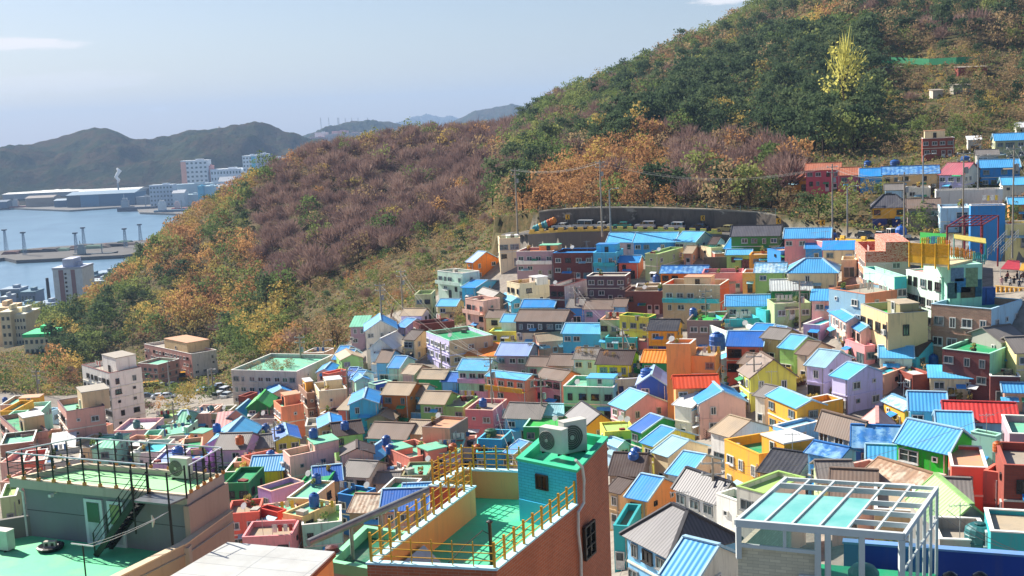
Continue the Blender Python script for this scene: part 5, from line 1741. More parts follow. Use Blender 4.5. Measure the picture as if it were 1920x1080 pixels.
ac_unit(V(acp, zT - .02), yt + .02, 'large off-white air conditioner with grey fan at the front of the blue stair tower', 1.02, .9, .4)
ac_unit(V(acp + Vector((.75, .85, 0)), zT - .28), yt + 1.2, 'tall air conditioner with open black coil grille behind the front one', 1.0, 1.2, .42)
# coil side of the rear unit
# stool
ch = empty('stool_chair', UZ(880, 963, z2), 'dark brown low-backed metal chair on the green terrace', 'chair'); Oc = ch.location.copy()
b = MB(); b.box((0, 0, .46), (.44, .42, .06)); b.build('seat', m_plain('brown_vinyl', '3a2723', .5), ch)
b = MB(); b.box((0, .2, .68), (.44, .05, .34)); b.build('backrest', m_plain('brown_vinyl', '3a2723', .5), ch)
for sx in (-1, 1):
    for sy in (-1, 1):
        b = MB(); b.tube([(sx * .19, sy * .17, .44), (sx * .23, sy * .22, 0)], .016, 6); b.build('leg', M_STEEL, ch)
# leaning boards
bd = empty('white_board', UZ(790, 1045, z2), 'two pale blue-white boards leaning against the left parapet', 'board'); Ob = bd.location.copy()
ld = (J2_ - NL).normalized(); lnr = Vector((ld.y, -ld.x, 0)); lnr = lnr if lnr.x > 0 else -lnr
b = MB(); b0 = V(NL.lerp(J2_, .16), z2) + lnr * .95; b1 = V(NL.lerp(J2_, .42), z2) + lnr * .95
qd = [b0, b1, b1 - lnr * .62 + UP * .55, b0 - lnr * .62 + UP * .55]
nb_ = (qd[1] - qd[0]).cross(qd[3] - qd[0]).normalized() * .03
b.hexa(qd, [p + nb_ for p in qd], 0, True); b.build('board', m_plain('blue_white_board', 'a9b6cf', .4), bd, Ob)
b = MB(); qd2 = [p - ld * .9 - UP * .02 for p in qd]; b.hexa(qd2, [p + nb_ * .8 for p in qd2], 0, True); b.build('board', m_plain('blue_white_board', 'a9b6cf', .4), bd, Ob)
bp = empty('flue_pipe', UZ(922, 1062, z2), 'black metal flue pipe with hanging cable at the terrace corner', 'pipe')
b = MB(); b.tube([(0, 0, 0), (0, 0, 1.5)], .06, 8); b.lathe((0, 0, 1.5), [(.06, 0), (.11, .02), (.11, .06), (.02, .1)], 8); b.build('pipe', M_BLACK, bp)
b = MB(); b.tube([(0, 0, 1.1), (-.25, 0, 1.25), (-.8, -.4, .95), (-1.9, -1.2, .1), (-3.0, -2.0, -.9)], .018, 5); b.build('cable', M_BLACK, bp)
vp = empty('vent_pipe', UZ(815, 1000, z2), 'short pale vent pipe rising by the left parapet', 'pipe')
b = MB(); b.tube([(0, 0, 0), (0, 0, .75)], .05, 8); b.lathe((0, 0, .75), [(.05, 0), (.09, .0), (.09, .2), (.02, .26)], 8); b.build('pipe', m_plain('pale_pvc', 'b9b2a2'), vp)
wv = empty('roof_vent', UZ(871, 905, z2), 'small white vent at the far end of the left parapet', 'vent')
b = MB(); b.lathe((0, 0, 0), [(.1, 0), (.1, .5), (.14, .5), (.05, .62)], 8); b.build('pipe', M_WHITE, wv)

# ---- green roof and big grey pipe between the two ---------------------------
zG = -18.4
gq = [UZ(611, 1052, zG), UZ(700, 1068, zG), UZ(815, 1004, zG), UZ(683, 984, zG)]
root = empty('flat_roofed_building', (gq[0] + gq[2]) / 2, 'flat-roofed building with stained dark green roof under the big grey pipe', 'building'); O = root.location.copy()
b = MB(); prism(b, gq, -46, zG - .5); b.build('wall', m_wall('a9a79c'), root, O)
b = MB(); ig = inset(gq, .3)
for i in range(4):
    j = (i + 1) % 4
    b.hexa([V(gq[i], zG - .49), V(gq[j], zG - .49), V(ig[j], zG - .49), V(ig[i], zG - .49)], [gq[i], gq[j], ig[j], ig[i]], 0, True)
b.build('parapet', m_wall('7fc79a', 1.2), root, O)
b = MB(); b.poly([V(p, zG - .45) for p in ig]); b.build('roof', m_deck('1d6f50', .75), root, O)
pa, pb = UZ(578, 1018, zG + 1.0), UZ(812, 915, zG + 1.6)
gp = empty('grey_duct', (pa + pb) / 2, 'long thick grey duct on posts beside the brick building', 'duct'); Og = gp.location.copy()
b = MB(); b.tube([pa, pb], .17, 12); b.build('duct', m_plain('grey_duct', '8f9190', .35, .5, .3), gp, Og)
for t in (.32, .55, .68, .9):
    b = MB(); p = pa.lerp(pb, t); b.tube([p, V(p, zG - 1.2)], .09, 8); b.build('post', M_STEEL, gp, Og)
jr = empty('onggi_jar', UZ(624, 1052, zG - .45), 'brown clay jar standing on the stained green roof', 'jar')
b = MB(); b.lathe((0, 0, 0), [(.2, 0), (.34, .2), (.38, .42), (.28, .62), (.3, .66), (.05, .74)], 14); b.build('jar', m_plain('brown_glaze', '5c2a1c', .35, .6), jr)

# ---- glasshouse on the right -------------------------------------------------
zH = -11.0
GFL, GBL, GFR, GBR = UZ(1380, 980, zH), UZ(1474, 898, zH), UZ(1694, 1006, zH), UZ(1757, 916, zH)
root = empty('glasshouse', (GFL + GBR) / 2, 'white-framed rooftop glasshouse half glazed with turquoise panels', 'glasshouse'); O = root.location.copy()
WF = m_plain('white_aluminium', 'ccd2d2', .4, .5, 0, .06)
b = MB()


def gpt(s, t): return GFL.lerp(GFR, s).lerp(GBL.lerp(GBR, s), t)


b.bar(gpt(0, 0), gpt(1, 0), .12, .2); b.bar(gpt(0, 1), gpt(1, 1), .08, .1); b.bar(gpt(0, 0), gpt(0, 1), .1, .14); b.bar(gpt(1, 0), gpt(1, 1), .1, .14)
b.build('frame', WF, root, O)
b = MB()
for k in range(1, 6): b.bar(gpt(k / 6, .01) + UP * .03, gpt(k / 6, .99) + UP * .03, .06, .07)
b.build('rafter', WF, root, O)
b = MB(); b.bar(gpt(0.01, .84), gpt(.99, .84), .06, .16)
for t in (.2, .4, .6): b.bar(gpt(4 / 6, t), gpt(.99, t), .05, .14)
b.build('purlin', WF, root, O)
m = NT('turquoise_glazing'); nz = m.noise(m.pos(), .9, 4)
m.fin(m.ramp(nz, [(.35, (.16, .56, .52, 1)), (.7, (.32, .7, .64, 1))]), .12, .6)
m.b.inputs['Alpha'].default_value = .82
TG = m.m
for k in range(4):
    b = MB(); c4 = [gpt(k / 6 + .012, .02), gpt((k + 1) / 6 - .012, .02), gpt((k + 1) / 6 - .012, .66), gpt(k / 6 + .012, .66)]
    b.hexa([p + UP * .0 for p in c4], [p + UP * .02 for p in c4], 0, True); b.build('roof_panel', TG, root, O)
gu = (GFR - GFL).normalized(); gn = Vector((gu.y, -gu.x, 0)); gn = gn if gn.y < 0 else -gn
gL = (GFR - GFL).length
b = MB()
for s in (.0, .5, .56, .76, .99):
    p = gpt(s, 0) + gu * (.06 if s == 0 else 0)
    z0 = -12.0 if s == 0 else -15.4
    b.bar(V(p, zH - .1), V(p, z0), .1 if s in (.56, .76) else .14, .14)
b.bar(V(gpt(0, 0), zH - .62), V(gpt(.5, 0), zH - .64), .08, .1)
b.bar(V(gpt(.3, 0), zH - .1), V(gpt(.3, 0), zH - .6), .06, .08)
for k in range(1, 6):
    p = gpt(1, k / 5); b.bar(V(p, zH - .08), V(p, -15.4), .06, .08)
b.bar(V(gpt(1, 0), zH - .95), V(gpt(1, 1), zH - .95), .05, .07)
b.build('post', WF, root, O)
m = NT('clear_green_glass'); m.fin((.1, .4, .33, 1), .05, .6); m.b.inputs['Alpha'].default_value = .45; CG = m.m
b = MB(); c4 = [V(gpt(.02, 0), zH - .58), V(gpt(.5, 0), zH - .58), V(gpt(.5, 0), zH - .12), V(gpt(.02, 0), zH - .12)]
b.poly([p - gn * .02 for p in c4]); b.poly([V(gpt(.57, 0), -15.2), V(gpt(.75, 0), -15.2), V(gpt(.75, 0), zH - .12), V(gpt(.57, 0), zH - .12)])
b.build('glazing', CG, root, O)
for k in range(5):
    b = MB(); b.poly([V(gpt(1, k / 5 + .03), -15.2), V(gpt(1, k / 5 + .17), -15.2), V(gpt(1, k / 5 + .17), zH - .12), V(gpt(1, k / 5 + .03), zH - .12)]); b.build('side_glazing', CG, root, O)
WB = m_brick('d4cab2', 'b8ae98', w=.3, hgt=.09, vary=.12)
br = empty('pale_brick_building', V(gpt(.25, .5), -15.4), 'pale brick building with green terrace under the glasshouse', 'building'); Ob2 = br.location.copy()
b = MB(); A4 = [gpt(0, .02), gpt(.5, .02), gpt(.5, .05), gpt(0, .05)]
prism(b, [V(p, 0) for p in A4], -42, zH - .68)
prism(b, [V(p, 0) for p in (gpt(-.005, .05), gpt(.03, .05), gpt(.03, 1), gpt(-.005, 1))], -42, zH - .69)
prism(b, [V(p, 0) for p in (gpt(0.5, .0), gpt(1.0, .0), gpt(1.0, .04), gpt(.5, .04))], -42, -14.6)
b.build('wall', WB, br, Ob2)
b = MB(); prism(b, [V(p, 0) for p in (gpt(0.03, .05), gpt(1, .05), gpt(1, 1), gpt(.03, 1))], -13.62, -13.6); b.build('terrace_floor', m_deck('1f9468', .2), br, Ob2)
b = MB(); wp_ = V(gpt(.45, .02), -12.9) + gn * .05
for (cx, cz, sx, sz) in ((0, .55, .6, .07), (-.27, 0, .07, 1.1), (.27, 0, .07, 1.1)): b.box(wp_ + gu * cx + UP * cz, (sx, .08, sz), (gu, gn, UP))
wo = b.build('window', WF, br, Ob2); b = MB(); b.box(wp_ - gn * .02, (.5, .03, 1.05), (gu, gn, UP)); po = b.build('pane', m_glass('2f6f68'), wo); po.matrix_parent_inverse = Matrix.Translation(-Ob2)
tk = empty('water_tank', V(gpt(.66, .45), -13.6), 'teal barrel-shaped tank inside the glasshouse', 'water tank'); b = MB()
b.lathe((0, 0, 0), [(.4, 0), (.42, .1), (.42, .8), (.3, .95), (.08, 1.0)], 16); b.build('tank', M_TANKG, tk)

zB = -13.2
BW0, BW1, BW2 = UZ(1590, 1017, zB), UZ(1755, 1029, zB), UZ(1990, 1047, zB)
root = empty('parapet_wall', BW1, 'deep blue painted parapet wall at the bottom right corner', 'wall'); O = root.location.copy()
b = MB(); wall_run(b, [BW0, BW2], -44, zB, .25); b.build('wall', m_wall('1b3f96', .35), root, O)
b = MB(); wall_run(b, [BW0, BW2], zB + .004, zB + .07, .32); b.build('coping', m_wall('5f86b8', .6), root, O)
for px, lb in ((1782, 'left one of two black domed vents in front of the blue wall'), (1838, 'right one of two black domed vents in front of the blue wall')):
    p = UD(px, 1075, 30.5)
    vv = empty('domed_vent', p - UP * .3, lb, 'vent', 'black domed vents'); b = MB()
    b.lathe((0, 0, -1.2), [(.12, 0), (.12, 1.1), (.24, 1.12), (.26, 1.3), (.2, 1.46), (.08, 1.54), (.01, 1.56)], 14); b.build('dome', m_plain('black_gloss', '15161a', .15, .7), vv)
b = MB()
# ================================================================= trees
def tree_mat(name, stops, trans=.42, nscale=.3):
    stops = [(p, tuple(min(.8, (v * .82 + sum(c) / 3 * .18) * 1.42 + .006) for v in c)) for p, c in stops]
    m = NT(name)
    oi = m.node('ShaderNodeObjectInfo'); at = m.node('ShaderNodeAttribute', attribute_name='tint')
    fr = m.math('FRACT', m.math('ADD', oi.outputs['Random'], at.outputs['Fac']))
    nz = m.noise(m.pos(), nscale, 4, .7)
    f2 = m.math('ADD', m.math('MULTIPLY', fr, .62), m.math('MULTIPLY', m.math('SUBTRACT', nz, .3), .85), True)
    c = m.ramp(f2, stops)
    d = m.node('ShaderNodeBsdfDiffuse'); t = m.node('ShaderNodeBsdfTranslucent'); mx = m.node('ShaderNodeMixShader')
    mx.inputs[0].default_value = trans
    m.link(c, d.inputs[0]); m.link(c, t.inputs[0]); m.link(d.outputs[0], mx.inputs[1]); m.link(t.outputs[0], mx.inputs[2])
    m.link(mx.outputs[0], m.n['Material Output'].inputs[0]); m.n.remove(m.b)
    return m.m


TM = {
    'pine': tree_mat('pine_needles', [(.0, (.03, .055, .025)), (.4, (.05, .085, .033)), (.7, (.08, .115, .042)), (1, (.12, .14, .05))]),
    'green': tree_mat('green_leaves', [(.0, (.045, .085, .02)), (.4, (.1, .15, .03)), (.7, (.17, .2, .04)), (1, (.25, .24, .06))]),
    'yellow': tree_mat('yellow_leaves', [(.0, (.16, .13, .03)), (.4, (.28, .21, .035)), (.7, (.4, .27, .04)), (1, (.48, .36, .06))]),
    'orange': tree_mat('orange_leaves', [(.0, (.17, .085, .035)), (.35, (.28, .13, .045)), (.7, (.38, .19, .05)), (1, (.44, .27, .07))]),
    'brown': tree_mat('brown_leaves', [(.0, (.11, .075, .04)), (.4, (.2, .13, .055)), (.7, (.29, .19, .08)), (1, (.22, .2, .08))]),
    'bare': tree_mat('bare_twigs', [(.0, (.15, .09, .078)), (.4, (.21, .125, .1)), (.7, (.27, .17, .13)), (1, (.32, .22, .17))], .2),
    'bark': m_plain('bark', '4a3c32', .9, .1),
}
TRNG = np.random.default_rng(5)


def quads_at(cs, size, up_bias=0.0):
    n = len(cs)
    a = TRNG.normal(size=(n, 3)); a /= np.linalg.norm(a, axis=1)[:, None]
    r = TRNG.normal(size=(n, 3)); b = np.cross(a, r); b /= np.linalg.norm(b, axis=1)[:, None]
    s = (size * TRNG.uniform(.6, 1.3, n))[:, None] / 2
    a *= s; b *= s * TRNG.uniform(.55, 1, n)[:, None]
    return np.stack([cs - a - b * .4, cs + a * .2 - b, cs + a + b * .4, cs - a * .2 + b], 1).reshape(-1, 3)


def crown_leafy(rad, h0, h1, ncl, per, leaf, cl=.9, flat=1.0, lop=.35):
    """irregular crown: leaf quads gathered in clumps over an uneven volume"""
    th = TRNG.uniform(0, 2 * np.pi, ncl); z = TRNG.uniform(-.75, 1, ncl); rr = np.sqrt(np.maximum(0, 1 - z ** 2)) * TRNG.uniform(.55, 1.08, ncl)
    lob = 1 + lop * np.sin(th * 2 + TRNG.uniform(0, 6)) * TRNG.uniform(.3, 1)
    c = np.stack([np.cos(th) * rr * rad * lob, np.sin(th) * rr * rad * lob, h0 + (z + .75) / 1.75 * (h1 - h0) * TRNG.uniform(.8, 1.05, ncl)], 1)
    p = np.repeat(c, per, 0) + TRNG.normal(size=(ncl * per, 3)) * np.array([cl, cl, cl * .6 * flat]) * np.repeat(TRNG.uniform(.5, 1.1, ncl), per)[:, None]
    return quads_at(p, leaf)


def crown_pine(rad, h0, h1, ncl, per, leaf):
    t = TRNG.uniform(0, 1, ncl) ** .8
    th = TRNG.uniform(0, 2 * np.pi, ncl); rr = rad * (1 - t * .75) * TRNG.uniform(.25, 1.1, ncl)
    c = np.stack([np.cos(th) * rr, np.sin(th) * rr, h0 + t * (h1 - h0)], 1)
    p = np.repeat(c, per, 0) + TRNG.normal(size=(ncl * per, 3)) * np.array([.75, .75, .22]) * rad / 3.2
    return quads_at(p, leaf)


def crown_bare(rad, h, n, w=.1):
    """fine upright twigs, each a long narrow leaf of wood"""
    th = TRNG.uniform(0, 2 * np.pi, n); el = TRNG.uniform(.35, 1.5, n)
    d = np.stack([np.cos(th) * np.cos(el), np.sin(th) * np.cos(el), np.sin(el)], 1)
    start = d * (rad * TRNG.uniform(.15, .75, n))[:, None] * np.array([1, 1, .85]) + np.array([0, 0, h * .28])
    d2 = d + TRNG.normal(size=(n, 3)) * .35 + np.array([0, 0, .25]); d2 /= np.linalg.norm(d2, axis=1)[:, None]
    L = (rad * TRNG.uniform(.3, .62, n))[:, None]
    end = start + d2 * L
    s = np.cross(d2, TRNG.normal(size=(n, 3))); s /= np.linalg.norm(s, axis=1)[:, None]; s *= w / 2
    mid = (start + end) / 2
    return np.stack([start - s * .6, mid + s, end, mid - s], 1).reshape(-1, 3)


def trunk_mb(h, r, limbs, spread, base=0.0):
    b = MB(); b.tube([(0, 0, -1.2), (r * .4, 0, h * .35), (-r * .5, r, h * .8)], [r, r * .75, r * .3], 6)
    for i in range(limbs):
        th = i * 2.4 + .3; z = h * (.3 + .4 * i / limbs)
        b.tube([(0, 0, z), (math.cos(th) * spread * .5, math.sin(th) * spread * .5, z + h * .14), (math.cos(th) * spread, math.sin(th) * spread, z + h * .34)], [r * .45, r * .28, r * .08], 4, cap=False)
    return b


def arr_mesh(name, V_, mats, mi=None, tint=None):
    n = len(V_) // 4
    me = bpy.data.meshes.new(name)
    me.vertices.add(len(V_)); me.vertices.foreach_set('co', V_.astype(np.float32).ravel())
    me.loops.add(n * 4); me.loops.foreach_set('vertex_index', np.arange(n * 4, dtype=np.int32))
    me.polygons.add(n); me.polygons.foreach_set('loop_start', np.arange(n, dtype=np.int32) * 4)
    for m_ in mats: me.materials.append(m_)
    if mi is not None: me.polygons.foreach_set('material_index', mi.astype(np.int32))
    me.update(calc_edges=True)
    if tint is not None:
        a = me.attributes.new('tint', 'FLOAT', 'POINT'); a.data.foreach_set('value', tint.astype(np.float32))
    return me


TPL = {}
for i in range(3):
    TPL.setdefault('pine', []).append((crown_pine(3.1, 2.4, 8.2, 30, 17, .55), (7.0, .22, 4, 1.6)))
    TPL.setdefault('green', []).append((crown_leafy(3.2, 1.8, 7.4, 30, 15, .55, .72), (5.6, .2, 5, 2.0)))
    TPL.setdefault('yellow', []).append((crown_leafy(3.0, 1.6, 7.2, 28, 14, .52, .72), (5.4, .18, 5, 1.9)))
    TPL.setdefault('orange', []).append((crown_leafy(3.1, 1.5, 6.8, 28, 15, .52, .72), (5.2, .18, 5, 2.0)))
    TPL.setdefault('brown', []).append((crown_leafy(3.3, 1.4, 6.8, 26, 14, .52, .85), (5.4, .2, 6, 2.2)))
    TPL.setdefault('bare', []).append((crown_bare(4.4, 7.5, 330, .17), (5.6, .2, 7, 2.6)))
TREE_OBJ = {}
TLAB = {'pine': ('pine_tree', 'dark green pine tree with uneven crown'), 'green': ('broadleaf_tree', 'green broadleaf tree'), 'yellow': ('broadleaf_tree', 'yellow-leaved autumn tree'),
        'orange': ('broadleaf_tree', 'orange-leaved autumn tree'), 'brown': ('broadleaf_tree', 'brown-leaved autumn tree'), 'bare': ('bare_tree', 'bare purplish-brown tree')}


def make_tree(kind, var, x, y, z, s, rot, label, group, sz=None):
    key = (kind, var)
    if key not in TREE_OBJ:
        cm = arr_mesh('crown', TPL[kind][var][0], [TM[kind]])
        h, r, l, sp = TPL[kind][var][1]
        t = trunk_mb(h, r, l, sp).build('trunk', TM['bark'], uv=False); tm = t.data; bpy.data.objects.remove(t)
        TREE_OBJ[key] = (cm, tm)
    cm, tm = TREE_OBJ[key]
    root = empty(TLAB[kind][0], (x, y, z), label, 'tree', group)
    root.scale = (s, s, sz or s); root.rotation_euler = (0, 0, rot)
    for nm, me in (('crown', cm), ('trunk', tm)):
        o = bpy.data.objects.new(nm, me); COL.objects.link(o); o.parent = root
    return root


ZN = [   # (polygon in the photo, kinds and weights, spacing scale, size scale, place words)
    ('garden', [(560, 560), (640, 520), (760, 470), (850, 420), (930, 395), (985, 405), (985, 436), (870, 480), (815, 545), (735, 600), (650, 640), (600, 650), (540, 640)],
     dict(green=.3, yellow=.12, brown=.33, orange=.05, pine=.05, bare=.15), 1.0, .42),
    ('pinewood', [(1060, 300), (1130, 262), (1200, 225), (1290, 140), (1400, 100), (1480, 75), (1640, 90), (1645, 290), (1500, 305), (1380, 292), (1240, 262), (1150, 300)],
     dict(pine=.72, green=.18, brown=.06, yellow=.04), 1.0, 1.05),
    ('rust', [(985, 430), (985, 370), (1060, 325), (1130, 300), (1250, 300), (1250, 392), (1100, 400)], dict(orange=.72, brown=.1, bare=.1, yellow=.08), .85, .8),
    ('bare2', [(1120, 318), (1210, 250), (1330, 262), (1420, 285), (1530, 290), (1500, 392), (1240, 392)], dict(bare=.72, brown=.14, green=.06, orange=.08), .8, .9),
    ('terr', [(1640, 95), (1930, 90), (1930, 300), (1640, 330), (1560, 330), (1600, 250)], dict(green=.3, brown=.3, yellow=.12, pine=.18, bare=.1), 1.0, .55),
    ('road', [(1480, 340), (1660, 340), (1660, 440), (1480, 440)], dict(green=.4, pine=.4, yellow=.1, brown=.1), 1.0, .6),
    ('bare1', [(470, 430), (490, 330), (560, 262), (700, 225), (960, 215), (975, 290), (930, 380), (850, 430), (760, 480), (700, 520), (600, 540), (520, 560), (480, 500)],
     dict(bare=.86, brown=.08, yellow=.01, green=.03, orange=.02), .78, .95),
    ('low', [(-200, 560), (200, 540), (330, 530), (560, 560), (600, 660), (560, 720), (-200, 760)], dict(pine=.36, green=.26, yellow=.14, orange=.12, brown=.06, bare=.06), 1.0, .9),
    ('left', [(60, 640), (200, 520), (330, 430), (420, 340), (480, 320), (480, 520), (520, 600), (200, 650)], dict(pine=.25, green=.22, orange=.2, yellow=.1, brown=.13, bare=.10), 1.0, .9),
    ('mid', [(940, 210), (1200, 110), (1200, 230), (1100, 300), (990, 380), (930, 400), (950, 300)], dict(pine=.38, green=.2, bare=.2, brown=.14, orange=.05, yellow=.03), 1.0, .9),
    ('top', [(-9000, -9000), (9000, -9000), (9000, 9000), (-9000, 9000)], dict(bare=.24, pine=.15, brown=.26, green=.19, orange=.12, yellow=.04), 1.0, .95),
]
cand = []
sp = 5.9
xs = np.arange(-300, 420, sp); ys = np.arange(215, 700, sp)
gx, gy = np.meshgrid(xs, ys)
gx = gx + NR.uniform(-.48, .48, gx.shape) * sp; gy = gy + NR.uniform(-.48, .48, gy.shape) * sp
gx, gy = gx.ravel(), gy.ravel()
uq = gx / gy
k_ = (uq > -.5) & (uq < .5); gx, gy = gx[k_], gy[k_]
gzv = gz_np(gx, gy)
pX, pY = px_of(gx, gy, gzv)
# horizon test along each line of sight
us = np.linspace(-.52, .52, 261); ds_ = np.arange(20, 720, 4.0)
TU, TD = np.meshgrid(us, ds_, indexing='ij')
TT = np.maximum.accumulate(gz_np(TU * TD, TD) / TD, axis=1)
iu = np.clip(((gx / gy + .52) / 1.04 * 260).round().astype(int), 0, 260); idd = np.clip(((gy - 10 - 20) / 4).astype(int), 0, len(ds_) - 1)
vis = (gzv + 8.5) / gy > TT[iu, idd]
inframe = (pX > -60) & (pX < 1990) & (pY > -80) & (pY < 1100)
built = poly_mask(pX, pY, [(-400, 596), (48, 596), (96, 636), (98, 700), (110, 728), (150, 700), (240, 640), (400, 640), (425, 700), (560, 665), (640, 655), (650, 600), (735, 572), (800, 545), (812, 505), (875, 470), (935, 440), (1000, 422),
                           (1480, 398), (1500, 340), (1510, 300), (1930, 300), (2400, 380), (2400, 1400), (-600, 1400)])
road = np.zeros(len(gx), bool)
ryy = np.interp(gx, _RX, _RY); road = (np.abs(gy - ryy) < 8.5) & (gx > _RX[0] - 4)
ok = vis & inframe & ~built & ~road
H_keep = [h for h in HOUSES]
cx_ = np.array([h['cen'].x for h in H_keep]); cy_ = np.array([h['cen'].y for h in H_keep])
rad_ = np.array([max(h['size']) * .5 + 2.0 for h in H_keep])
idxs = np.nonzero(ok)[0]
TREES = []
zm = [poly_mask(pX, pY, z[1]) for z in ZN]
for i in idxs:
    if np.any((gx[i] - cx_) ** 2 + (gy[i] - cy_) ** 2 < rad_ ** 2): continue
    for zi, z in enumerate(ZN):
        if zm[zi][i]: break
    if z[0] == 'terr' and NR.random() < .35: continue
    ks = list(z[2]); ws = np.array([z[2][k] for k in ks])
    # neighbouring trees tend to be of a kind
    from mathutils import noise as mno
    v_ = (mno.noise(Vector((gx[i] * .035, gy[i] * .035, zi * 9.1))) * .9 + .5) * .6 + NR.random() * .4
    v_ = min(max(v_, 0), .9999)
    k = ks[int(np.searchsorted(np.cumsum(ws) / ws.sum(), v_))] if z[0] not in ('bare1', 'bare2', 'rust', 'pinewood', 'garden') else ks[int(np.searchsorted(np.cumsum(ws) / ws.sum(), NR.random()))]
    s = z[4] * NR.uniform(.8, 1.75)
    TREES.append((gx[i], gy[i], gzv[i], k, int(NR.integers(3)), s, NR.uniform(0, 6.28), z[0], pX[i], pY[i]))
# valley greenery near the blocks at the left
for (px, py, k, s) in ((285, 742, 'green', .8), (245, 792, 'bare', .7), (225, 788, 'yellow', .6), (265, 790, 'green', .6), (300, 770, 'orange', .6), (330, 760, 'green', .7), (345, 768, 'yellow', .7), (365, 762, 'yellow', .8),
                       (385, 752, 'green', .7), (352, 742, 'yellow', .6), (372, 690, 'yellow', .9), (388, 700, 'green', .7), (120, 715, 'orange', .8), (140, 720, 'orange', .8), (105, 730, 'orange', .7), (270, 712, 'orange', .6), (252, 745, 'brown', .6),
                       (300, 712, 'brown', .6), (350, 790, 'yellow', .5), (278, 775, 'bare', .6), (320, 782, 'green', .5), (60, 735, 'green', .8), (30, 720, 'yellow', .8), (85, 700, 'green', .9), (10, 735, 'green', .8), (90, 742, 'yellow', .5),
                       (750, 806, 'green', .4), (765, 800, 'green', .35), (742, 802, 'green', .35), (858, 612, 'brown', .55), (866, 618, 'green', .45), (1620, 745, 'brown', .3), (1742, 722, 'brown', .4), (1735, 735, 'orange', .3),
                       (1535, 415, 'green', .9), (1510, 420, 'pine', .8), (1575, 420, 'green', .8), (1735, 430, 'green', .8), (1715, 435, 'green', .7), (1590, 390, 'green', .7), (1625, 372, 'yellow', .5), (1655, 372, 'green', .5),
                       (1480, 395, 'brown', .7), (1900, 420, 'green', .5), (1905, 400, 'orange', .5)):
    p = ground_hit(px, py, 60)
    if p: TREES.append((p.x, p.y, p.z, k, int(NR.integers(3)), s, NR.uniform(0, 6.28), 'near', px, py))
size = np.array([t[5] / math.hypot(t[0], t[1]) for t in TREES])
order = np.argsort(-size)
PLACE = {'garden': 'on the garden slope left of the village', 'pinewood': 'in the dark pine wood above the road', 'rust': 'above the left end of the road wall', 'bare2': 'above the road retaining wall',
         'terr': 'among the terraces on the upper right', 'road': 'beside the road below the crimson house', 'bare1': 'on the middle wooded hill', 'low': 'at the foot of the left wood', 'left': 'on the left wooded ridge',
         'mid': 'on the slope behind the road bend', 'top': 'on the high hillside at the top right', 'near': 'growing between the buildings'}
NIND = 292
single = set(int(i) for i in order[:NIND])
for i in order[:NIND]:
    x, y, z, k, v, s, r, zn, a_, b_ = TREES[i]
    make_tree(k, v, x, y, z - .3, s, r, TLAB[k][1] + ' ' + PLACE[zn], f'{TLAB[k][1]}s {PLACE[zn]}', s * random.uniform(.85, 1.15))
# the tall yellow-green tree with upright branches
TPL['yellow'].append((np.concatenate([crown_leafy(2.6, 2.5, 12.5, 44, 12, .5, .8, 1.8), crown_bare(3.2, 12, 160, .1) * np.array([1, 1, 2.1])]), (11, .25, 9, 2.0)))
p = ground_hit(1583, 246, 100)
TM['ginkgo'] = tree_mat('yellow_green_leaves', [(.0, (.3, .3, .04)), (.5, (.48, .44, .06)), (1, (.62, .55, .1))], .5)
TPL['ginkgo'] = [None] * 3 + [TPL['yellow'][3]]; TLAB['ginkgo'] = TLAB['yellow']
make_tree('ginkgo', 3, p.x, p.y, p.z - .5, 2.1, .4, 'tall yellow-green tree with upright branches before the dark pine wood', None)
rest = [t for i, t in enumerate(TREES) if i not in single]
VS, MI, TI = [], [], []
kinds = ['pine', 'green', 'yellow', 'orange', 'brown', 'bare']
for k in kinds:
    for v in range(3):
        sub = [t for t in rest if t[3] == k and t[4] == v]
        if not sub: continue
        T_ = TPL[k][v][0]
        if k != 'bare': sel = np.repeat(TRNG.random(len(T_) // 4) < .8, 4)
        else: sel = np.repeat(TRNG.random(len(T_) // 4) < .85, 4)
        T_ = T_[sel]
        A = np.array([[t[0], t[1], t[2] - .3, t[5], t[6]] for t in sub])
        c, s_ = np.cos(A[:, 4]), np.sin(A[:, 4])
        hv = TRNG.uniform(.8, 1.2, len(A))
        X_ = (T_[None, :, 0] * c[:, None] - T_[None, :, 1] * s_[:, None]) * A[:, 3, None] + A[:, 0, None]
        Y_ = (T_[None, :, 0] * s_[:, None] + T_[None, :, 1] * c[:, None]) * A[:, 3, None] + A[:, 1, None]
        Z_ = T_[None, :, 2] * (A[:, 3] * hv)[:, None] + A[:, 2, None]
        VS.append(np.stack([X_, Y_, Z_], -1).reshape(-1, 3))
        n = len(T_) // 4 * len(A)
        MI.append(np.full(n, kinds.index(k))); TI.append(np.repeat(TRNG.random(len(A)), len(T_)))
me = arr_mesh('forest', np.concatenate(VS), [TM[k] for k in kinds], np.concatenate(MI), np.concatenate(TI))
fo = bpy.data.objects.new('forest', me); COL.objects.link(fo); tag(fo, 'mixed autumn forest covering the hillsides', None, None, 'stuff')
print('TREES', len(TREES), 'forest quads', len(me.polygons))

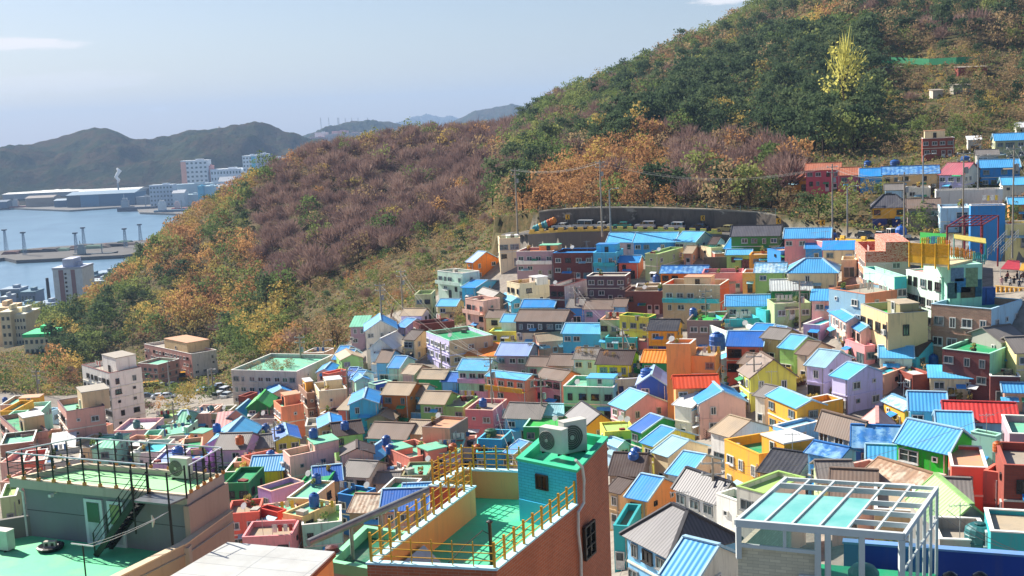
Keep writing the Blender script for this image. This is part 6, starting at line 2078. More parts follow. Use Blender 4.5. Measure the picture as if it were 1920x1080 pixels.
# low scrub and grass over the open slopes
gx2 = NR.uniform(-190, 330, 42000); gy2 = NR.uniform(190, 430, 42000)
z2_ = gz_np(gx2, gy2); a2, b2 = px_of(gx2, gy2, z2_)
bl2 = poly_mask(a2, b2, VILL)
gm = ~bl2 & (a2 > -30) & (a2 < 1950) & (b2 > 80) & (b2 < 760) & ~((np.abs(gy2 - np.interp(gx2, _RX, _RY)) < 7) & (gx2 > _RX[0] - 4))
gx2, gy2, z2_ = gx2[gm], gy2[gm], z2_[gm]
P0 = np.stack([gx2, gy2, z2_], 1)
sc_ = NR.uniform(.25, .8, len(P0)); per = 7
pp = np.repeat(P0, per, 0) + NR.normal(size=(len(P0) * per, 3)) * np.repeat(sc_, per)[:, None] * np.array([1, 1, .5]) + np.array([0, 0, .35])
qv = quads_at(pp, .6)
kk = NR.choice(4, len(P0), p=[.5, .08, .34, .08])
me = arr_mesh('undergrowth', qv, [TM['green'], TM['yellow'], TM['brown'], TM['orange']], np.repeat(kk, per), np.repeat(NR.random(len(P0)), per * 4))
uo = bpy.data.objects.new('undergrowth', me); COL.objects.link(uo); tag(uo, 'low scrub and dry grass on the open slopes', None, None, 'stuff')
# ================================================================= harbour and the lower town
GZ = SEA + 3.0
qy = [UZ(-160, 392, GZ), UZ(0, 389, GZ), UZ(130, 394, GZ), UZ(252, 386, GZ), UZ(262, 398, GZ), UZ(345, 401, GZ), UZ(420, 402, GZ), UZ(700, 400, GZ)]
back = [V(UD(900, 300, 3300), GZ), V(UD(-260, 300, 2800), GZ)]
b = MB(); b.hexa([V(p, SEA - 2) for p in qy + back], [V(p, GZ) for p in qy + back], 0, False)
tag(b.build('quay', m_plain('quay_concrete', '6d6a66', .9, var=.2, scale=.02)), 'harbour quay and shipyard ground', None, None, 'structure')


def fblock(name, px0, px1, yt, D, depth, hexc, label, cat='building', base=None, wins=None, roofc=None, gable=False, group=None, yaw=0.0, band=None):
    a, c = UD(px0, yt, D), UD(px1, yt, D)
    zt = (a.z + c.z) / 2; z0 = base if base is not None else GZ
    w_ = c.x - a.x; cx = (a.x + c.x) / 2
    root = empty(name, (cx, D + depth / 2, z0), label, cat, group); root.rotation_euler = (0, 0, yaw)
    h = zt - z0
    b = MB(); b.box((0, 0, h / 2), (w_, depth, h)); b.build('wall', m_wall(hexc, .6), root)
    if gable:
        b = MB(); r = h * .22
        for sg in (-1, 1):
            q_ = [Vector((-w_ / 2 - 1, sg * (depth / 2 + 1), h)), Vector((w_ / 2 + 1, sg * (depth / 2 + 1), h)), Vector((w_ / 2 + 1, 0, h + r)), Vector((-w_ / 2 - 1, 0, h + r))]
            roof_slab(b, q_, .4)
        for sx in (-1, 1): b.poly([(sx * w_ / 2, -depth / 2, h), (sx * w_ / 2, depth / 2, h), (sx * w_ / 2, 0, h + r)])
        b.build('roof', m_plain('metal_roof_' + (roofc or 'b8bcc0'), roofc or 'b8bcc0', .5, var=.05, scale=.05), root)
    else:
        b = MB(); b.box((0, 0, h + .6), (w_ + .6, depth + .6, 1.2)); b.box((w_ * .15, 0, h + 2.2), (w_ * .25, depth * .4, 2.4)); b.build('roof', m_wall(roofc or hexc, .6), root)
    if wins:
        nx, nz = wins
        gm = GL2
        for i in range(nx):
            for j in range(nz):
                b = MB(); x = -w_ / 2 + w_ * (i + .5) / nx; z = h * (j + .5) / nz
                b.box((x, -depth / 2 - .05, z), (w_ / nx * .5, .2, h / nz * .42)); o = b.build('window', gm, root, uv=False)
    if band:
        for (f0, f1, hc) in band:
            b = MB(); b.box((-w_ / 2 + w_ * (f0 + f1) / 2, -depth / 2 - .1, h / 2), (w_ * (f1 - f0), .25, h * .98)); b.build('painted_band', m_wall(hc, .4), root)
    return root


fblock('shipyard_hall', 4, 172, 361, 2330, 150, '7d868c', 'very long shipyard hall with white roof at the left', 'hall', roofc='e6e6e2', gable=True)
fblock('shipyard_hall', 138, 252, 360, 2270, 120, '7a828a', 'white-roofed shipyard hall behind the dark blue hall', 'hall', roofc='ececE6'.lower(), gable=True)
fblock('shipyard_hall', 124, 252, 364, 2120, 70, '23597c', 'dark blue shipyard hall at the water edge', 'hall', roofc='7f97a8', gable=True, band=[(0, .2, '1b3546'), (.2, .47, '3b7396')])
fblock('shed', 101, 123, 376, 2150, 30, '2a4a66', 'small dark blue shed left of the dark blue shipyard hall', 'shed', roofc='9fb0bc', gable=True)
fblock('shed', 47, 99, 371, 2200, 40, '8d7a68', 'low brownish shed in front of the long shipyard hall', 'shed', gable=True, roofc='8f8274')
fblock('shed', -30, 12, 379, 2200, 40, '2f4d68', 'dark shed at the left edge by the water', 'shed', gable=True, roofc='54697a')
fblock('office_block', 279, 323, 348, 2020, 26, 'a9b6c2', 'pale office block with rows of balconies near the ships', 'office block', wins=(7, 5))
fblock('apartment_block', 338, 388, 302, 2160, 30, 'c3c8ce', 'tall white block with orange and pink end panels', 'apartment block', wins=(6, 9), band=[(0, .2, 'd59a86')], group=None)
fblock('apartment_block', 388, 394, 312, 2170, 30, 'c58a84', 'narrow pink slab attached beside the white block', 'apartment block')
fblock('office_block', 394, 452, 318, 2150, 40, 'b9c2cc', 'wide low white block between the two tall white blocks', 'office block', wins=(10, 5))
fblock('apartment_block', 454, 478, 293, 2150, 30, 'ccd4da', 'tall white block with turquoise stripe by the wood', 'apartment block', wins=(4, 11), band=[(.7, 1, '4fb6c6')])
fblock('apartment_block', 478, 500, 290, 2180, 30, 'c4ccd4', 'tall white block right of the turquoise striped one', 'apartment block', wins=(4, 11))
fblock('apartment_block', 500, 530, 297, 2200, 30, 'bcc6ce', 'white block partly hidden by the wooded ridge', 'apartment block', wins=(5, 9))
fblock('silo', 370, 380, 350, 1920, 18, '4aa4c0', 'turquoise silo at the harbour edge', 'silo')
fblock('silo', 380, 402, 350, 1930, 24, 'aec8d2', 'broad white and turquoise silo building at the harbour edge', 'silo', band=[(0, 1, '8fc0d0')])
for i, (p0, p1, yt, hc) in enumerate([(323, 345, 362, 'b0bcc4'), (345, 372, 366, '9fb4bc'), (404, 430, 352, '9aa8b4'), (325, 395, 346, '8fa4b0'), (410, 440, 340, 'b8c4cc'), (255, 278, 370, '76808a'), (300, 330, 376, '8898a4'), (335, 365, 378, 'a2b2ba')]):
    fblock('warehouse', p0, p1, yt, 2000 + i * 22, 26, hc, 'low pale warehouse in the harbour district', 'warehouse', gable=i % 2 == 0, group='harbour warehouses')
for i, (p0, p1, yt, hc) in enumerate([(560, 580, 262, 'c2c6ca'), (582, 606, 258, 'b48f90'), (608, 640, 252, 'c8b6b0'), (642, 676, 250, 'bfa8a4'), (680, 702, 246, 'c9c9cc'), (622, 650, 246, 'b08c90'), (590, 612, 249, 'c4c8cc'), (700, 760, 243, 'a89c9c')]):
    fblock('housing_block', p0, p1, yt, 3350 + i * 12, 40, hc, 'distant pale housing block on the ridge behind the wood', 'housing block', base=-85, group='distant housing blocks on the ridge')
# lower town at the left
gl = lambda px, D: gz(UD(px, 560, D).x, D)
r_ = fblock('apartment_tower', 98, 153, 505, 700, 20, 'ccd3e2', 'tall blue-grey apartment tower with brown stripes and raised core', 'apartment tower', base=-112, roofc='a9b0c0', band=[(.2, .36, '8d6d70'), (.62, .76, '8d6d70')])
b = MB(); b.box((0, -1, 37), (6.5, 14, 9)); b.build('stair_core', m_wall('b4bace', .4), r_)
for k in range(12):
    b = MB(); b.box((-1.2, -10.3, 3 + k * 2.7), (1.1, .3, 1.2)); b.build('window', GL3, r_, uv=False)
fblock('apartment_block', 0, 19, 590, 478, 14, 'e0cfae', 'cream apartment block at the left edge', 'apartment block', base=-88, wins=(2, 5))
fblock('apartment_block', 19, 47, 594, 482, 16, 'e2d8c2', 'cream apartment block with rows of windows near the left edge', 'apartment block', base=-88, wins=(5, 5))
fblock('apartment_block', -24, 16, 582, 500, 14, 'd4bb98', 'taller cream stair block behind the cream apartments', 'apartment block', base=-90)
fblock('apartment_block', 44, 92, 632, 405, 12, 'e0d4b4', 'pale apartment block with bright green stepped roof', 'apartment block', base=-82, wins=(5, 4), roofc='3cc27c')
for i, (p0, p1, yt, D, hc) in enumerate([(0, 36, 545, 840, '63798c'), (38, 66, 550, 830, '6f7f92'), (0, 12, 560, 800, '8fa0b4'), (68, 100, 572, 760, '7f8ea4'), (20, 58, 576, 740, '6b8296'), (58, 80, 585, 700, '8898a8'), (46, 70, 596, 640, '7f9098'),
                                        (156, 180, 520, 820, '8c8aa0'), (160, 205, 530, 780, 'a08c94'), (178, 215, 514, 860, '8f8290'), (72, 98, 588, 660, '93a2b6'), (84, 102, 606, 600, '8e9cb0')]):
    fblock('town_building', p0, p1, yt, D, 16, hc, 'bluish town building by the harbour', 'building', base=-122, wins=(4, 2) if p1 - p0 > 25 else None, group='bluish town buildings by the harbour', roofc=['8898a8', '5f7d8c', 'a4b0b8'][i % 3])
ch = empty('chimney', V(UD(92, 560, 800), -121), 'slim dark chimney beside the apartment tower', 'chimney'); b = MB()
zt_ = UD(92, 521, 800).z; b.tube([(0, 0, 0), (0, 0, zt_ + 121)], [1.4, 1.0], 10); b.build('stack', m_plain('dark_stack', '2b2f38'), ch)
# mole
GP = SEA + 3.5
mp = [UZ(-60, 492, GP), UZ(8, 483, GP), UZ(30, 488, GP), UZ(232, 478, GP), UZ(320, 466, GP), UZ(330, 446, GP), UZ(240, 452, GP), UZ(18, 469, GP), UZ(-60, 474, GP)]
b = MB(); b.hexa([V(p, SEA - 2) for p in mp], [V(p, GP) for p in mp]); tag(b.build('pier', m_plain('pier_concrete', '56524e', .9, var=.15, scale=.05)), 'long dark harbour pier', None, None, 'structure')
rr = random.Random(3)
for i in range(16):
    px = 25 + i * 15 + rr.uniform(-4, 4); py = 474 - (px - 30) * .078 + rr.uniform(-1, 3); p = UZ(px, py, GP)
    o = empty('cargo_heap', p, 'low heap of dark cargo on the pier', 'cargo heap', 'cargo heaps on the pier'); L_ = rr.uniform(7, 14); w_ = rr.uniform(5, 9); h = rr.uniform(1.5, 4)
    b = MB(); b.hexa([(-L_, -w_, 0), (L_, -w_, 0), (L_, w_, 0), (-L_, w_, 0)], [(-L_ * .7, -w_ * .6, h), (L_ * .6, -w_ * .7, h * .8), (L_ * .7, w_ * .6, h), (-L_ * .6, w_ * .7, h * 1.1)])
    b.build('heap', m_plain('cargo_%d' % (i % 4), ['5a2f28', '3a3330', '2f5a48', '4a3b34'][i % 4], .9), o)
for px, yb, yt in ((12, 470, 432), (47, 478, 437), (144, 474, 438), (158, 460, 428), (236, 464, 430), (264, 452, 422)):
    p = UZ(px, yb, GP); D = p.y; zt_ = UD(px, yt, D).z; h = zt_ - GP
    o = empty('floodlight_tower', p, 'lattice floodlight tower standing on the pier', 'tower', 'floodlight towers on the pier')
    b = MB()
    for sx in (-1, 1):
        for sy in (-1, 1): b.bar((sx * 1.6, sy * 1.6, 0), (sx * .7, sy * .7, h), .4)
    for k in range(6):
        t0, t1 = k / 6, (k + 1) / 6; w0, w1 = 1.6 - .9 * t0, 1.6 - .9 * t1
        b.bar((-w0, -w0, h * t0), (w1, -w1, h * t1), .3); b.bar((w0, -w0, h * t0), (-w1, -w1, h * t1), .3)
    b.build('mast', m_plain('blue_grey_steel', '8fa4b8', .5), o)
    b = MB(); b.box((0, 0, h + .6), (4.4, 4.4, 1.4)); b.build('lamp_frame', m_plain('dark_lamp', '2f4258', .5), o)


def ship(px, py, L_, hc, sc, label, yaw=0.05, deckc='8d8d8d'):
    p = UZ(px, py, SEA); o = empty('ship', p, label, 'ship'); o.rotation_euler = (0, 0, yaw)
    w_ = L_ * .16; h = L_ * .09; b = MB()
    lo = [(-L_ / 2, -w_ / 2, -.5), (L_ * .38, -w_ / 2, -.5), (L_ * .47, 0, -.5), (L_ * .38, w_ / 2, -.5), (-L_ / 2, w_ / 2, -.5)]
    hi = [(-L_ / 2, -w_ / 2, h), (L_ * .38, -w_ / 2, h), (L_ * .53, 0, h * 1.3), (L_ * .38, w_ / 2, h), (-L_ / 2, w_ / 2, h)]
    b.hexa([Vector(v_) for v_ in lo], [Vector(v_) for v_ in hi]); b.build('hull', m_plain('hull_' + hc, hc, .5), o)
    b = MB(); b.box((-L_ * .32, 0, h + h * .9), (L_ * .16, w_ * .8, h * 1.8)); b.box((-L_ * .32, 0, h + h * 2.1), (L_ * .1, w_ * .6, h * .7)); b.build('superstructure', m_plain('ship_white', sc, .5), o)
    b = MB(); b.tube([(-L_ * .34, 0, h * 3), (-L_ * .34, 0, h * 4.4)], L_ * .01, 6); b.tube([(L_ * .15, 0, h), (L_ * .15, 0, h * 3.4)], L_ * .012, 6); b.build('mast', m_plain('mast', '9aa3a8'), o)


ship(50, 391, 62, '8a2f2c', 'b8b8b8', 'red-hulled ship moored below the long hall', .02)
ship(262, 395, 74, '23304a', '9aa0a8', 'dark navy ship moored right of the dark blue hall', .02)
ship(330, 400, 70, '5d7f94', 'dfe0e0', 'white and blue ship with tall superstructure', -.1)
ship(352, 394, 52, 'b0403c', 'd8c0c0', 'red ship behind the white and blue ship', .1)
ship(180, 482, 46, '2c3e44', '9aa8a8', 'dark barge moored along the near side of the pier', .0)
for i, (px, D) in enumerate(((602, 4250), (617, 4250), (634, 4260), (636, 4290), (648, 4270), (660, 4280), (672, 4290), (690, 4290))):
    p = UD(px, 236, D); o = empty('mast', p, 'thin radio mast on the far ridge', 'mast', 'radio masts on the far ridge'); b = MB(); b.tube([(0, 0, -12), (0, 0, 30)], 1.0, 5); b.build('pole', m_plain('mast_steel', '8a96a2'), o)
p = UD(412, 250, 2900); o = empty('lookout_tower', p, 'slender pale tower on the hill across the harbour', 'tower'); b = MB()
b.tube([(0, 0, -15), (0, 0, 17)], [2.4, 1.6], 8); b.lathe((0, 0, 10), [(3, 0), (3.6, 2), (3, 4), (1, 6)], 10); b.build('shaft', m_plain('pale_tower', 'b9b4b0'), o)
# white smoke plume above the halls
p = UZ(221, 352, -100); p = UD(221, 345, 2250); o = empty('chimney', V(p, GZ), 'small chimney releasing white smoke above the shipyard', 'chimney'); b = MB(); b.tube([(0, 0, 0), (0, 0, p.z - GZ + 2)], 1.6, 8); b.build('stack', m_plain('mast_steel', '8a96a2'), o)
P_ = [Vector((p.x + dx, p.y, p.z + dz)) for dx, dz in ((0, 2), (2.5, 8), (-2.5, 14), (1.5, 20), (6, 25), (1, 31))]
b = MB(); b.tube(P_, [1.6, 3.2, 3.4, 3.2, 4.0, 1.5], 10); m = NT('white_smoke'); m.fin((.9, .9, .9, 1), 1, 0); m.b.inputs['Alpha'].default_value = .8
so_ = b.build('smoke', m.m, uv=False, smooth=True); tag(so_, 'white smoke plume rising above the shipyard', None, None, 'stuff')
# ================================================================= road walls, barrier, cars, poles, people
def rp(off, z, px0, px1, step=3.0):
    out = []
    x = _RX[0]
    while x < _RX[-1]:
        y = float(np.interp(x, _RX, _RY)) + off; zz = float(np.interp(x, _RX, _RZ))
        p = Vector((x, y, zz + z)); X_ = proj(p)[0]
        if px0 <= X_ <= px1: out.append(p)
        x += step
    return out


m = NT('stained_retaining_concrete')
n1 = m.noise(m.pos(.5, .5, .12), 1.0, 5, .7); n2 = m.noise(m.pos(), .3, 5, .7); n3 = m.noise(m.pos(1, 1, 1.4), .16, 4, .65)
c = m.ramp(n1, [(.3, lin('4a4540')), (.5, lin('6a625b')), (.72, lin('58514b'))])
c = m.mixc(m.ramp(n2, [(.6, bwr(0)), (.7, bwr(.6))]), c, lin('7d756b'))
c = m.mixc(m.ramp(n3, [(.62, bwr(0)), (.66, bwr(.8))]), c, lin('a09a90'))
RW = m.fin(c, .95, .1)
up_path = rp(4.9, 0, 990, 1470)
root = empty('retaining_wall', up_path[len(up_path) // 2], 'long dark stained concrete retaining wall above the road', 'wall'); O = root.location.copy()
b = MB()
for i in range(len(up_path) - 1):
    p, q_ = up_path[i], up_path[i + 1]
    h0 = float(np.interp(p.x, _RX, WALLH)); h1 = float(np.interp(q_.x, _RX, WALLH))
    dv = Vector((0, .6, 0))
    b.hexa([p - UP * .3, q_ - UP * .3, q_ + dv - UP * .3, p + dv - UP * .3], [p + UP * h0, q_ + UP * h1, q_ + dv + UP * h1, p + dv + UP * h0])
b.build('wall', RW, root, O)
b = MB()
for i in range(len(up_path) - 1):
    p, q_ = up_path[i] - Vector((0, .05, 0)), up_path[i + 1] - Vector((0, .05, 0)); h0 = float(np.interp(p.x, _RX, WALLH)); h1 = float(np.interp(q_.x, _RX, WALLH)); dv = Vector((0, 2.6, 0))
    b.hexa([p + UP * (h0 + .003), q_ + UP * (h1 + .003), q_ + dv + UP * (h1 + .003), p + dv + UP * (h0 + .003)], [p + UP * (h0 + .25), q_ + UP * (h1 + .25), q_ + dv + UP * (h1 + .25), p + dv + UP * (h0 + .25)], 0, True)
b.build('coping', m_wall('7d776c', 1.2), root, O)
tp_ = [p + UP * (float(np.interp(p.x, _RX, WALLH)) + .25) + Vector((0, .3, 0)) for p in up_path[::4]]
railing('fence', 'pale metal fence on top of the dark retaining wall', tp_, 1.3, [2] * (len(tp_) - 1), .09, 3, m_plain('pale_green_rail', '7f9a94', .5), m_plain('pale_green_rail', '7f9a94', .5), cat='fence')
for nm, a0, a1, lab in (('retaining_wall', 985, 1300, 'dark grey wall holding up the left part of the road'), ('retaining_wall', 1300, 1740, 'dark grey wall holding up the road behind the green and pink houses')):
    lp = rp(-4.7, 0, a0, a1)
    root = empty(nm, lp[len(lp) // 2], lab, 'wall'); O = root.location.copy(); b = MB()
    for i in range(len(lp) - 1):
        p, q_ = lp[i], lp[i + 1]; dv = Vector((0, .5, 0))
        b.hexa([p - UP * 6, q_ - UP * 6, q_ + dv - UP * 6, p + dv - UP * 6], [p - UP * .01, q_ - UP * .01, q_ + dv - UP * .01, p + dv - UP * .01])
    b.build('wall', m_wall('59534e', 1.2), root, O)
for a0, a1, hc, lab in ((975, 1370, 'c8a347', 'yellow crenellated concrete road barrier on the left part of the road'), (1370, 1560, '9c9484', 'greyish crenellated road barrier behind the green and pink houses'),
                        (1560, 1702, 'd4ab38', 'bright yellow crenellated road barrier on the right part of the road')):
    lp = rp(-4.45, 0, a0, a1, 2.1)
    if len(lp) < 3: continue
    root = empty('road_barrier', lp[0], lab, 'barrier'); O = root.location.copy(); b = MB()
    for i in range(len(lp) - 1): b.hexa([lp[i], lp[i + 1], lp[i + 1] + Vector((0, .3, 0)), lp[i] + Vector((0, .3, 0))], [p + UP * .5 for p in (lp[i], lp[i + 1], lp[i + 1] + Vector((0, .3, 0)), lp[i] + Vector((0, .3, 0)))])
    b.build('base', m_wall(hc, .9), root, O)
    for i in range(len(lp) - 1):
        d_ = (lp[i + 1] - lp[i]); u = d_.normalized(); n_ = Vector((-u.y, u.x, 0))
        b = MB(); b.box(lp[i] + d_ * .35 + UP * .78 + Vector((0, .15, 0)), (1.25, .36, .55), (u, n_, UP)); b.build('barrier_block', m_wall(hc, .9), root, O)
# chevron signs
for px, lb in ((1065, 'yellow chevron sign at the left end of the road'), (1317, 'yellow chevron sign on the wall above the silver cars'), (1459, 'yellow chevron sign at the right end of the dark wall'), (1542, 'yellow chevron sign in the shrubs right of the dark wall')):
    pp_ = [p for p in rp(4.6, 2.6, px - 4, px + 4, .3)]
    if not pp_: continue
    p = pp_[len(pp_) // 2]
    o = empty('chevron_sign', p, lb, 'sign'); b = MB(); b.box((0, 0, 0), (.95, .06, 1.1)); b.build('board', m_plain('sign_yellow', 'e0a81c', .5, var=.05), o)
    b = MB()
    for sg in (-1, 1): b.hexa([Vector(v_) for v_ in ((-.22, -.035, 0), (.05, -.035, sg * .42), (.28, -.035, sg * .42), (.02, -.035, 0))], [Vector(v_) for v_ in ((-.22, -.05, 0), (.05, -.05, sg * .42), (.28, -.05, sg * .42), (.02, -.05, 0))])
    b.build('chevron', M_BLACK, o)
    b = MB(); b.tube([(0, .05, .3), (0, .05, -2.6)], .05, 6); b.build('post', M_STEEL, o)


def car(p, yaw, kind, hexc, label, group=None):
    root = empty('parked_car' if kind != 'bus' else 'yellow_bus', p, label, {'car': 'car', 'suv': 'car', 'van': 'van', 'bus': 'bus', 'truck': 'truck'}[kind], group); root.rotation_euler = (0, 0, yaw)
    pm = m_plain('car_paint_' + hexc, hexc, .25, .6, .2, .03)
    L_, W_2, H_ = {'car': (4.4, .88, 1.42), 'suv': (4.6, .92, 1.68), 'van': (4.9, .93, 1.95), 'bus': (7, 1.1, 2.7), 'truck': (4.9, .9, 1.95)}[kind]
    prof = {'car': [(-.5, .3), (-.5, .8), (-.48, .9), (-.22, .98), (.26, .98), (.46, .86), (.5, .7), (.5, .3)],
            'suv': [(-.5, .35), (-.5, .95), (-.3, 1.05), (.3, 1.05), (.47, .98), (.5, .8), (.5, .35)],
            'van': [(-.5, .35), (-.5, 1.0), (.3, 1.05), (.44, .98), (.5, .8), (.5, .35)], 'bus': [(-.5, .4), (-.5, 1.3), (.5, 1.3), (.5, .4)],
            'truck': [(.12, .4), (.12, 1.1), (.46, 1.1), (.5, .9), (.5, .4)]}[kind]
    cabp = {'car': [(-.38, .9), (-.26, 1.4), (.08, 1.42), (.27, .95)], 'suv': [(-.49, 1.0), (-.44, 1.62), (.08, 1.68), (.27, 1.03)], 'van': [(-.5, 1.0), (-.48, 1.9), (.2, 1.95), (.4, 1.02)],
            'bus': [(-.5, 1.3), (-.5, 2.65), (.46, 2.7), (.5, 1.3)], 'truck': [(.13, 1.1), (.15, 1.9), (.36, 1.95), (.46, 1.1)]}[kind]

    def ext(pts, w0, w1):
        b = MB(); n = len(pts)
        A_ = [Vector((x * L_, -w0, z)) for x, z in pts]; B_ = [Vector((x * L_, w0, z)) for x, z in pts]
        b.poly(A_); b.poly(B_[::-1])
        for i in range(n):
            j = (i + 1) % n; b.poly([A_[i], A_[j], B_[j], B_[i]])
        return b
    ext(prof, W_2, W_2).build('body', pm, root, uv=False)
    ext(cabp, W_2 * .88, W_2 * .8).build('glasshouse', m_plain('car_glass', '1c242a', .1, .8, 0, .05), root, uv=False)
    z2_ = cabp[1][1]; x0, x1 = cabp[1][0] * L_, cabp[2][0] * L_
    b = MB(); b.hexa([Vector((x0 - .04, -W_2 * .9, z2_ - .02)), Vector((x1 + .04, -W_2 * .9, z2_ + .0)), Vector((x1 + .04, W_2 * .9, z2_)), Vector((x0 - .04, W_2 * .9, z2_ - .02))],
                     [Vector((x0, -W_2 * .82, z2_ + .06)), Vector((x1, -W_2 * .82, z2_ + .08)), Vector((x1, W_2 * .82, z2_ + .08)), Vector((x0, W_2 * .82, z2_ + .06))])
    for fx in (0.0, .5, 1.0):
        xx = x0 + (x1 - x0) * fx
        for s_ in (-1, 1): b.box((xx, s_ * W_2 * .885, (z2_ + cabp[0][1]) / 2), (.07, .03, z2_ - cabp[0][1]))
    b.build('car_roof', pm, root, uv=False)
    for sx in (-.31, .31):
        for sy in (-1, 1):
            b = MB(); b.tube([(sx * L_, sy * (W_2 - .2), .32), (sx * L_, sy * (W_2 + .015), .32)], .33, 14); wo = b.build('wheel', m_plain('tyre', '17171a', .8), root, uv=False)
            b = MB(); b.tube([(sx * L_, sy * (W_2 + .0), .32), (sx * L_, sy * (W_2 + .025), .32)], .19, 10); b.build('rim', M_STEEL, wo, uv=False)
    for sy in (-1, 1):
        b = MB(); b.box((.495 * L_, sy * W_2 * .7, .72), (.08, .3, .14)); b.build('headlight', m_plain('headlight', 'd8dde0', .2), root, uv=False)
        b = MB(); b.box((-.498 * L_, sy * W_2 * .75, .78), (.05, .26, .16)); b.build('tail_light', m_plain('tail_light', '8c1a16', .3), root, uv=False)
    if kind == 'truck':
        b = MB(); b.box((-.2 * L_, 0, .75), (3.0, 1.8, .5)); b.build('load_bed', M_WHITE, root)
        b = MB(); b.lathe((-.2 * L_, 0, 1.0), [(1.0, 0), (1.0, .9), (.7, 1.35), (.25, 1.5), (.2, 1.7), (.05, 1.75)], 12); b.build('load', m_plain('blue_tarp', '1e5fb4', .5), root)
    return root


def road_at(px, off):
    best = None
    x = _RX[0]
    while x < _RX[-1]:
        p = Vector((x, float(np.interp(x, _RX, _RY)) + off, float(np.interp(x, _RX, _RZ)) + .03)); d_ = abs(proj(p)[0] - px)
        if best is None or d_ < best[0]: best = (d_, p)
        x += .25
    p = best[1]; yw = math.atan2(float(np.interp(p.x + 2, _RX, _RY)) - float(np.interp(p.x - 2, _RX, _RY)), 4.0)
    return p, yw


for px, kd, hc, lb, fl in ((1032, 'car', '33363c', 'dark grey car first from the left on the road', 1), (1053, 'car', 'c9ccce', 'white car behind the dark grey car on the road', 1), (1094, 'van', 'b9bec4', 'white van on the left part of the road', 1),
                           (1126, 'car', 'd4d6d6', 'white car right of the white van', 1), (1167, 'car', '3a9490', 'teal car parked on the road', 1), (1211, 'suv', 'b7bcc8', 'silver car right of the teal car', 1),
                           (1264, 'suv', 'c3c8d0', 'silver car left of the dark blue car', 1), (1312, 'car', '26344e', 'dark blue car parked under the dark wall', 1), (1364, 'car', 'a69f70', 'olive beige car parked under the dark wall', 1),
                           (1400, 'suv', '2a2c34', 'black car partly behind the grey tiled roof', 1), (1490, 'car', 'b4bccc', 'silver blue car behind the pink house', 1), (1547, 'suv', '9aa6bc', 'grey blue car beside the utility pole', 1),
                           (1622, 'car', '2c3038', 'black car behind the yellow barrier', -1), (1655, 'car', '5f6470', 'dark grey car left of the small truck', -1), (1682, 'truck', 'd8d8d4', 'small white truck with domed blue load', 1)):
    p, yw = road_at(px, 2.6)
    car(p, yw + (math.pi if fl > 0 else 0), kd, hc, lb)
for px, py, kd, hc, yw, lb in ((414, 728, 'car', 'b8bcc4', .5, 'silver car at the back of the school car park'), (402, 735, 'suv', '31506c', 1.3, 'dark blue car in the car park beside the grey building'), (413, 746, 'suv', 'd2d4d0', 1.2, 'white jeep-like car at the front of the car park'),
                               (425, 736, 'suv', 'd8d8d8', 1.2, 'white car in the middle of the car park'), (428, 746, 'car', 'c4cac8', 1.2, 'pale grey car at the front right of the car park'), (385, 736, 'car', '9ab0b8', .5, 'pale car on the lane beside the green verge'),
                               (277, 734, 'bus', 'd69a1c', .25, 'yellow bus left of the silver car'), (328, 716, 'bus', 'e0a41c', .25, 'yellow bus under the trees'), (304, 727, 'car', 'b8c0c4', .5, 'silver car between the yellow buses'), (324, 727, 'suv', '3a4248', 1.2, 'dark van between trees near the yellow bus'),
                               (300, 748, 'car', 'd0d4d8', .1, 'white car behind the round bush'), (315, 747, 'car', 'd8dce0', .1, 'white car right of the white one by the bush'), (276, 747, 'car', '5a6470', .1, 'grey car left of the round bush')):
    p = ground_hit(px, py, 60)
    if p: car(p + UP * .05, yw, kd, hc, lb)
    if p:
        pass
# ---- poles and lamps
POLES = {}


def pole(key, px, yb, yt, kind, label, D=None):
    g_ = UD(px, yb, D) if D else (surf_hit(px, yb)[0])
    z0 = gz(g_.x, g_.y) if not D else g_.z
    zt_ = UD(px, yt, g_.y).z; h = zt_ - g_.z
    root = empty('utility_pole' if kind == 'u' else 'street_lamp', g_, label, 'pole' if kind == 'u' else 'street lamp'); s_ = max(.11, g_.y * .0007)
    b = MB(); b.tube([(0, 0, -1.0), (0, 0, h)], [s_ * 1.25, s_ * .85], 8)
    b.build('post', m_plain('concrete_pole', '9a9184', .8) if kind == 'u' else M_STEEL, root)
    if kind == 'u':
        for k, z in enumerate((h - .5, h - 1.5)):
            b = MB(); b.bar((-1.0, 0, z), (1.0, 0, z), .12); b.build('crossarm', M_STEEL, root)
            for x in (-.9, 0, .9):
                b = MB(); b.lathe((x, 0, z + .06), [(.06, 0), (.09, .08), (.05, .2)], 6); b.build('insulator', M_WHITE, root)
        b = MB(); b.lathe((.42, 0, h - 3.4), [(.28, 0), (.3, .1), (.3, .85), (.2, .95)], 10); b.build('transformer', M_STEEL, root)
    else:
        b = MB(); b.tube([(0, 0, h - .1), (.5, -.2, h + .25), (1.5, -.5, h + .35)], s_ * .5, 6); b.build('arm', M_STEEL, root)
        b = MB(); b.box((1.75, -.58, h + .33), (.6, .24, .14)); b.build('lamp_head', M_WHITE, root)
    POLES[key] = g_ + UP * (h - .35)
    return root


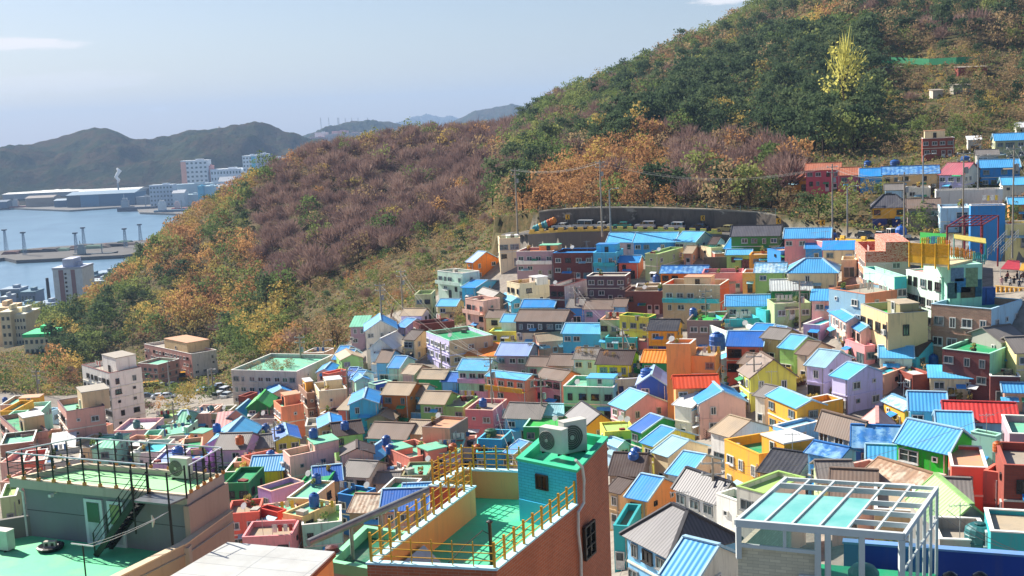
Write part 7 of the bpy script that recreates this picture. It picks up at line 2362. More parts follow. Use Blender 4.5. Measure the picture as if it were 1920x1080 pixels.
pole('a', 971, 440, 315, 'u', 'utility pole with transformer at the left road bend')
pole('b', 1129, 435, 300, 'u', 'utility pole with blue base in front of the dark wall', 244)
pole('c', 1561, 440, 308, 'u', 'utility pole below the crimson house', 212)
pole('d', 1695, 452, 323, 'u', 'utility pole beside the small truck', 190)
pole('e', 1805, 470, 282, 'u', 'utility pole in front of the blue wall block', 168)
pole('f', 1898, 470, 272, 'u', 'utility pole near the right edge above the plaza', 150)
pole('g', 925, 800, 668, 'u', 'utility pole in front of the salmon house')
pole('h', 1018, 815, 706, 'u', 'utility pole left of the ochre tiled house')
pole('i', 1325, 652, 540, 'u', 'utility pole on the taupe house with grass green roof')
pole('j', 716, 598, 530, 'u', 'utility pole on the garden slope by the walkway')
pole('k', 756, 588, 505, 'u', 'utility pole above the walkway bend')
pole('l', 564, 672, 628, 'u', 'utility pole behind the cream roof box')
pole('m', 400, 738, 690, 'u', 'utility pole in the car park')
pole('n', 74, 760, 693, 'u', 'utility pole at the edge of the left wood')
pole('o', 1337, 912, 858, 'u', 'short dark pole at the end of the long blue roofs')
pole('p', 1145, 435, 356, 'l', 'white street lamp beside the utility pole with blue base', 246)
pole('q', 1589, 436, 352, 'l', 'white street lamp right of the pole below the crimson house', 214)
pole('r', 1730, 430, 292, 'l', 'tall street lamp with curved arm above the shrubs', 204)
pole('s', 1833, 385, 294, 'l', 'street lamp in front of the azure house', 212)
pole('t', 393, 738, 694, 'l', 'street lamp with bent arm at the car park', 262)
pole('u', 608, 668, 640, 'l', 'street lamp by the walkway left of the lane head')
pole('v', 318, 725, 678, 'l', 'street lamp beside the yellow bus', 285)


def wires(a, c, n, sag, label, r=.022, spread=.8):
    A_, B_ = (POLES[a] if isinstance(a, str) else a), (POLES[c] if isinstance(c, str) else c)
    root = empty('power_line', A_, label, 'cable'); O = Vector(A_); b_ = (A_.y + B_.y) / 2
    r = max(.012, b_ * .00008)
    for k in range(n):
        off = Vector(((k - (n - 1) / 2) * spread, 0, -.25 * (k % 2))); b = MB(); pts = []
        for i in range(11):
            t = i / 10; p = A_.lerp(B_, t) + off; p = p - UP * sag * 4 * t * (1 - t); pts.append(p)
        b.tube(pts, r, 4, cap=False); b.build('wire', m_plain('wire_grey', '8a8984', .6), root, O, uv=False)


wires('a', 'b', 3, 1.2, 'power lines from the road bend to the blue-based pole')
wires('b', 'c', 3, 3.0, 'long power lines across the dark retaining wall')
wires('c', 'd', 3, 1.2, 'power lines below the sand-coloured house')
wires('d', 'e', 3, .8, 'power lines crossing in front of the hanok-like roof')
wires('e', 'f', 3, .8, 'power lines between the two right-hand poles')
wires('f', UD(2010, 420, 120), 3, .6, 'power lines leaving at the right edge')
wires('g', 'h', 2, 1.0, 'cables between the poles near the salmon house')
wires('g', 'k', 2, 2.5, 'long cables rising from the salmon house to the walkway')
wires('g', UD(1010, 905, 46), 2, 3.0, 'cables sagging down toward the brick building')
wires('h', UD(1300, 868, 140), 1, 2.0, 'cable toward the long blue roofs')
wires('i', 'e', 2, 3.0, 'cables from the taupe house up to the blue wall')
wires('j', 'g', 1, 2.0, 'single cable over the lavender building')
wires('e', UD(1560, 640, 145), 1, 1.0, 'single cable down to the blue roofs')
wires(UD(1480, 890, 70), UD(1935, 745, 70), 1, .6, 'cable crossing the right foreground above the patched rusty roof')
wires(UD(1755, 945, 40), UD(1940, 1035, 42), 2, .3, 'cables low at the right edge beside the glasshouse')
wires(UD(1160, 1085, 45), UD(1185, 1010, 60), 1, .1, 'short cable at the bottom beside the brick wall')
wires('n', 'm', 1, 3.0, 'long cable across the car park and blocks')

# ---- people
def person_mesh():
    J = {'pel': (0, 0, .95), 'che': (0, 0, 1.3), 'nek': (0, 0, 1.47), 'hed': (0, -.01, 1.62), 'top': (0, 0, 1.74)}
    me = bpy.data.meshes.new('person'); vs = [(0, 0, .93), (0, 0, 1.12), (0, 0, 1.36), (0, 0, 1.47), (0, -.01, 1.56), (0, -.01, 1.68)]
    rs = [.15, .13, .155, .06, .09, .095]; es = [(0, 1), (1, 2), (2, 3), (3, 4), (4, 5)]
    for s_ in (-1, 1):
        k = len(vs); vs += [(s_ * .19, 0, 1.38), (s_ * .25, .02, 1.12), (s_ * .24, -.1, .9), (s_ * .23, -.14, .82)]; rs += [.06, .048, .038, .035]
        es += [(2, k), (k, k + 1), (k + 1, k + 2), (k + 2, k + 3)]
        k = len(vs); vs += [(s_ * .1, 0, .86), (s_ * .12, -.02, .5), (s_ * .12, .02, .09), (s_ * .13, -.12, .04)]; rs += [.095, .07, .048, .042]
        es += [(0, k), (k, k + 1), (k + 1, k + 2), (k + 2, k + 3)]
    me.from_pydata(vs, es, []); o = bpy.data.objects.new('person', me); COL.objects.link(o)
    md = o.modifiers.new('skin', 'SKIN'); sv = me.skin_vertices[0].data
    for i, r in enumerate(rs): sv[i].radius = (r, r * .85)
    sv[0].use_root = True
    o.modifiers.new('sub', 'SUBSURF').levels = 1
    dg = bpy.context.evaluated_depsgraph_get(); m2 = bpy.data.meshes.new_from_object(o.evaluated_get(dg))
    bpy.data.objects.remove(o)
    return m2


PM = person_mesh()
SKIN = m_plain('skin', 'c08d70', .6); HAIR = m_plain('black_hair', '14100e', .5)


def person(p, yaw, top, legs, label, s=1.0):
    root = empty('person', p, label, 'person'); root.rotation_euler = (0, 0, yaw); root.scale = (s, s, s)
    me = PM.copy(); me.materials.clear()
    for m_ in (SKIN, m_plain('clothes_' + top, top, .8), m_plain('clothes_' + legs, legs, .8)): me.materials.append(m_)
    for pl in me.polygons:
        z = pl.center.z; r = abs(pl.center.x)
        pl.material_index = 2 if z < .98 and r < .2 else (1 if z < 1.46 and not (z < .88) else 0)
        pl.use_smooth = True
    o = bpy.data.objects.new('body', me); COL.objects.link(o); o.parent = root
    b = MB(); b.lathe((0, .015, 1.6), [(.09, -.04), (.108, .02), (.105, .09), (.07, .145), (.02, .165)], 10); b.build('hair', HAIR, root, smooth=True, uv=False)


for px, py, D, tc_, lc, lb, yw in ((1629, 516, 136, '22242c', '2a2a30', 'person in black leaning at the mint terrace wall', .3), (1635, 514, 136, '30323c', '22242a', 'person in dark grey at the mint terrace wall', -.4),
                                  (1647, 527, 138, '1c1c20', '3c3c48', 'person in black on the mint terrace, middle of group', 0), (1652, 528, 138, '2b2026', '26262a', 'person in dark brown on the mint terrace', .5), (1657, 530, 138, '50525c', '1e1e22', 'person in grey on the mint terrace', -.2),
                                  (1653, 455, 150, '17181c', '1c1c22', 'person in black standing on the red brick terrace', .2)):
    pass
def place_people():
    for px, py, lift, tc_, lc, lb, yw in ((1640, 531, 0, '22242c', '2a2a30', 'person in black leaning at the mint terrace wall', .3), (1646, 533, 0, '30323c', '22242a', 'person in dark grey at the mint terrace wall', -.4),
                                      (1660, 534, 0, '1c1c20', '3c3c48', 'person in black on the mint terrace, middle of group', 0), (1666, 536, 0, '2b2026', '26262a', 'person in dark brown on the mint terrace', .5), (1672, 533, 0, '50525c', '1e1e22', 'person in grey on the mint terrace', -.2),
                                      (1654, 470, 0, '17181c', '1c1c22', 'person in black standing on the red brick terrace', .2)):
        p, h = surf_hit(px, py)
        person(p, yw, tc_, lc, lb)
    for px, py, tc_, lc, lb in ((1372, 716, '6e2a3c', '3a2c34', 'person in maroon walking in the lane by the lemon yellow house'), (768, 648, '8c4a36', '2c2a30', 'person in rust red on the wooden walkway')):
        p = ground_hit(px, py, 60); person(p, .4, tc_, lc, lb)


place_people()
# plaza with visitors
zP = -25.4
pl = [UZ(1866, 549, zP), UZ(1990, 560, zP), UZ(1990, 520, zP), UZ(1872, 512, zP)]
root = empty('viewing_terrace', sum(pl, Vector()) / 4, 'crowded viewing terrace with yellow baluster wall at the right edge', 'terrace'); O = root.location.copy()
b = MB(); prism(b, pl, zP - 9, zP - .02); b.build('terrace_base', m_wall('a88a62'), root, O)
b = MB(); prism(b, inset(pl, -.1), zP - .018, zP); b.build('paving', m_deck('a89a86'), root, O)
b = MB(); a_, c_ = pl[0], pl[1]
b.bar(a_ + UP * .95, c_ + UP * .95, .3, .12); b.build('handrail', m_wall('c9a052'), root, O)
for k in range(14):
    b = MB(); b.box(a_.lerp(c_, (k + .5) / 14) + UP * .44, (.35, .22, .88)); b.build('baluster', m_wall('d09a34'), root, O)
for px, py, tc_, lc, lb in ((1878, 541, 'd9a8a8', 'd0b0b0', 'person in long pale pink dress on the viewing terrace'), (1886, 538, '2a2c38', '23263a', 'person in navy on the viewing terrace'), (1894, 543, 'd8d4d0', '34384c', 'person in white top on the viewing terrace'),
                            (1901, 541, '1e2028', '1c1e28', 'person in black near the handrail of the viewing terrace'), (1911, 546, '30405c', '252c44', 'person in blue jacket on the viewing terrace'), (1917, 540, 'c8bfb4', '4a4850', 'person in cream top at the right edge'),
                            (1889, 531, '7c3c3c', '2c2c30', 'person in dark red under the red awning'), (1907, 531, '50505a', '202024', 'person in grey under the red awning')):
    person(UZ(px, py, zP), random.uniform(-.6, .6), tc_, lc, lb)
aw = empty('awning', UZ(1895, 516, zP), 'red sloping awning over a stall on the viewing terrace', 'awning'); Oa = aw.location.copy()
A4 = [UD(1876, 504, 158), UD(1912, 506, 158), UD(1912, 489, 164), UD(1890, 487, 164)]
b = MB(); roof_slab(b, A4, .08); b.build('canopy', m_plain('red_fabric', 'c23a48', .7), aw, Oa)
for p in A4: b = MB(); b.tube([p - UP * .05, V(p, zP)], .05, 6); b.build('post', M_WHITE, aw, Oa)
aw = empty('awning', UZ(1922, 522, zP), 'yellow awning next to the red one at the right edge', 'awning'); Oa = aw.location.copy()
A4 = [UD(1911, 507, 157), UD(1950, 509, 157), UD(1950, 494, 163), UD(1916, 493, 163)]
b = MB(); roof_slab(b, A4, .08); b.build('canopy', m_plain('yellow_fabric', 'dca83c', .7), aw, Oa)
for p in A4: b = MB(); b.tube([p - UP * .05, V(p, zP)], .05, 6); b.build('post', M_WHITE, aw, Oa)
# ---- yellow balcony over the mint white gallery
D0 = 139.0
yb = empty('yellow_balcony', UD(1740, 505, D0), 'yellow wire-mesh balcony above the mint white gallery', 'balcony'); Oy = yb.location.copy()
YM = m_plain('bright_yellow', 'dda415', .6)
P0_, P1_ = UD(1705, 492, D0 + 4), UD(1779, 505, D0)
yd = (P1_ - P0_); yd.z = 0
ybk = Vector((-yd.y, yd.x, 0)).normalized() * 6
b = MB(); b.hexa([P0_ - UP * .3, V(P1_, P0_.z) - UP * .3, V(P1_, P0_.z) + ybk - UP * .3, P0_ + ybk - UP * .3], [P0_, V(P1_, P0_.z), V(P1_, P0_.z) + ybk, P0_ + ybk], 0, True); b.build('platform', m_wall('c8b890'), yb, Oy)
for k in range(3):
    a_, c_ = P0_ + yd * (k / 3 + .01), P0_ + yd * ((k + 1) / 3 - .01); b = MB()
    b.bar(a_ + UP * .45, c_ + UP * .45, .08, .9); b.build('solid_panel', YM, yb, Oy)
    b = MB(); n = 12
    for i in range(n + 1): b.bar(a_.lerp(c_, i / n) + UP * .9, a_.lerp(c_, i / n) + UP * 2.5, .09)
    for i in range(6): b.bar(a_ + UP * (.95 + i * .3), c_ + UP * (.95 + i * .3), .07)
    b.build('mesh_panel', YM, yb, Oy)
for k in range(4):
    a_ = P0_ + yd * (k / 3); b = MB(); b.bar(a_ - UP * .6, a_ + UP * 2.6, .16); b.build('post', YM, yb, Oy)
for k, (px, py, hc) in enumerate(((1735, 452, 'd8b62a'), (1745, 450, '4a90b8'), (1755, 449, '4a90b8'), (1765, 451, 'd8b62a'), (1775, 457, 'e08a24'), (1790, 470, 'e08a24'), (1800, 472, 'e0962c'), (1815, 474, 'd87a24'), (1822, 478, 'e8c060'), (1832, 480, '4ab0b0'), (1840, 484, '3aa8a8'))):
    p = UD(px, py + 12, D0 + 6 + (k % 3)); o = empty('picket_panel', p, ['yellow', 'blue', 'orange', 'teal'][0 if hc[0] == 'd' and k in (0, 3) else 1 if k in (1, 2) else 3 if k > 8 else 2] + ' painted picket panel on the colourful rooftop terrace', 'picket panel', 'painted picket panels on the rooftop terrace')
    b = MB()
    for i in range(4): b.hexa([Vector(v_) for v_ in ((-.5 + i * .26, -.03, 0), (-.34 + i * .26, -.03, 0), (-.34 + i * .26, .03, 0), (-.5 + i * .26, .03, 0))], [Vector(v_) for v_ in ((-.5 + i * .26, -.03, 1.3), (-.34 + i * .26, -.03, 1.3), (-.34 + i * .26, .03, 1.3), (-.5 + i * .26, .03, 1.3))])
    b.bar((-.55, .05, .4), (.6, .05, .4), .08); b.bar((-.55, .05, 1.0), (.6, .05, 1.0), .08); b.build('pickets', m_plain('picket_' + hc, hc, .6), o)
tq = [UD(1781, 497, D0 + 2), UD(1842, 500, D0 + 2)]
te = empty('terrace_building', UD(1810, 505, D0 + 4), 'colourful cafe terrace block right of the yellow balcony', 'building'); Ot = te.location.copy()
b = MB(); b.hexa([V(tq[0], -36), V(tq[1], -36), V(tq[1], -36) + Vector((0, 9, 0)), V(tq[0], -36) + Vector((0, 9, 0))], [V(tq[0], tq[0].z), V(tq[1], tq[0].z), V(tq[1], tq[0].z) + Vector((0, 9, 0)), V(tq[0], tq[0].z) + Vector((0, 9, 0))]); b.build('wall', m_wall(WALLC['mint'][0]), te, Ot)
for k, (px, py, w_, h_, hc) in enumerate(((1795, 515, 1.6, 1.7, '6c86a4'), (1805, 535, 2.0, 1.8, '3f7fb0'), (1822, 520, 1.5, 2.4, '8aa07c'), (1785, 545, 1.2, 2.0, '4f6a70'), (1815, 548, 1.8, 1.4, '6a5440'), (1834, 540, .9, 2.2, '33627c'))):
    p = UD(px, py, tq[0].y - .06); b = MB(); b.box(p, (w_, .08, h_)); b.build('mural_panel', m_plain('mural_' + hc, hc, .8, var=.25, scale=3), te, Ot)
cn = empty('canopy', UD(1815, 455, D0 + 8), 'long pale yellow canopy above the colourful terrace', 'canopy'); Oc = cn.location.copy()
A4 = [UD(1789, 447, D0 + 6), UD(1849, 456, D0 + 4), UD(1848, 447, D0 + 7), UD(1789, 439, D0 + 9)]
b = MB(); roof_slab(b, A4, .1); b.build('roof', m_plain('pale_yellow', 'd9c763', .6), cn, Oc)
for p in A4: b = MB(); b.tube([p, V(p, tq[0].z)], .07, 6); b.build('post', m_plain('teal_post', '3a9c98'), cn, Oc)
pg = empty('pergola', UD(1820, 440, 160), 'dark red steel pergola frame in front of the blue wall block', 'pergola'); Op = pg.location.copy()
g4 = [UD(1776, 425, 154), UD(1842, 430, 154), UD(1872, 415, 166), UD(1808, 408, 168)]; zt_ = g4[0].z
RM = m_plain('dark_red_steel', '7c1f2c', .5); b = MB()
g4 = [V(p, zt_) for p in g4]
for i in range(4): b.bar(g4[i], g4[(i + 1) % 4], .16)
for k in range(1, 6): b.bar(g4[0].lerp(g4[1], k / 6), g4[3].lerp(g4[2], k / 6), .1)
for k in range(1, 4): b.bar(g4[0].lerp(g4[3], k / 4), g4[1].lerp(g4[2], k / 4), .1)
b.build('roof_frame', RM, pg, Op)
for p in g4 + [g4[0].lerp(g4[1], .5), g4[3].lerp(g4[2], .5)]: b = MB(); b.bar(p, V(p, -24), .18); b.build('post', RM, pg, Op)
gr = empty('green_lawn', UD(1750, 452, 160), 'bright green artificial lawn patch beside the pergola', 'lawn')
b = MB(); q4 = [UD(1725, 462, 158), UD(1762, 460, 158), UD(1778, 446, 172), UD(1725, 446, 176)]; zq = q4[0].z; b.hexa([V(p, zq - 3) - gr.location for p in q4], [V(p, zq) - gr.location for p in q4]); b.build('turf', m_deck('2f9a34', .1), gr)
sr = empty('stair_railing', UD(1870, 470, 150), 'pale metal stair railing rising to the right above the terrace', 'railing'); Os_ = sr.location.copy()
a_, c_ = UD(1852, 482, 142), UD(1888, 445, 156)
for sg in (0, 1):
    for hh in (.2, .6, 1.0): b = MB(); b.bar(a_ + Vector((sg * 1.6, 0, hh)), c_ + Vector((sg * 1.6, 0, hh)), .06); b.build('rail', M_STEEL, sr, Os_)
    for k in range(7): b = MB(); p = a_.lerp(c_, k / 6) + Vector((sg * 1.6, 0, 0)); b.bar(p - UP * .2, p + UP * 1.0, .06); b.build('post', M_STEEL, sr, Os_)
# lanterns by the road bend
for k, hc in enumerate(('4fb0b0', '58b8c4', 'e0b040', '3f94a8', '6cc0c0', 'd05a30', 'e07820', 'e08a28')):
    p = UD(1003 + k * 5, 424 - k * 2.2, 258); o = empty('paper_lantern', p, ['turquoise', 'light turquoise', 'amber', 'deep turquoise', 'pale turquoise', 'red orange', 'orange', 'light orange'][k] + ' paper lantern in the row above the road bend', 'lantern', 'paper lanterns above the road bend')
    b = MB(); b.lathe((0, 0, -1.4), [(.2, 0), (.62, .4), (.7, .9), (.55, 1.3), (.15, 1.6)], 10); b.build('shade', m_plain('lantern_' + hc, hc, .6), o, smooth=True)
    b = MB(); b.tube([(0, 0, .1), (0, 0, .8)], .05, 4); b.build('hook', M_BLACK, o)
# ---- wooden walkways and decks
WOOD = m_plain('brown_wood', '5f3a2a', .8, .2, 0, .2, 4)


def walkway_rail(pxs, label, h=1.05, post=2.2, lift=0.3, dmin=60):
    P_ = [ground_hit(a, c, dmin) + UP * lift for a, c in pxs]
    ns = [max(1, int((P_[i + 1] - P_[i]).length / post)) for i in range(len(P_) - 1)]
    ns = [min(n, 16) for n in ns]
    root = railing('wooden_railing', label, P_, h, ns, .12, 4, WOOD, WOOD, cat='railing')
    return root


walkway_rail([(1257, 772), (1290, 800), (1345, 842)], 'brown wooden railing along the lane beside the long blue roofs')
walkway_rail([(738, 585), (733, 600), (752, 618), (760, 645), (800, 665), (850, 690)], 'brown wooden walkway railing curving round the garden slope')
walkway_rail([(966, 650), (1040, 662), (1110, 668), (1165, 670)], 'brown railing in front of the cream and sky blue terrace')
walkway_rail([(806, 572), (860, 585), (905, 600)], 'brown railing below the mint white house')
walkway_rail([(942, 620), (1060, 600), (1150, 615)], 'brown railing behind the long cream and charcoal house')
zK = -35.0
p0, p1 = UD(1598, 748, 131), UD(1712, 782, 127)
dk = empty('timber_deck', (p0 + p1) / 2, 'brown timber deck with slatted railing above the pink gabled house', 'deck'); Ok_ = dk.location.copy(); p1 = V(p1, p1.z)
dd_ = (p1 - p0); bk = Vector((-dd_.y, dd_.x, 0)).normalized() * 5
b = MB(); b.hexa([p0 - UP * 5, p1 - UP * 5, p1 + bk - UP * 5, p0 + bk - UP * 5], [p0 - UP * .25, p1 - UP * .25, p1 + bk - UP * .25, p0 + bk - UP * .25]); b.build('plank_wall', m_brick('8a6450', '6b4c3c', w=2.4, hgt=.3, vary=.06), dk, Ok_)
b = MB(); b.hexa([p0 - UP * .245, p1 - UP * .245, p1 + bk - UP * .245, p0 + bk - UP * .245], [p0, p1, p1 + bk, p0 + bk]); b.build('floor', WOOD, dk, Ok_)
b = MB(); b.bar(p0 + UP * 1.1, p1 + UP * 1.1, .14, .08); b.bar(p0 + UP * .15, p1 + UP * .15, .08); b.build('handrail', WOOD, dk, Ok_)
for k in range(40): b = MB(); p = p0.lerp(p1, k / 39); b.bar(p, p + UP * 1.08, .12 if k % 6 == 0 else .05); b.build('baluster', WOOD, dk, Ok_, uv=False)

# grey stone wall between the first and second rows
sw = [UD(1322, 481, 221), UD(1470, 482, 217), UD(1610, 486, 206)]
root = empty('stone_wall', sw[1], 'grey stone terrace wall below the green and pink houses', 'wall'); O = root.location.copy()
b = MB(); wall_run(b, sw, sw[1].z - 4.5, sw[1].z + .2, .5); b.build('wall', RW, root, O)
# hillside plots on the upper right
gn_ = empty('green_net', UD(1740, 112, 340), 'long green netting fence across the upper right hillside', 'net'); On = gn_.location.copy(); b = MB()
for i in range(12):
    p_ = ground_hit(1640 + i * 17, 125 - abs(i - 6) * .8, 200); q_ = ground_hit(1657 + i * 17, 125 - abs(i - 5) * .8, 200)
    b.hexa([p_ + UP * .5, q_ + UP * .5, q_ + UP * .5 + Vector((0, .1, 0)), p_ + UP * .5 + Vector((0, .1, 0))], [v_ + UP * 2.6 for v_ in (p_, q_, q_ + Vector((0, .1, 0)), p_ + Vector((0, .1, 0)))], 0, True)
b.build('net', m_plain('green_netting', '3c9a6c', .8), gn_, On)
for px, py, w_, hc, lb in ((1672, 138, 7, '5a4436', 'dark timber shack under the green net'), (1820, 138, 9, '8a3a30', 'low red shack with clutter on the upper right plots'), (1800, 172, 5, '8f8a80', 'grey shed on the upper right plots'), (1755, 182, 3, 'c4b8ac', 'small pale hut beside the bare tree on the plots')):
    p_ = ground_hit(px, py, 150); o = empty('garden_shed', p_, lb, 'shed'); b = MB(); b.hexa([Vector(v_) for v_ in ((-w_ / 2, -1.5, -1), (w_ / 2, -1.5, -1), (w_ / 2, 1.5, -1), (-w_ / 2, 1.5, -1))], [Vector(v_) for v_ in ((-w_ / 2, -1.5, 1.9), (w_ / 2, -1.5, 1.9), (w_ / 2, 1.5, 2.3), (-w_ / 2, 1.5, 2.3))])
    b.build('wall', m_wall(hc, 1.3), o); b = MB(); b.hexa([Vector(v_) for v_ in ((-w_ / 2 - .3, -1.9, 1.9), (w_ / 2 + .3, -1.9, 1.9), (w_ / 2 + .3, 1.8, 2.35), (-w_ / 2 - .3, 1.8, 2.35))], [Vector(v_) for v_ in ((-w_ / 2 - .3, -1.9, 2.0), (w_ / 2 + .3, -1.9, 2.0), (w_ / 2 + .3, 1.8, 2.45), (-w_ / 2 - .3, 1.8, 2.45))], 0, True)
    b.build('roof', m_wall('8a8074', 1.4), o)
P_ = [ground_hit(a_, c_, 150) for a_, c_ in ((1802, 300), (1850, 299), (1908, 303))]
railing('metal_railing', 'pale metal railing in front of the sage green house', P_, 1.3, [10, 10], .09, 3, M_STEEL, M_STEEL)
P_ = [ground_hit(a_, c_, 150) for a_, c_ in ((1640, 306), (1700, 296), (1740, 290))]
railing('metal_railing', 'thin railing along the path left of the brick red house', P_, 1.2, [7, 5], .09, 2, M_STEEL, M_STEEL)
# brickwork terrace on the orange tower
m = NT('red_white_rubble'); nz = m.noise(m.pos(1, 1, 2.2), 3.2, 4, .7)
RB = m.fin(m.ramp(nz, [(.35, lin('8c3a26')), (.47, lin('c8563a')), (.53, lin('e0c8b8')), (.62, lin('b84a30')), (.75, lin('d8b09c'))]), .9, .1)
for h in HOUSES:
    if h['label'] and h['label'].startswith('tall orange and grey building'):
        P = h['P']; rt = h['root']; Oq = rt.location.copy()
        b = MB(); Pq = inset(P, -.06); Pi = inset(P, .3)
        for i in range(4):
            j = (i + 1) % 4
            b.hexa([V(Pq[i], h['z'] - 1.3), V(Pq[j], h['z'] - 1.3), V(Pi[j], h['z'] - 1.3), V(Pi[i], h['z'] - 1.3)], [V(Pq[i], h['z'] + .35), V(Pq[j], h['z'] + .35), V(Pi[j], h['z'] + .35), V(Pi[i], h['z'] + .35)], 0, True)
        b.build('brick_parapet', RB, rt, Oq)
        b = MB(); e1, e2 = P[1] - P[0], P[2] - P[1]; q4 = [P[0] + e2 * .45 + e1 * .1, P[1] - e1 * .0 + e2 * .45, P[2] - e1 * 0, P[3] + e1 * .1]
        b.hexa([V(p, h['z'] - 1) for p in q4], [V(p, h['z'] + 1.7) for p in q4]); b.build('brick_upper_terrace', RB, rt, Oq)
# more poles in the lanes, and service cables from the poles to the houses round them
for k_, px, yb, lb in (('w1', 655, 770, 'utility pole beside the tall sky blue house'), ('w2', 830, 720, 'utility pole among the small tan roofs in the centre'), ('w3', 1170, 700, 'utility pole right of the yellow house'), ('w4', 1415, 770, 'utility pole by the golden house lane'),
                       ('w5', 1500, 620, 'utility pole behind the lavender lane houses'), ('w6', 520, 880, 'utility pole right of the bright yellow house'), ('w7', 1080, 610, 'utility pole before the azure and pink terrace'), ('w8', 330, 830, 'utility pole among the left rooftops')):
    p = ground_hit(px, yb, 60); t_ = p + UP * 7.5; pole(k_, px, yb, proj(t_)[1], 'u', lb, p.y)
for k_ in ('g', 'h', 'i', 'j', 'o', 'w1', 'w2', 'w3', 'w4', 'w5', 'w6', 'w7', 'w8'):
    A_ = POLES[k_]
    nb = sorted((h for h in HOUSES if 5 < (h['cen'] - A_).length < 32), key=lambda h: (h['cen'] - A_).length)[1:8:2]
    for h in nb:
        wires(A_, h['P'][1] + Vector((0, 0, .2)), 1, .7, f"service cable from a lane pole to the {h['wall']} house with {h['roof']} roof")
wires('w1', 'g', 2, 1.5, 'cables between the centre-left poles'); wires('w2', 'g', 2, 1, 'cables over the small tan roofs'); wires('w3', 'i', 2, 1.5, 'cables above the apricot block'); wires('w4', 'w5', 2, 1, 'cables over the lavender lane'); wires('w7', 'w3', 2, 1.2, 'cables across the yellow house')
for a_, c_, lb in (((1043, 767), (1106, 738), 'long pale metal pole reaching over the green roof'), ((1165, 586), (1232, 562), 'long pale metal pole slanting above the plants on the lemon house'), ((1792, 650), (1888, 621), 'long grey metal beam slanting over the maroon brick house')):
    D_ = ground_hit(*a_, 60).y - 4; p_, q_ = UD(*a_, D_), UD(*c_, D_ + 1.5); o = empty('metal_beam', p_, lb, 'beam'); b = MB(); b.tube([p_, q_], .16, 8); b.build('beam', m_plain('pale_metal', 'b4b2aa', .5), o, Vector(p_))
    for t_ in (.25, .8): b = MB(); m_ = p_.lerp(q_, t_); b.tube([m_, m_ - UP * 2.5], .07, 6); b.build('post', M_STEEL, o, Vector(p_))
# ================================================================= roof-top things
TANKP = {}


def tank(px, py, kind='b', r=.62, h=1.35):
    p, hs = surf_hit(px, py)
    if p is None: return
    if hs is not None:
        rz = max([z for (ht, z) in hs.get('huts', []) if in_poly(ht, p.x, p.y)] + [-999])
        on_hut = rz > -900
        z = (rz + .13) if on_hut else hs['rz']
        p = Vector((p.x, p.y, z if hs['shape'] == 'flat' or on_hut else hs['rz'] - .25))
        where = ('on the ' + hs['wall'] + ' house with ' + hs['roof'] + ' roof')
    else: where = 'in the lane between houses'
    cw = {'b': 'blue', 't': 'teal', 'o': 'orange', 'g': 'dark green'}[kind]
    root = empty('water_tank', p, f'{cw} water tank {where}', 'water tank', 'plastic water tanks on the roofs')
    if kind not in TANKP:
        m_ = {'b': M_TANK, 't': M_TANKG, 'o': m_plain('orange_plastic', 'c4642a', .5), 'g': m_plain('green_plastic', '1d5a3e', .5)}[kind]
        b = MB(); b.lathe((0, 0, .18), [(.9, 0), (.94, .06), (.94, .35), (.98, .4), (.94, .45), (.94, .8), (.98, .85), (.94, .9), (.9, 1.25), (.62, 1.45)], 14); t_ = b.build('tank', m_, uv=False, smooth=False)
        b = MB(); b.lathe((0, 0, 1.63), [(.34, 0), (.36, .1), (.28, .15), (.05, .17)], 10); l_ = b.build('lid', m_plain('tank_lid_' + kind, {'b': '174a92', 't': '1f565a', 'o': '9c4a20', 'g': '164a34'}[kind]), uv=False)
        b = MB()
        for sx in (-.5, .5): b.box((sx, 0, .08), (.16, 1.5, .2))
        s_ = b.build('stand', M_CONC, uv=False)
        TANKP[kind] = (t_.data, l_.data, s_.data)
        for o in (t_, l_, s_): bpy.data.objects.remove(o)
    for nm, me in zip(('tank', 'lid', 'stand'), TANKP[kind]):
        o = bpy.data.objects.new(nm, me); COL.objects.link(o); o.parent = root
    root.scale = (r / .94, r / .94, h / 1.6); root.rotation_euler = (0, 0, random.uniform(0, 3))


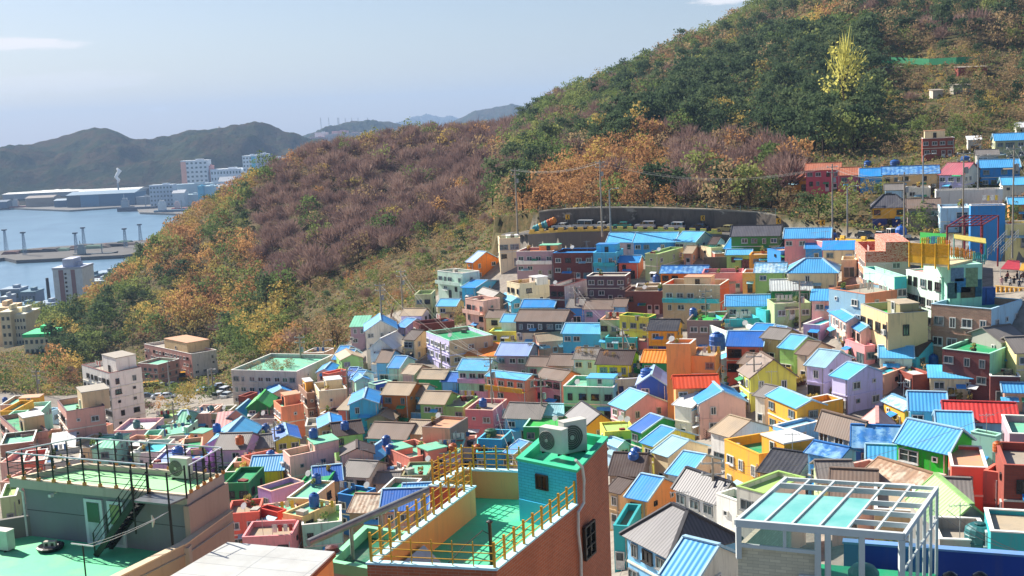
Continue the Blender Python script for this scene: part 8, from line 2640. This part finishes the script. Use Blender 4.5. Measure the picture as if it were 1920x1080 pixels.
for t in ((396, 775, 't'), (407, 808, 'b'), (450, 831, 'o'), (499, 811, 'b'), (497, 836, 'b'), (526, 811, 'b'), (562, 818, 'b'), (654, 820, 'b'), (647, 804, 'b'), (725, 835, 'b'), (770, 830, 'b'), (765, 709, 'b'), (752, 716, 't'),
          (582, 731, 'b'), (649, 724, 'b'), (590, 846, 'b'), (508, 860, 'b'), (732, 852, 'b'), (467, 940, 'b', .85, 2.0), (517, 942, 'b'), (590, 952, 'b', .62, 1.7), (594, 908, 'b'), (659, 888, 'b'), (637, 894, 'b'), (580, 1008, 'b', 1.0, 1.5),
          (906, 764, 'b'), (907, 714, 'b', .9, 1.8), (1029, 666, 'b'), (1079, 674, 'b', .8, 1.6), (1213, 705, 'b', .9, 1.3), (1180, 722, 'b'), (829, 622, 'b', .75), (960, 690, 'b', .9, 1.7), (1345, 658, 'b', 1.1, 2.4), (1383, 813, 'b', .6, 1.5),
          (1188, 866, 'b', .6), (1192, 858, 'b', .6), (1231, 531, 'b', .7, 1.6), (1130, 452, 'b', .9, 1.8), (1300, 594, 'b', .6), (886, 560, 't', .7, 1.6), (893, 560, 't', .7, 1.6), (1488, 502, 'b', .9, 1.5), (1561, 453, 'b', .9, 1.6),
          (1627, 314, 'b', .9, 1.6), (1678, 313, 'b', 1.1, 1.6), (1810, 305, 'b', 1.0, 1.4), (1750, 686, 'b', .6), (10, 756, 'b'), (312, 785, 't'), (257, 803, 't'), (303, 820, 'b', .7), (334, 855, 'b', .8), (223, 826, 't'), (1020, 812, 't'),
          (920, 818, 'g', .85, 1.0), (1836, 1029, 't', .85, 1.5), (985, 846, 'b', .5), (850, 850, 'o', .6, 1.3), (895, 850, 'o', .5, 1.2), (1755, 706, 't', .4, 1.2), (1870, 848, 'o', .35, .8), (1345, 890, 'b', .4)):
    tank(*t)
for dx, lb in ((0, 'left one of two tall boxy blue tanks on the brown tiled building'), (1, 'right one of two tall boxy blue tanks on the brown tiled building')):
    p, hs = surf_hit(1836, 571); o = empty('water_tank', p + Vector((dx * 1.25, 0, 0)), lb, 'water tank', 'boxy blue tanks'); b = MB()
    b.box((0, 0, 1.05), (1.15, 1.1, 2.1)); b.box((0, 0, 2.13), (1.2, 1.15, .08)); b.build('tank', M_TANK, o)

# flower pots, crates, outdoor units, dishes on the flat roofs and beside doors
rc = random.Random(21)
POTC = ['8c4630', 'a3552f', '5b3a30', '4a4a48', '2f5f8a', 'b7b0a0']
POTW = ['terracotta', 'orange clay', 'dark brown', 'dark grey', 'blue', 'pale stone']


def pot(p, k, where, s):
    root = empty('flower_pot', p, f'{POTW[k]} flower pot {where}', 'flower pot', 'flower pots ' + where); root.scale = (s, s, s)
    if ('pot', k) not in TANKP:
        b = MB(); b.lathe((0, 0, 0), [(.2, 0), (.3, .35), (.33, .42), (.28, .42)], 10); t_ = b.build('pot', m_plain('pot_' + POTC[k], POTC[k], .8), uv=False)
        A_ = np.repeat(np.array([[0, 0, .75]]), 26, 0) + NR.uniform(-1, 1, size=(26, 3)) * np.array([.26, .26, .3]); pm_ = arr_mesh('plant', quads_at(A_, .34), [TM['green' if k % 2 else 'yellow'] if k < 4 else TM['green']])
        TANKP[('pot', k)] = (t_.data, pm_); bpy.data.objects.remove(t_)
    for nm, me in zip(('pot', 'plant'), TANKP[('pot', k)]):
        o = bpy.data.objects.new(nm, me); COL.objects.link(o); o.parent = root


def crate(p, where, hc, w_):
    root = empty('storage_box', p, f'{w_} storage box {where}', 'box', 'storage boxes ' + where); root.rotation_euler = (0, 0, rc.uniform(0, 3)); s = rc.uniform(.5, .9)
    b = MB(); b.box((0, 0, s * .4), (s * 1.3, s, s * .8)); b.build('box', m_plain('box_' + hc, hc, .7), root)
    b = MB(); b.box((0, 0, s * .84), (s * 1.36, s * 1.06, s * .07)); b.build('lid', m_plain('lid_' + hc, hc, .5), root)


def dish(p, where):
    root = empty('satellite_dish', p, f'white satellite dish {where}', 'satellite dish', 'satellite dishes ' + where); b = MB(); b.tube([(0, 0, 0), (0, 0, .9)], .03, 6); b.build('post', M_STEEL, root)
    b = MB(); b.lathe((0, 0, 0), [(.02, .0), (.2, .03), (.36, .1), (.42, .16)], 14); o = b.build('dish', M_WHITE, root); o.location = (0, -.05, 1.0); o.rotation_euler = (1.0, 0, -.5)


def antenna(p, where):
    root = empty('roof_antenna', p, f'thin roof antenna {where}', 'antenna', 'roof antennas ' + where); b = MB(); b.tube([(0, 0, -.2), (0, 0, 2.4)], .03, 5)
    b.build('mast', M_STEEL, root); b = MB(); b.bar((-.7, 0, 2.2), (.7, 0, 2.2), .035)
    for x in (-.6, -.3, 0, .3, .6): b.bar((x, -.3, 2.2), (x, .3, 2.2), .025)
    b.build('array', M_STEEL, root)


def laundry(p, where, u):
    hx = rc.choice([('b04038', 'red'), ('d8d4cc', 'white'), ('3f6fa4', 'blue'), ('d8b848', 'yellow')])
    root = empty('laundry_line', p, f'laundry line with {hx[1]} and white cloths {where}', 'laundry', 'laundry lines ' + where); O = Vector(p)
    for s_ in (-1.2, 1.2): b = MB(); b.tube([O + u * s_, O + u * s_ + UP * 1.7], .03, 5); b.build('post', M_STEEL, root, O)
    b = MB(); b.tube([O - u * 1.2 + UP * 1.65, O + u * 1.2 + UP * 1.65], .012, 4); b.build('line', M_WHITE, root, O)
    for k in range(4):
        c_ = O + u * (-.9 + k * .6) + UP * 1.62; n_ = Vector((-u.y, u.x, 0)); b = MB(); w_ = rc.uniform(.35, .5); h_ = rc.uniform(.6, 1.0)
        b.hexa([c_ - u * w_ / 2 - UP * h_ - n_ * .01, c_ + u * w_ / 2 - UP * h_ - n_ * .01, c_ + u * w_ / 2 - UP * h_ + n_ * .03, c_ - u * w_ / 2 - UP * h_ + n_ * .03], [c_ - u * w_ / 2 - n_ * .01, c_ + u * w_ / 2 - n_ * .01, c_ + u * w_ / 2 + n_ * .01, c_ - u * w_ / 2 + n_ * .01], 0, True)
        cc = hx[0] if k % 2 else 'd8d4cc'; b.build('cloth', m_plain('cloth_' + cc, cc, .9), root, O)


ACM = {}
for hi, h in enumerate(list(HOUSES)):
    if h['px'] < -20 or h['px'] > 1940 or h['py'] > 1085: continue
    where = f"at the {h['wall']} house with {h['roof']} roof"
    near = h['P'][1].y < 200
    P = h['P']; e1, e2 = P[1] - P[0], P[2] - P[1]
    if h['shape'] == 'flat' and h['size'][0] > 3 and h['size'][1] > 2.6:
        where = f"on the {h['wall']} house with {h['roof']} roof"
        for _ in range(rc.choice([1, 2, 3, 4] if near else [0, 1, 2])):
            t, s = rc.uniform(.12, .88), rc.choice([rc.uniform(.1, .2), rc.uniform(.75, .88), rc.uniform(.2, .8)])
            p = V(P[0] + e1 * t + e2 * s, h['rz'] + .012)
            if any(in_poly(ht, p.x, p.y) for ht, z in h.get('huts', [])): continue
            k = rc.random()
            if k < .5: pot(p, rc.randrange(6), where, rc.uniform(.8, 1.4))
            elif k < .68: hc = rc.choice([('b8b4a8', 'pale'), ('6f6a60', 'grey'), ('8a3a2c', 'red'), ('2f6a9a', 'blue')]); crate(p, where, *hc)
            elif k < .78: dish(p, where)
            elif k < .88: antenna(p, where)
            else: laundry(p, where, e1.normalized())
    elif rc.random() < .14: antenna(V((P[0] + P[1]) / 2 + e2 * .5, h['rz']), where)
    # outdoor unit on the street wall
    if rc.random() < (.3 if near else .16) and h['n'] >= 1 and h['size'][0] > 3:
        e = e1.normalized(); nn = Vector((e1.y, -e1.x, 0)).normalized(); nn = nn if nn.dot(P[0] - h['cen']) > 0 else -nn
        t = rc.choice([.08, .92]); p = P[0] + e1 * t + nn * .3; p = V(p, h['z'] - rc.uniform(2.2, 2.8))
        key = 'ac'
        if key not in ACM:
            a_ = ac_unit(Vector((0, 0, 0)), 0, 'x', .8, .62, .3, feet=False); ACM[key] = a_
        if key in ACM:
            c_ = copy_tree(ACM[key]); c_.location = p; c_.rotation_euler = (0, 0, math.atan2(nn.y, nn.x) + math.pi / 2)
            tag(c_, f"white air conditioner on the front wall of the {h['wall']} house, {h['roof']} roof", 'air conditioner', 'air conditioners on house fronts')
    # pots by the door
    if h['P'][1].y < 190 and rc.random() < .5:
        nn = Vector((e1.y, -e1.x, 0)).normalized(); nn = nn if nn.dot(P[0] - h['cen']) > 0 else -nn
        for _ in range(rc.choice([1, 2, 3])):
            p = P[0] + e1 * rc.uniform(.1, .9) + nn * rc.uniform(.4, .9); g_ = gz(p.x, p.y)
            if g_ < h['z'] - h['H'] - 1.0: continue
            pot(V(p, g_), rc.randrange(6), f"before the {h['wall']} house with {h['roof']} roof", rc.uniform(.8, 1.5))
for o in [ACM['ac']] if 'ac' in ACM else []:
    for c_ in list(o.children): bpy.data.objects.remove(c_)
    bpy.data.objects.remove(o)
# planting along the lanes
for k, (px, py) in enumerate([(968 + i * 13, 650 + i * 1.4) for i in range(15)] + [(1395 + i * 11, 712 + i * 9) for i in range(5)] + [(1560 + i * 9, 742 + i * 1) for i in range(4)] + [(1105, 582), (1120, 583), (1135, 584), (1160, 590), (1175, 588), (1190, 589), (1205, 590), (860, 600), (868, 610)]):
    p, hs = surf_hit(px, py)
    if p is None: continue
    z = p.z if hs is None else hs['rz']
    make_tree(['green', 'orange', 'yellow', 'brown'][k % 4], k % 3, p.x, p.y, z - .1, random.uniform(.13, .24), k, ['small green shrub', 'small reddish shrub', 'small yellow shrub', 'small brown shrub'][k % 4] + ' planted along the village lanes', 'small shrubs planted along the village lanes')
# rooftop garden mounds on the community building
for px, py in ((485, 693), (505, 690), (520, 694), (538, 690), (470, 695), (545, 686), (512, 684)):
    p, hs = surf_hit(px, py)
    if p is not None: make_tree('brown', 1, p.x, p.y, p.z - .3, .28, px, 'low brown planting mound on the community building roof', 'planting mounds on the community building roof')
# red speckled brick trim on the orange tower's terrace
# ================================================================= every label singles out one thing
def wc(s): return len(s.split())


SHAPE = {'flat': 'flat', 'ga': 'gabled', 'gb': 'gabled', 'hip': 'hipped', 'shed': 'sloping'}
NUM = {1: 'one-storey', 2: 'two-storey', 3: 'three-storey', 4: 'four-storey', 5: 'five-storey'}
seen = {}
short = lambda h: f"{h['wall']} house with {h['roof']} roof"
for h in HOUSES:
    if h['label']: seen[h['label'].lower()] = 1
for h in HOUSES:
    if h['label']:
        h['root']['label'] = h['label']; continue
    base = f"{NUM.get(h['n'], 'tall')} {h['wall']} house with {h['roof']} {SHAPE[h['shape']]} roof"
    nb = sorted((o for o in HOUSES if o is not h and -10 < o['px'] < 1930), key=lambda o: (o['px'] - h['px']) ** 2 + 2 * (o['py'] - h['py']) ** 2)[:10]
    done = None
    for o in nb:
        dx, dy = o['px'] - h['px'], o['py'] - h['py']
        rel = ('left of' if dx > 0 else 'right of') if abs(dx) > abs(dy) * 1.3 else ('behind' if dy > 0 else 'below')
        c = f"{base}, {rel} the {o['wall']} house"
        if wc(c) > 16: c = f"{h['wall']} house with {h['roof']} {SHAPE[h['shape']]} roof, {rel} the {o['wall']} house"
        if c.lower() not in seen and wc(c) <= 16: done = c; break
    if not done: done = base
    seen[done.lower()] = 1
    h['root']['label'] = done
# what is left sharing a label is told apart by its order across the picture
by = {}
for o in list(COL.objects):
    if o.parent is None and o.get('label') and o.get('category') and o.get('kind') is None:
        by.setdefault(o['label'].lower(), []).append(o)
ORD = ['leftmost', 'second from left', 'third from left', 'fourth from left', 'fifth from left', 'sixth from left', 'seventh from left', 'eighth from left', 'ninth from left', 'tenth from left', 'eleventh from left', 'twelfth from left']
bpy.context.view_layer.update()
for lb, os_ in by.items():
    if len(os_) < 2 or os_[0]['category'] == 'tree': continue
    os_.sort(key=lambda o: proj(o.location)[0])
    n = len(os_)
    for i, o in enumerate(os_):
        if n == 2: o['label'] = ('left ' if i == 0 else 'right ') + o['label']
        elif n <= 12:
            pre = 'rightmost' if i == n - 1 else ORD[i]
            c = f"{o['label']}, {pre}"
            if wc(c) > 16: c = c.replace('house with ', '').replace(' roof', '', 1)
            o['label'] = c
# ================================================================= air
hb = MB(); hb.hexa([(-9000, -60, SEA - 20), (9000, -60, SEA - 20), (9000, 14500, SEA - 20), (-9000, 14500, SEA - 20)],
                   [(-9000, -60, 420), (9000, -60, 420), (9000, 14500, 420), (-9000, 14500, 420)], 0, True)
hm = bpy.data.materials.new('haze'); hm.use_nodes = True; t = hm.node_tree
t.nodes.remove(t.nodes['Principled BSDF']); pv = t.nodes.new('ShaderNodeVolumePrincipled')
pv.inputs['Color'].default_value = (.45, .66, 1, 1); pv.inputs['Density'].default_value = 1.1e-4; pv.inputs['Anisotropy'].default_value = .0
t.links.new(pv.outputs[0], t.nodes['Material Output'].inputs['Volume'])
tag(hb.build('haze', hm, uv=False), 'thin bluish haze over the harbour', None, None, 'stuff')
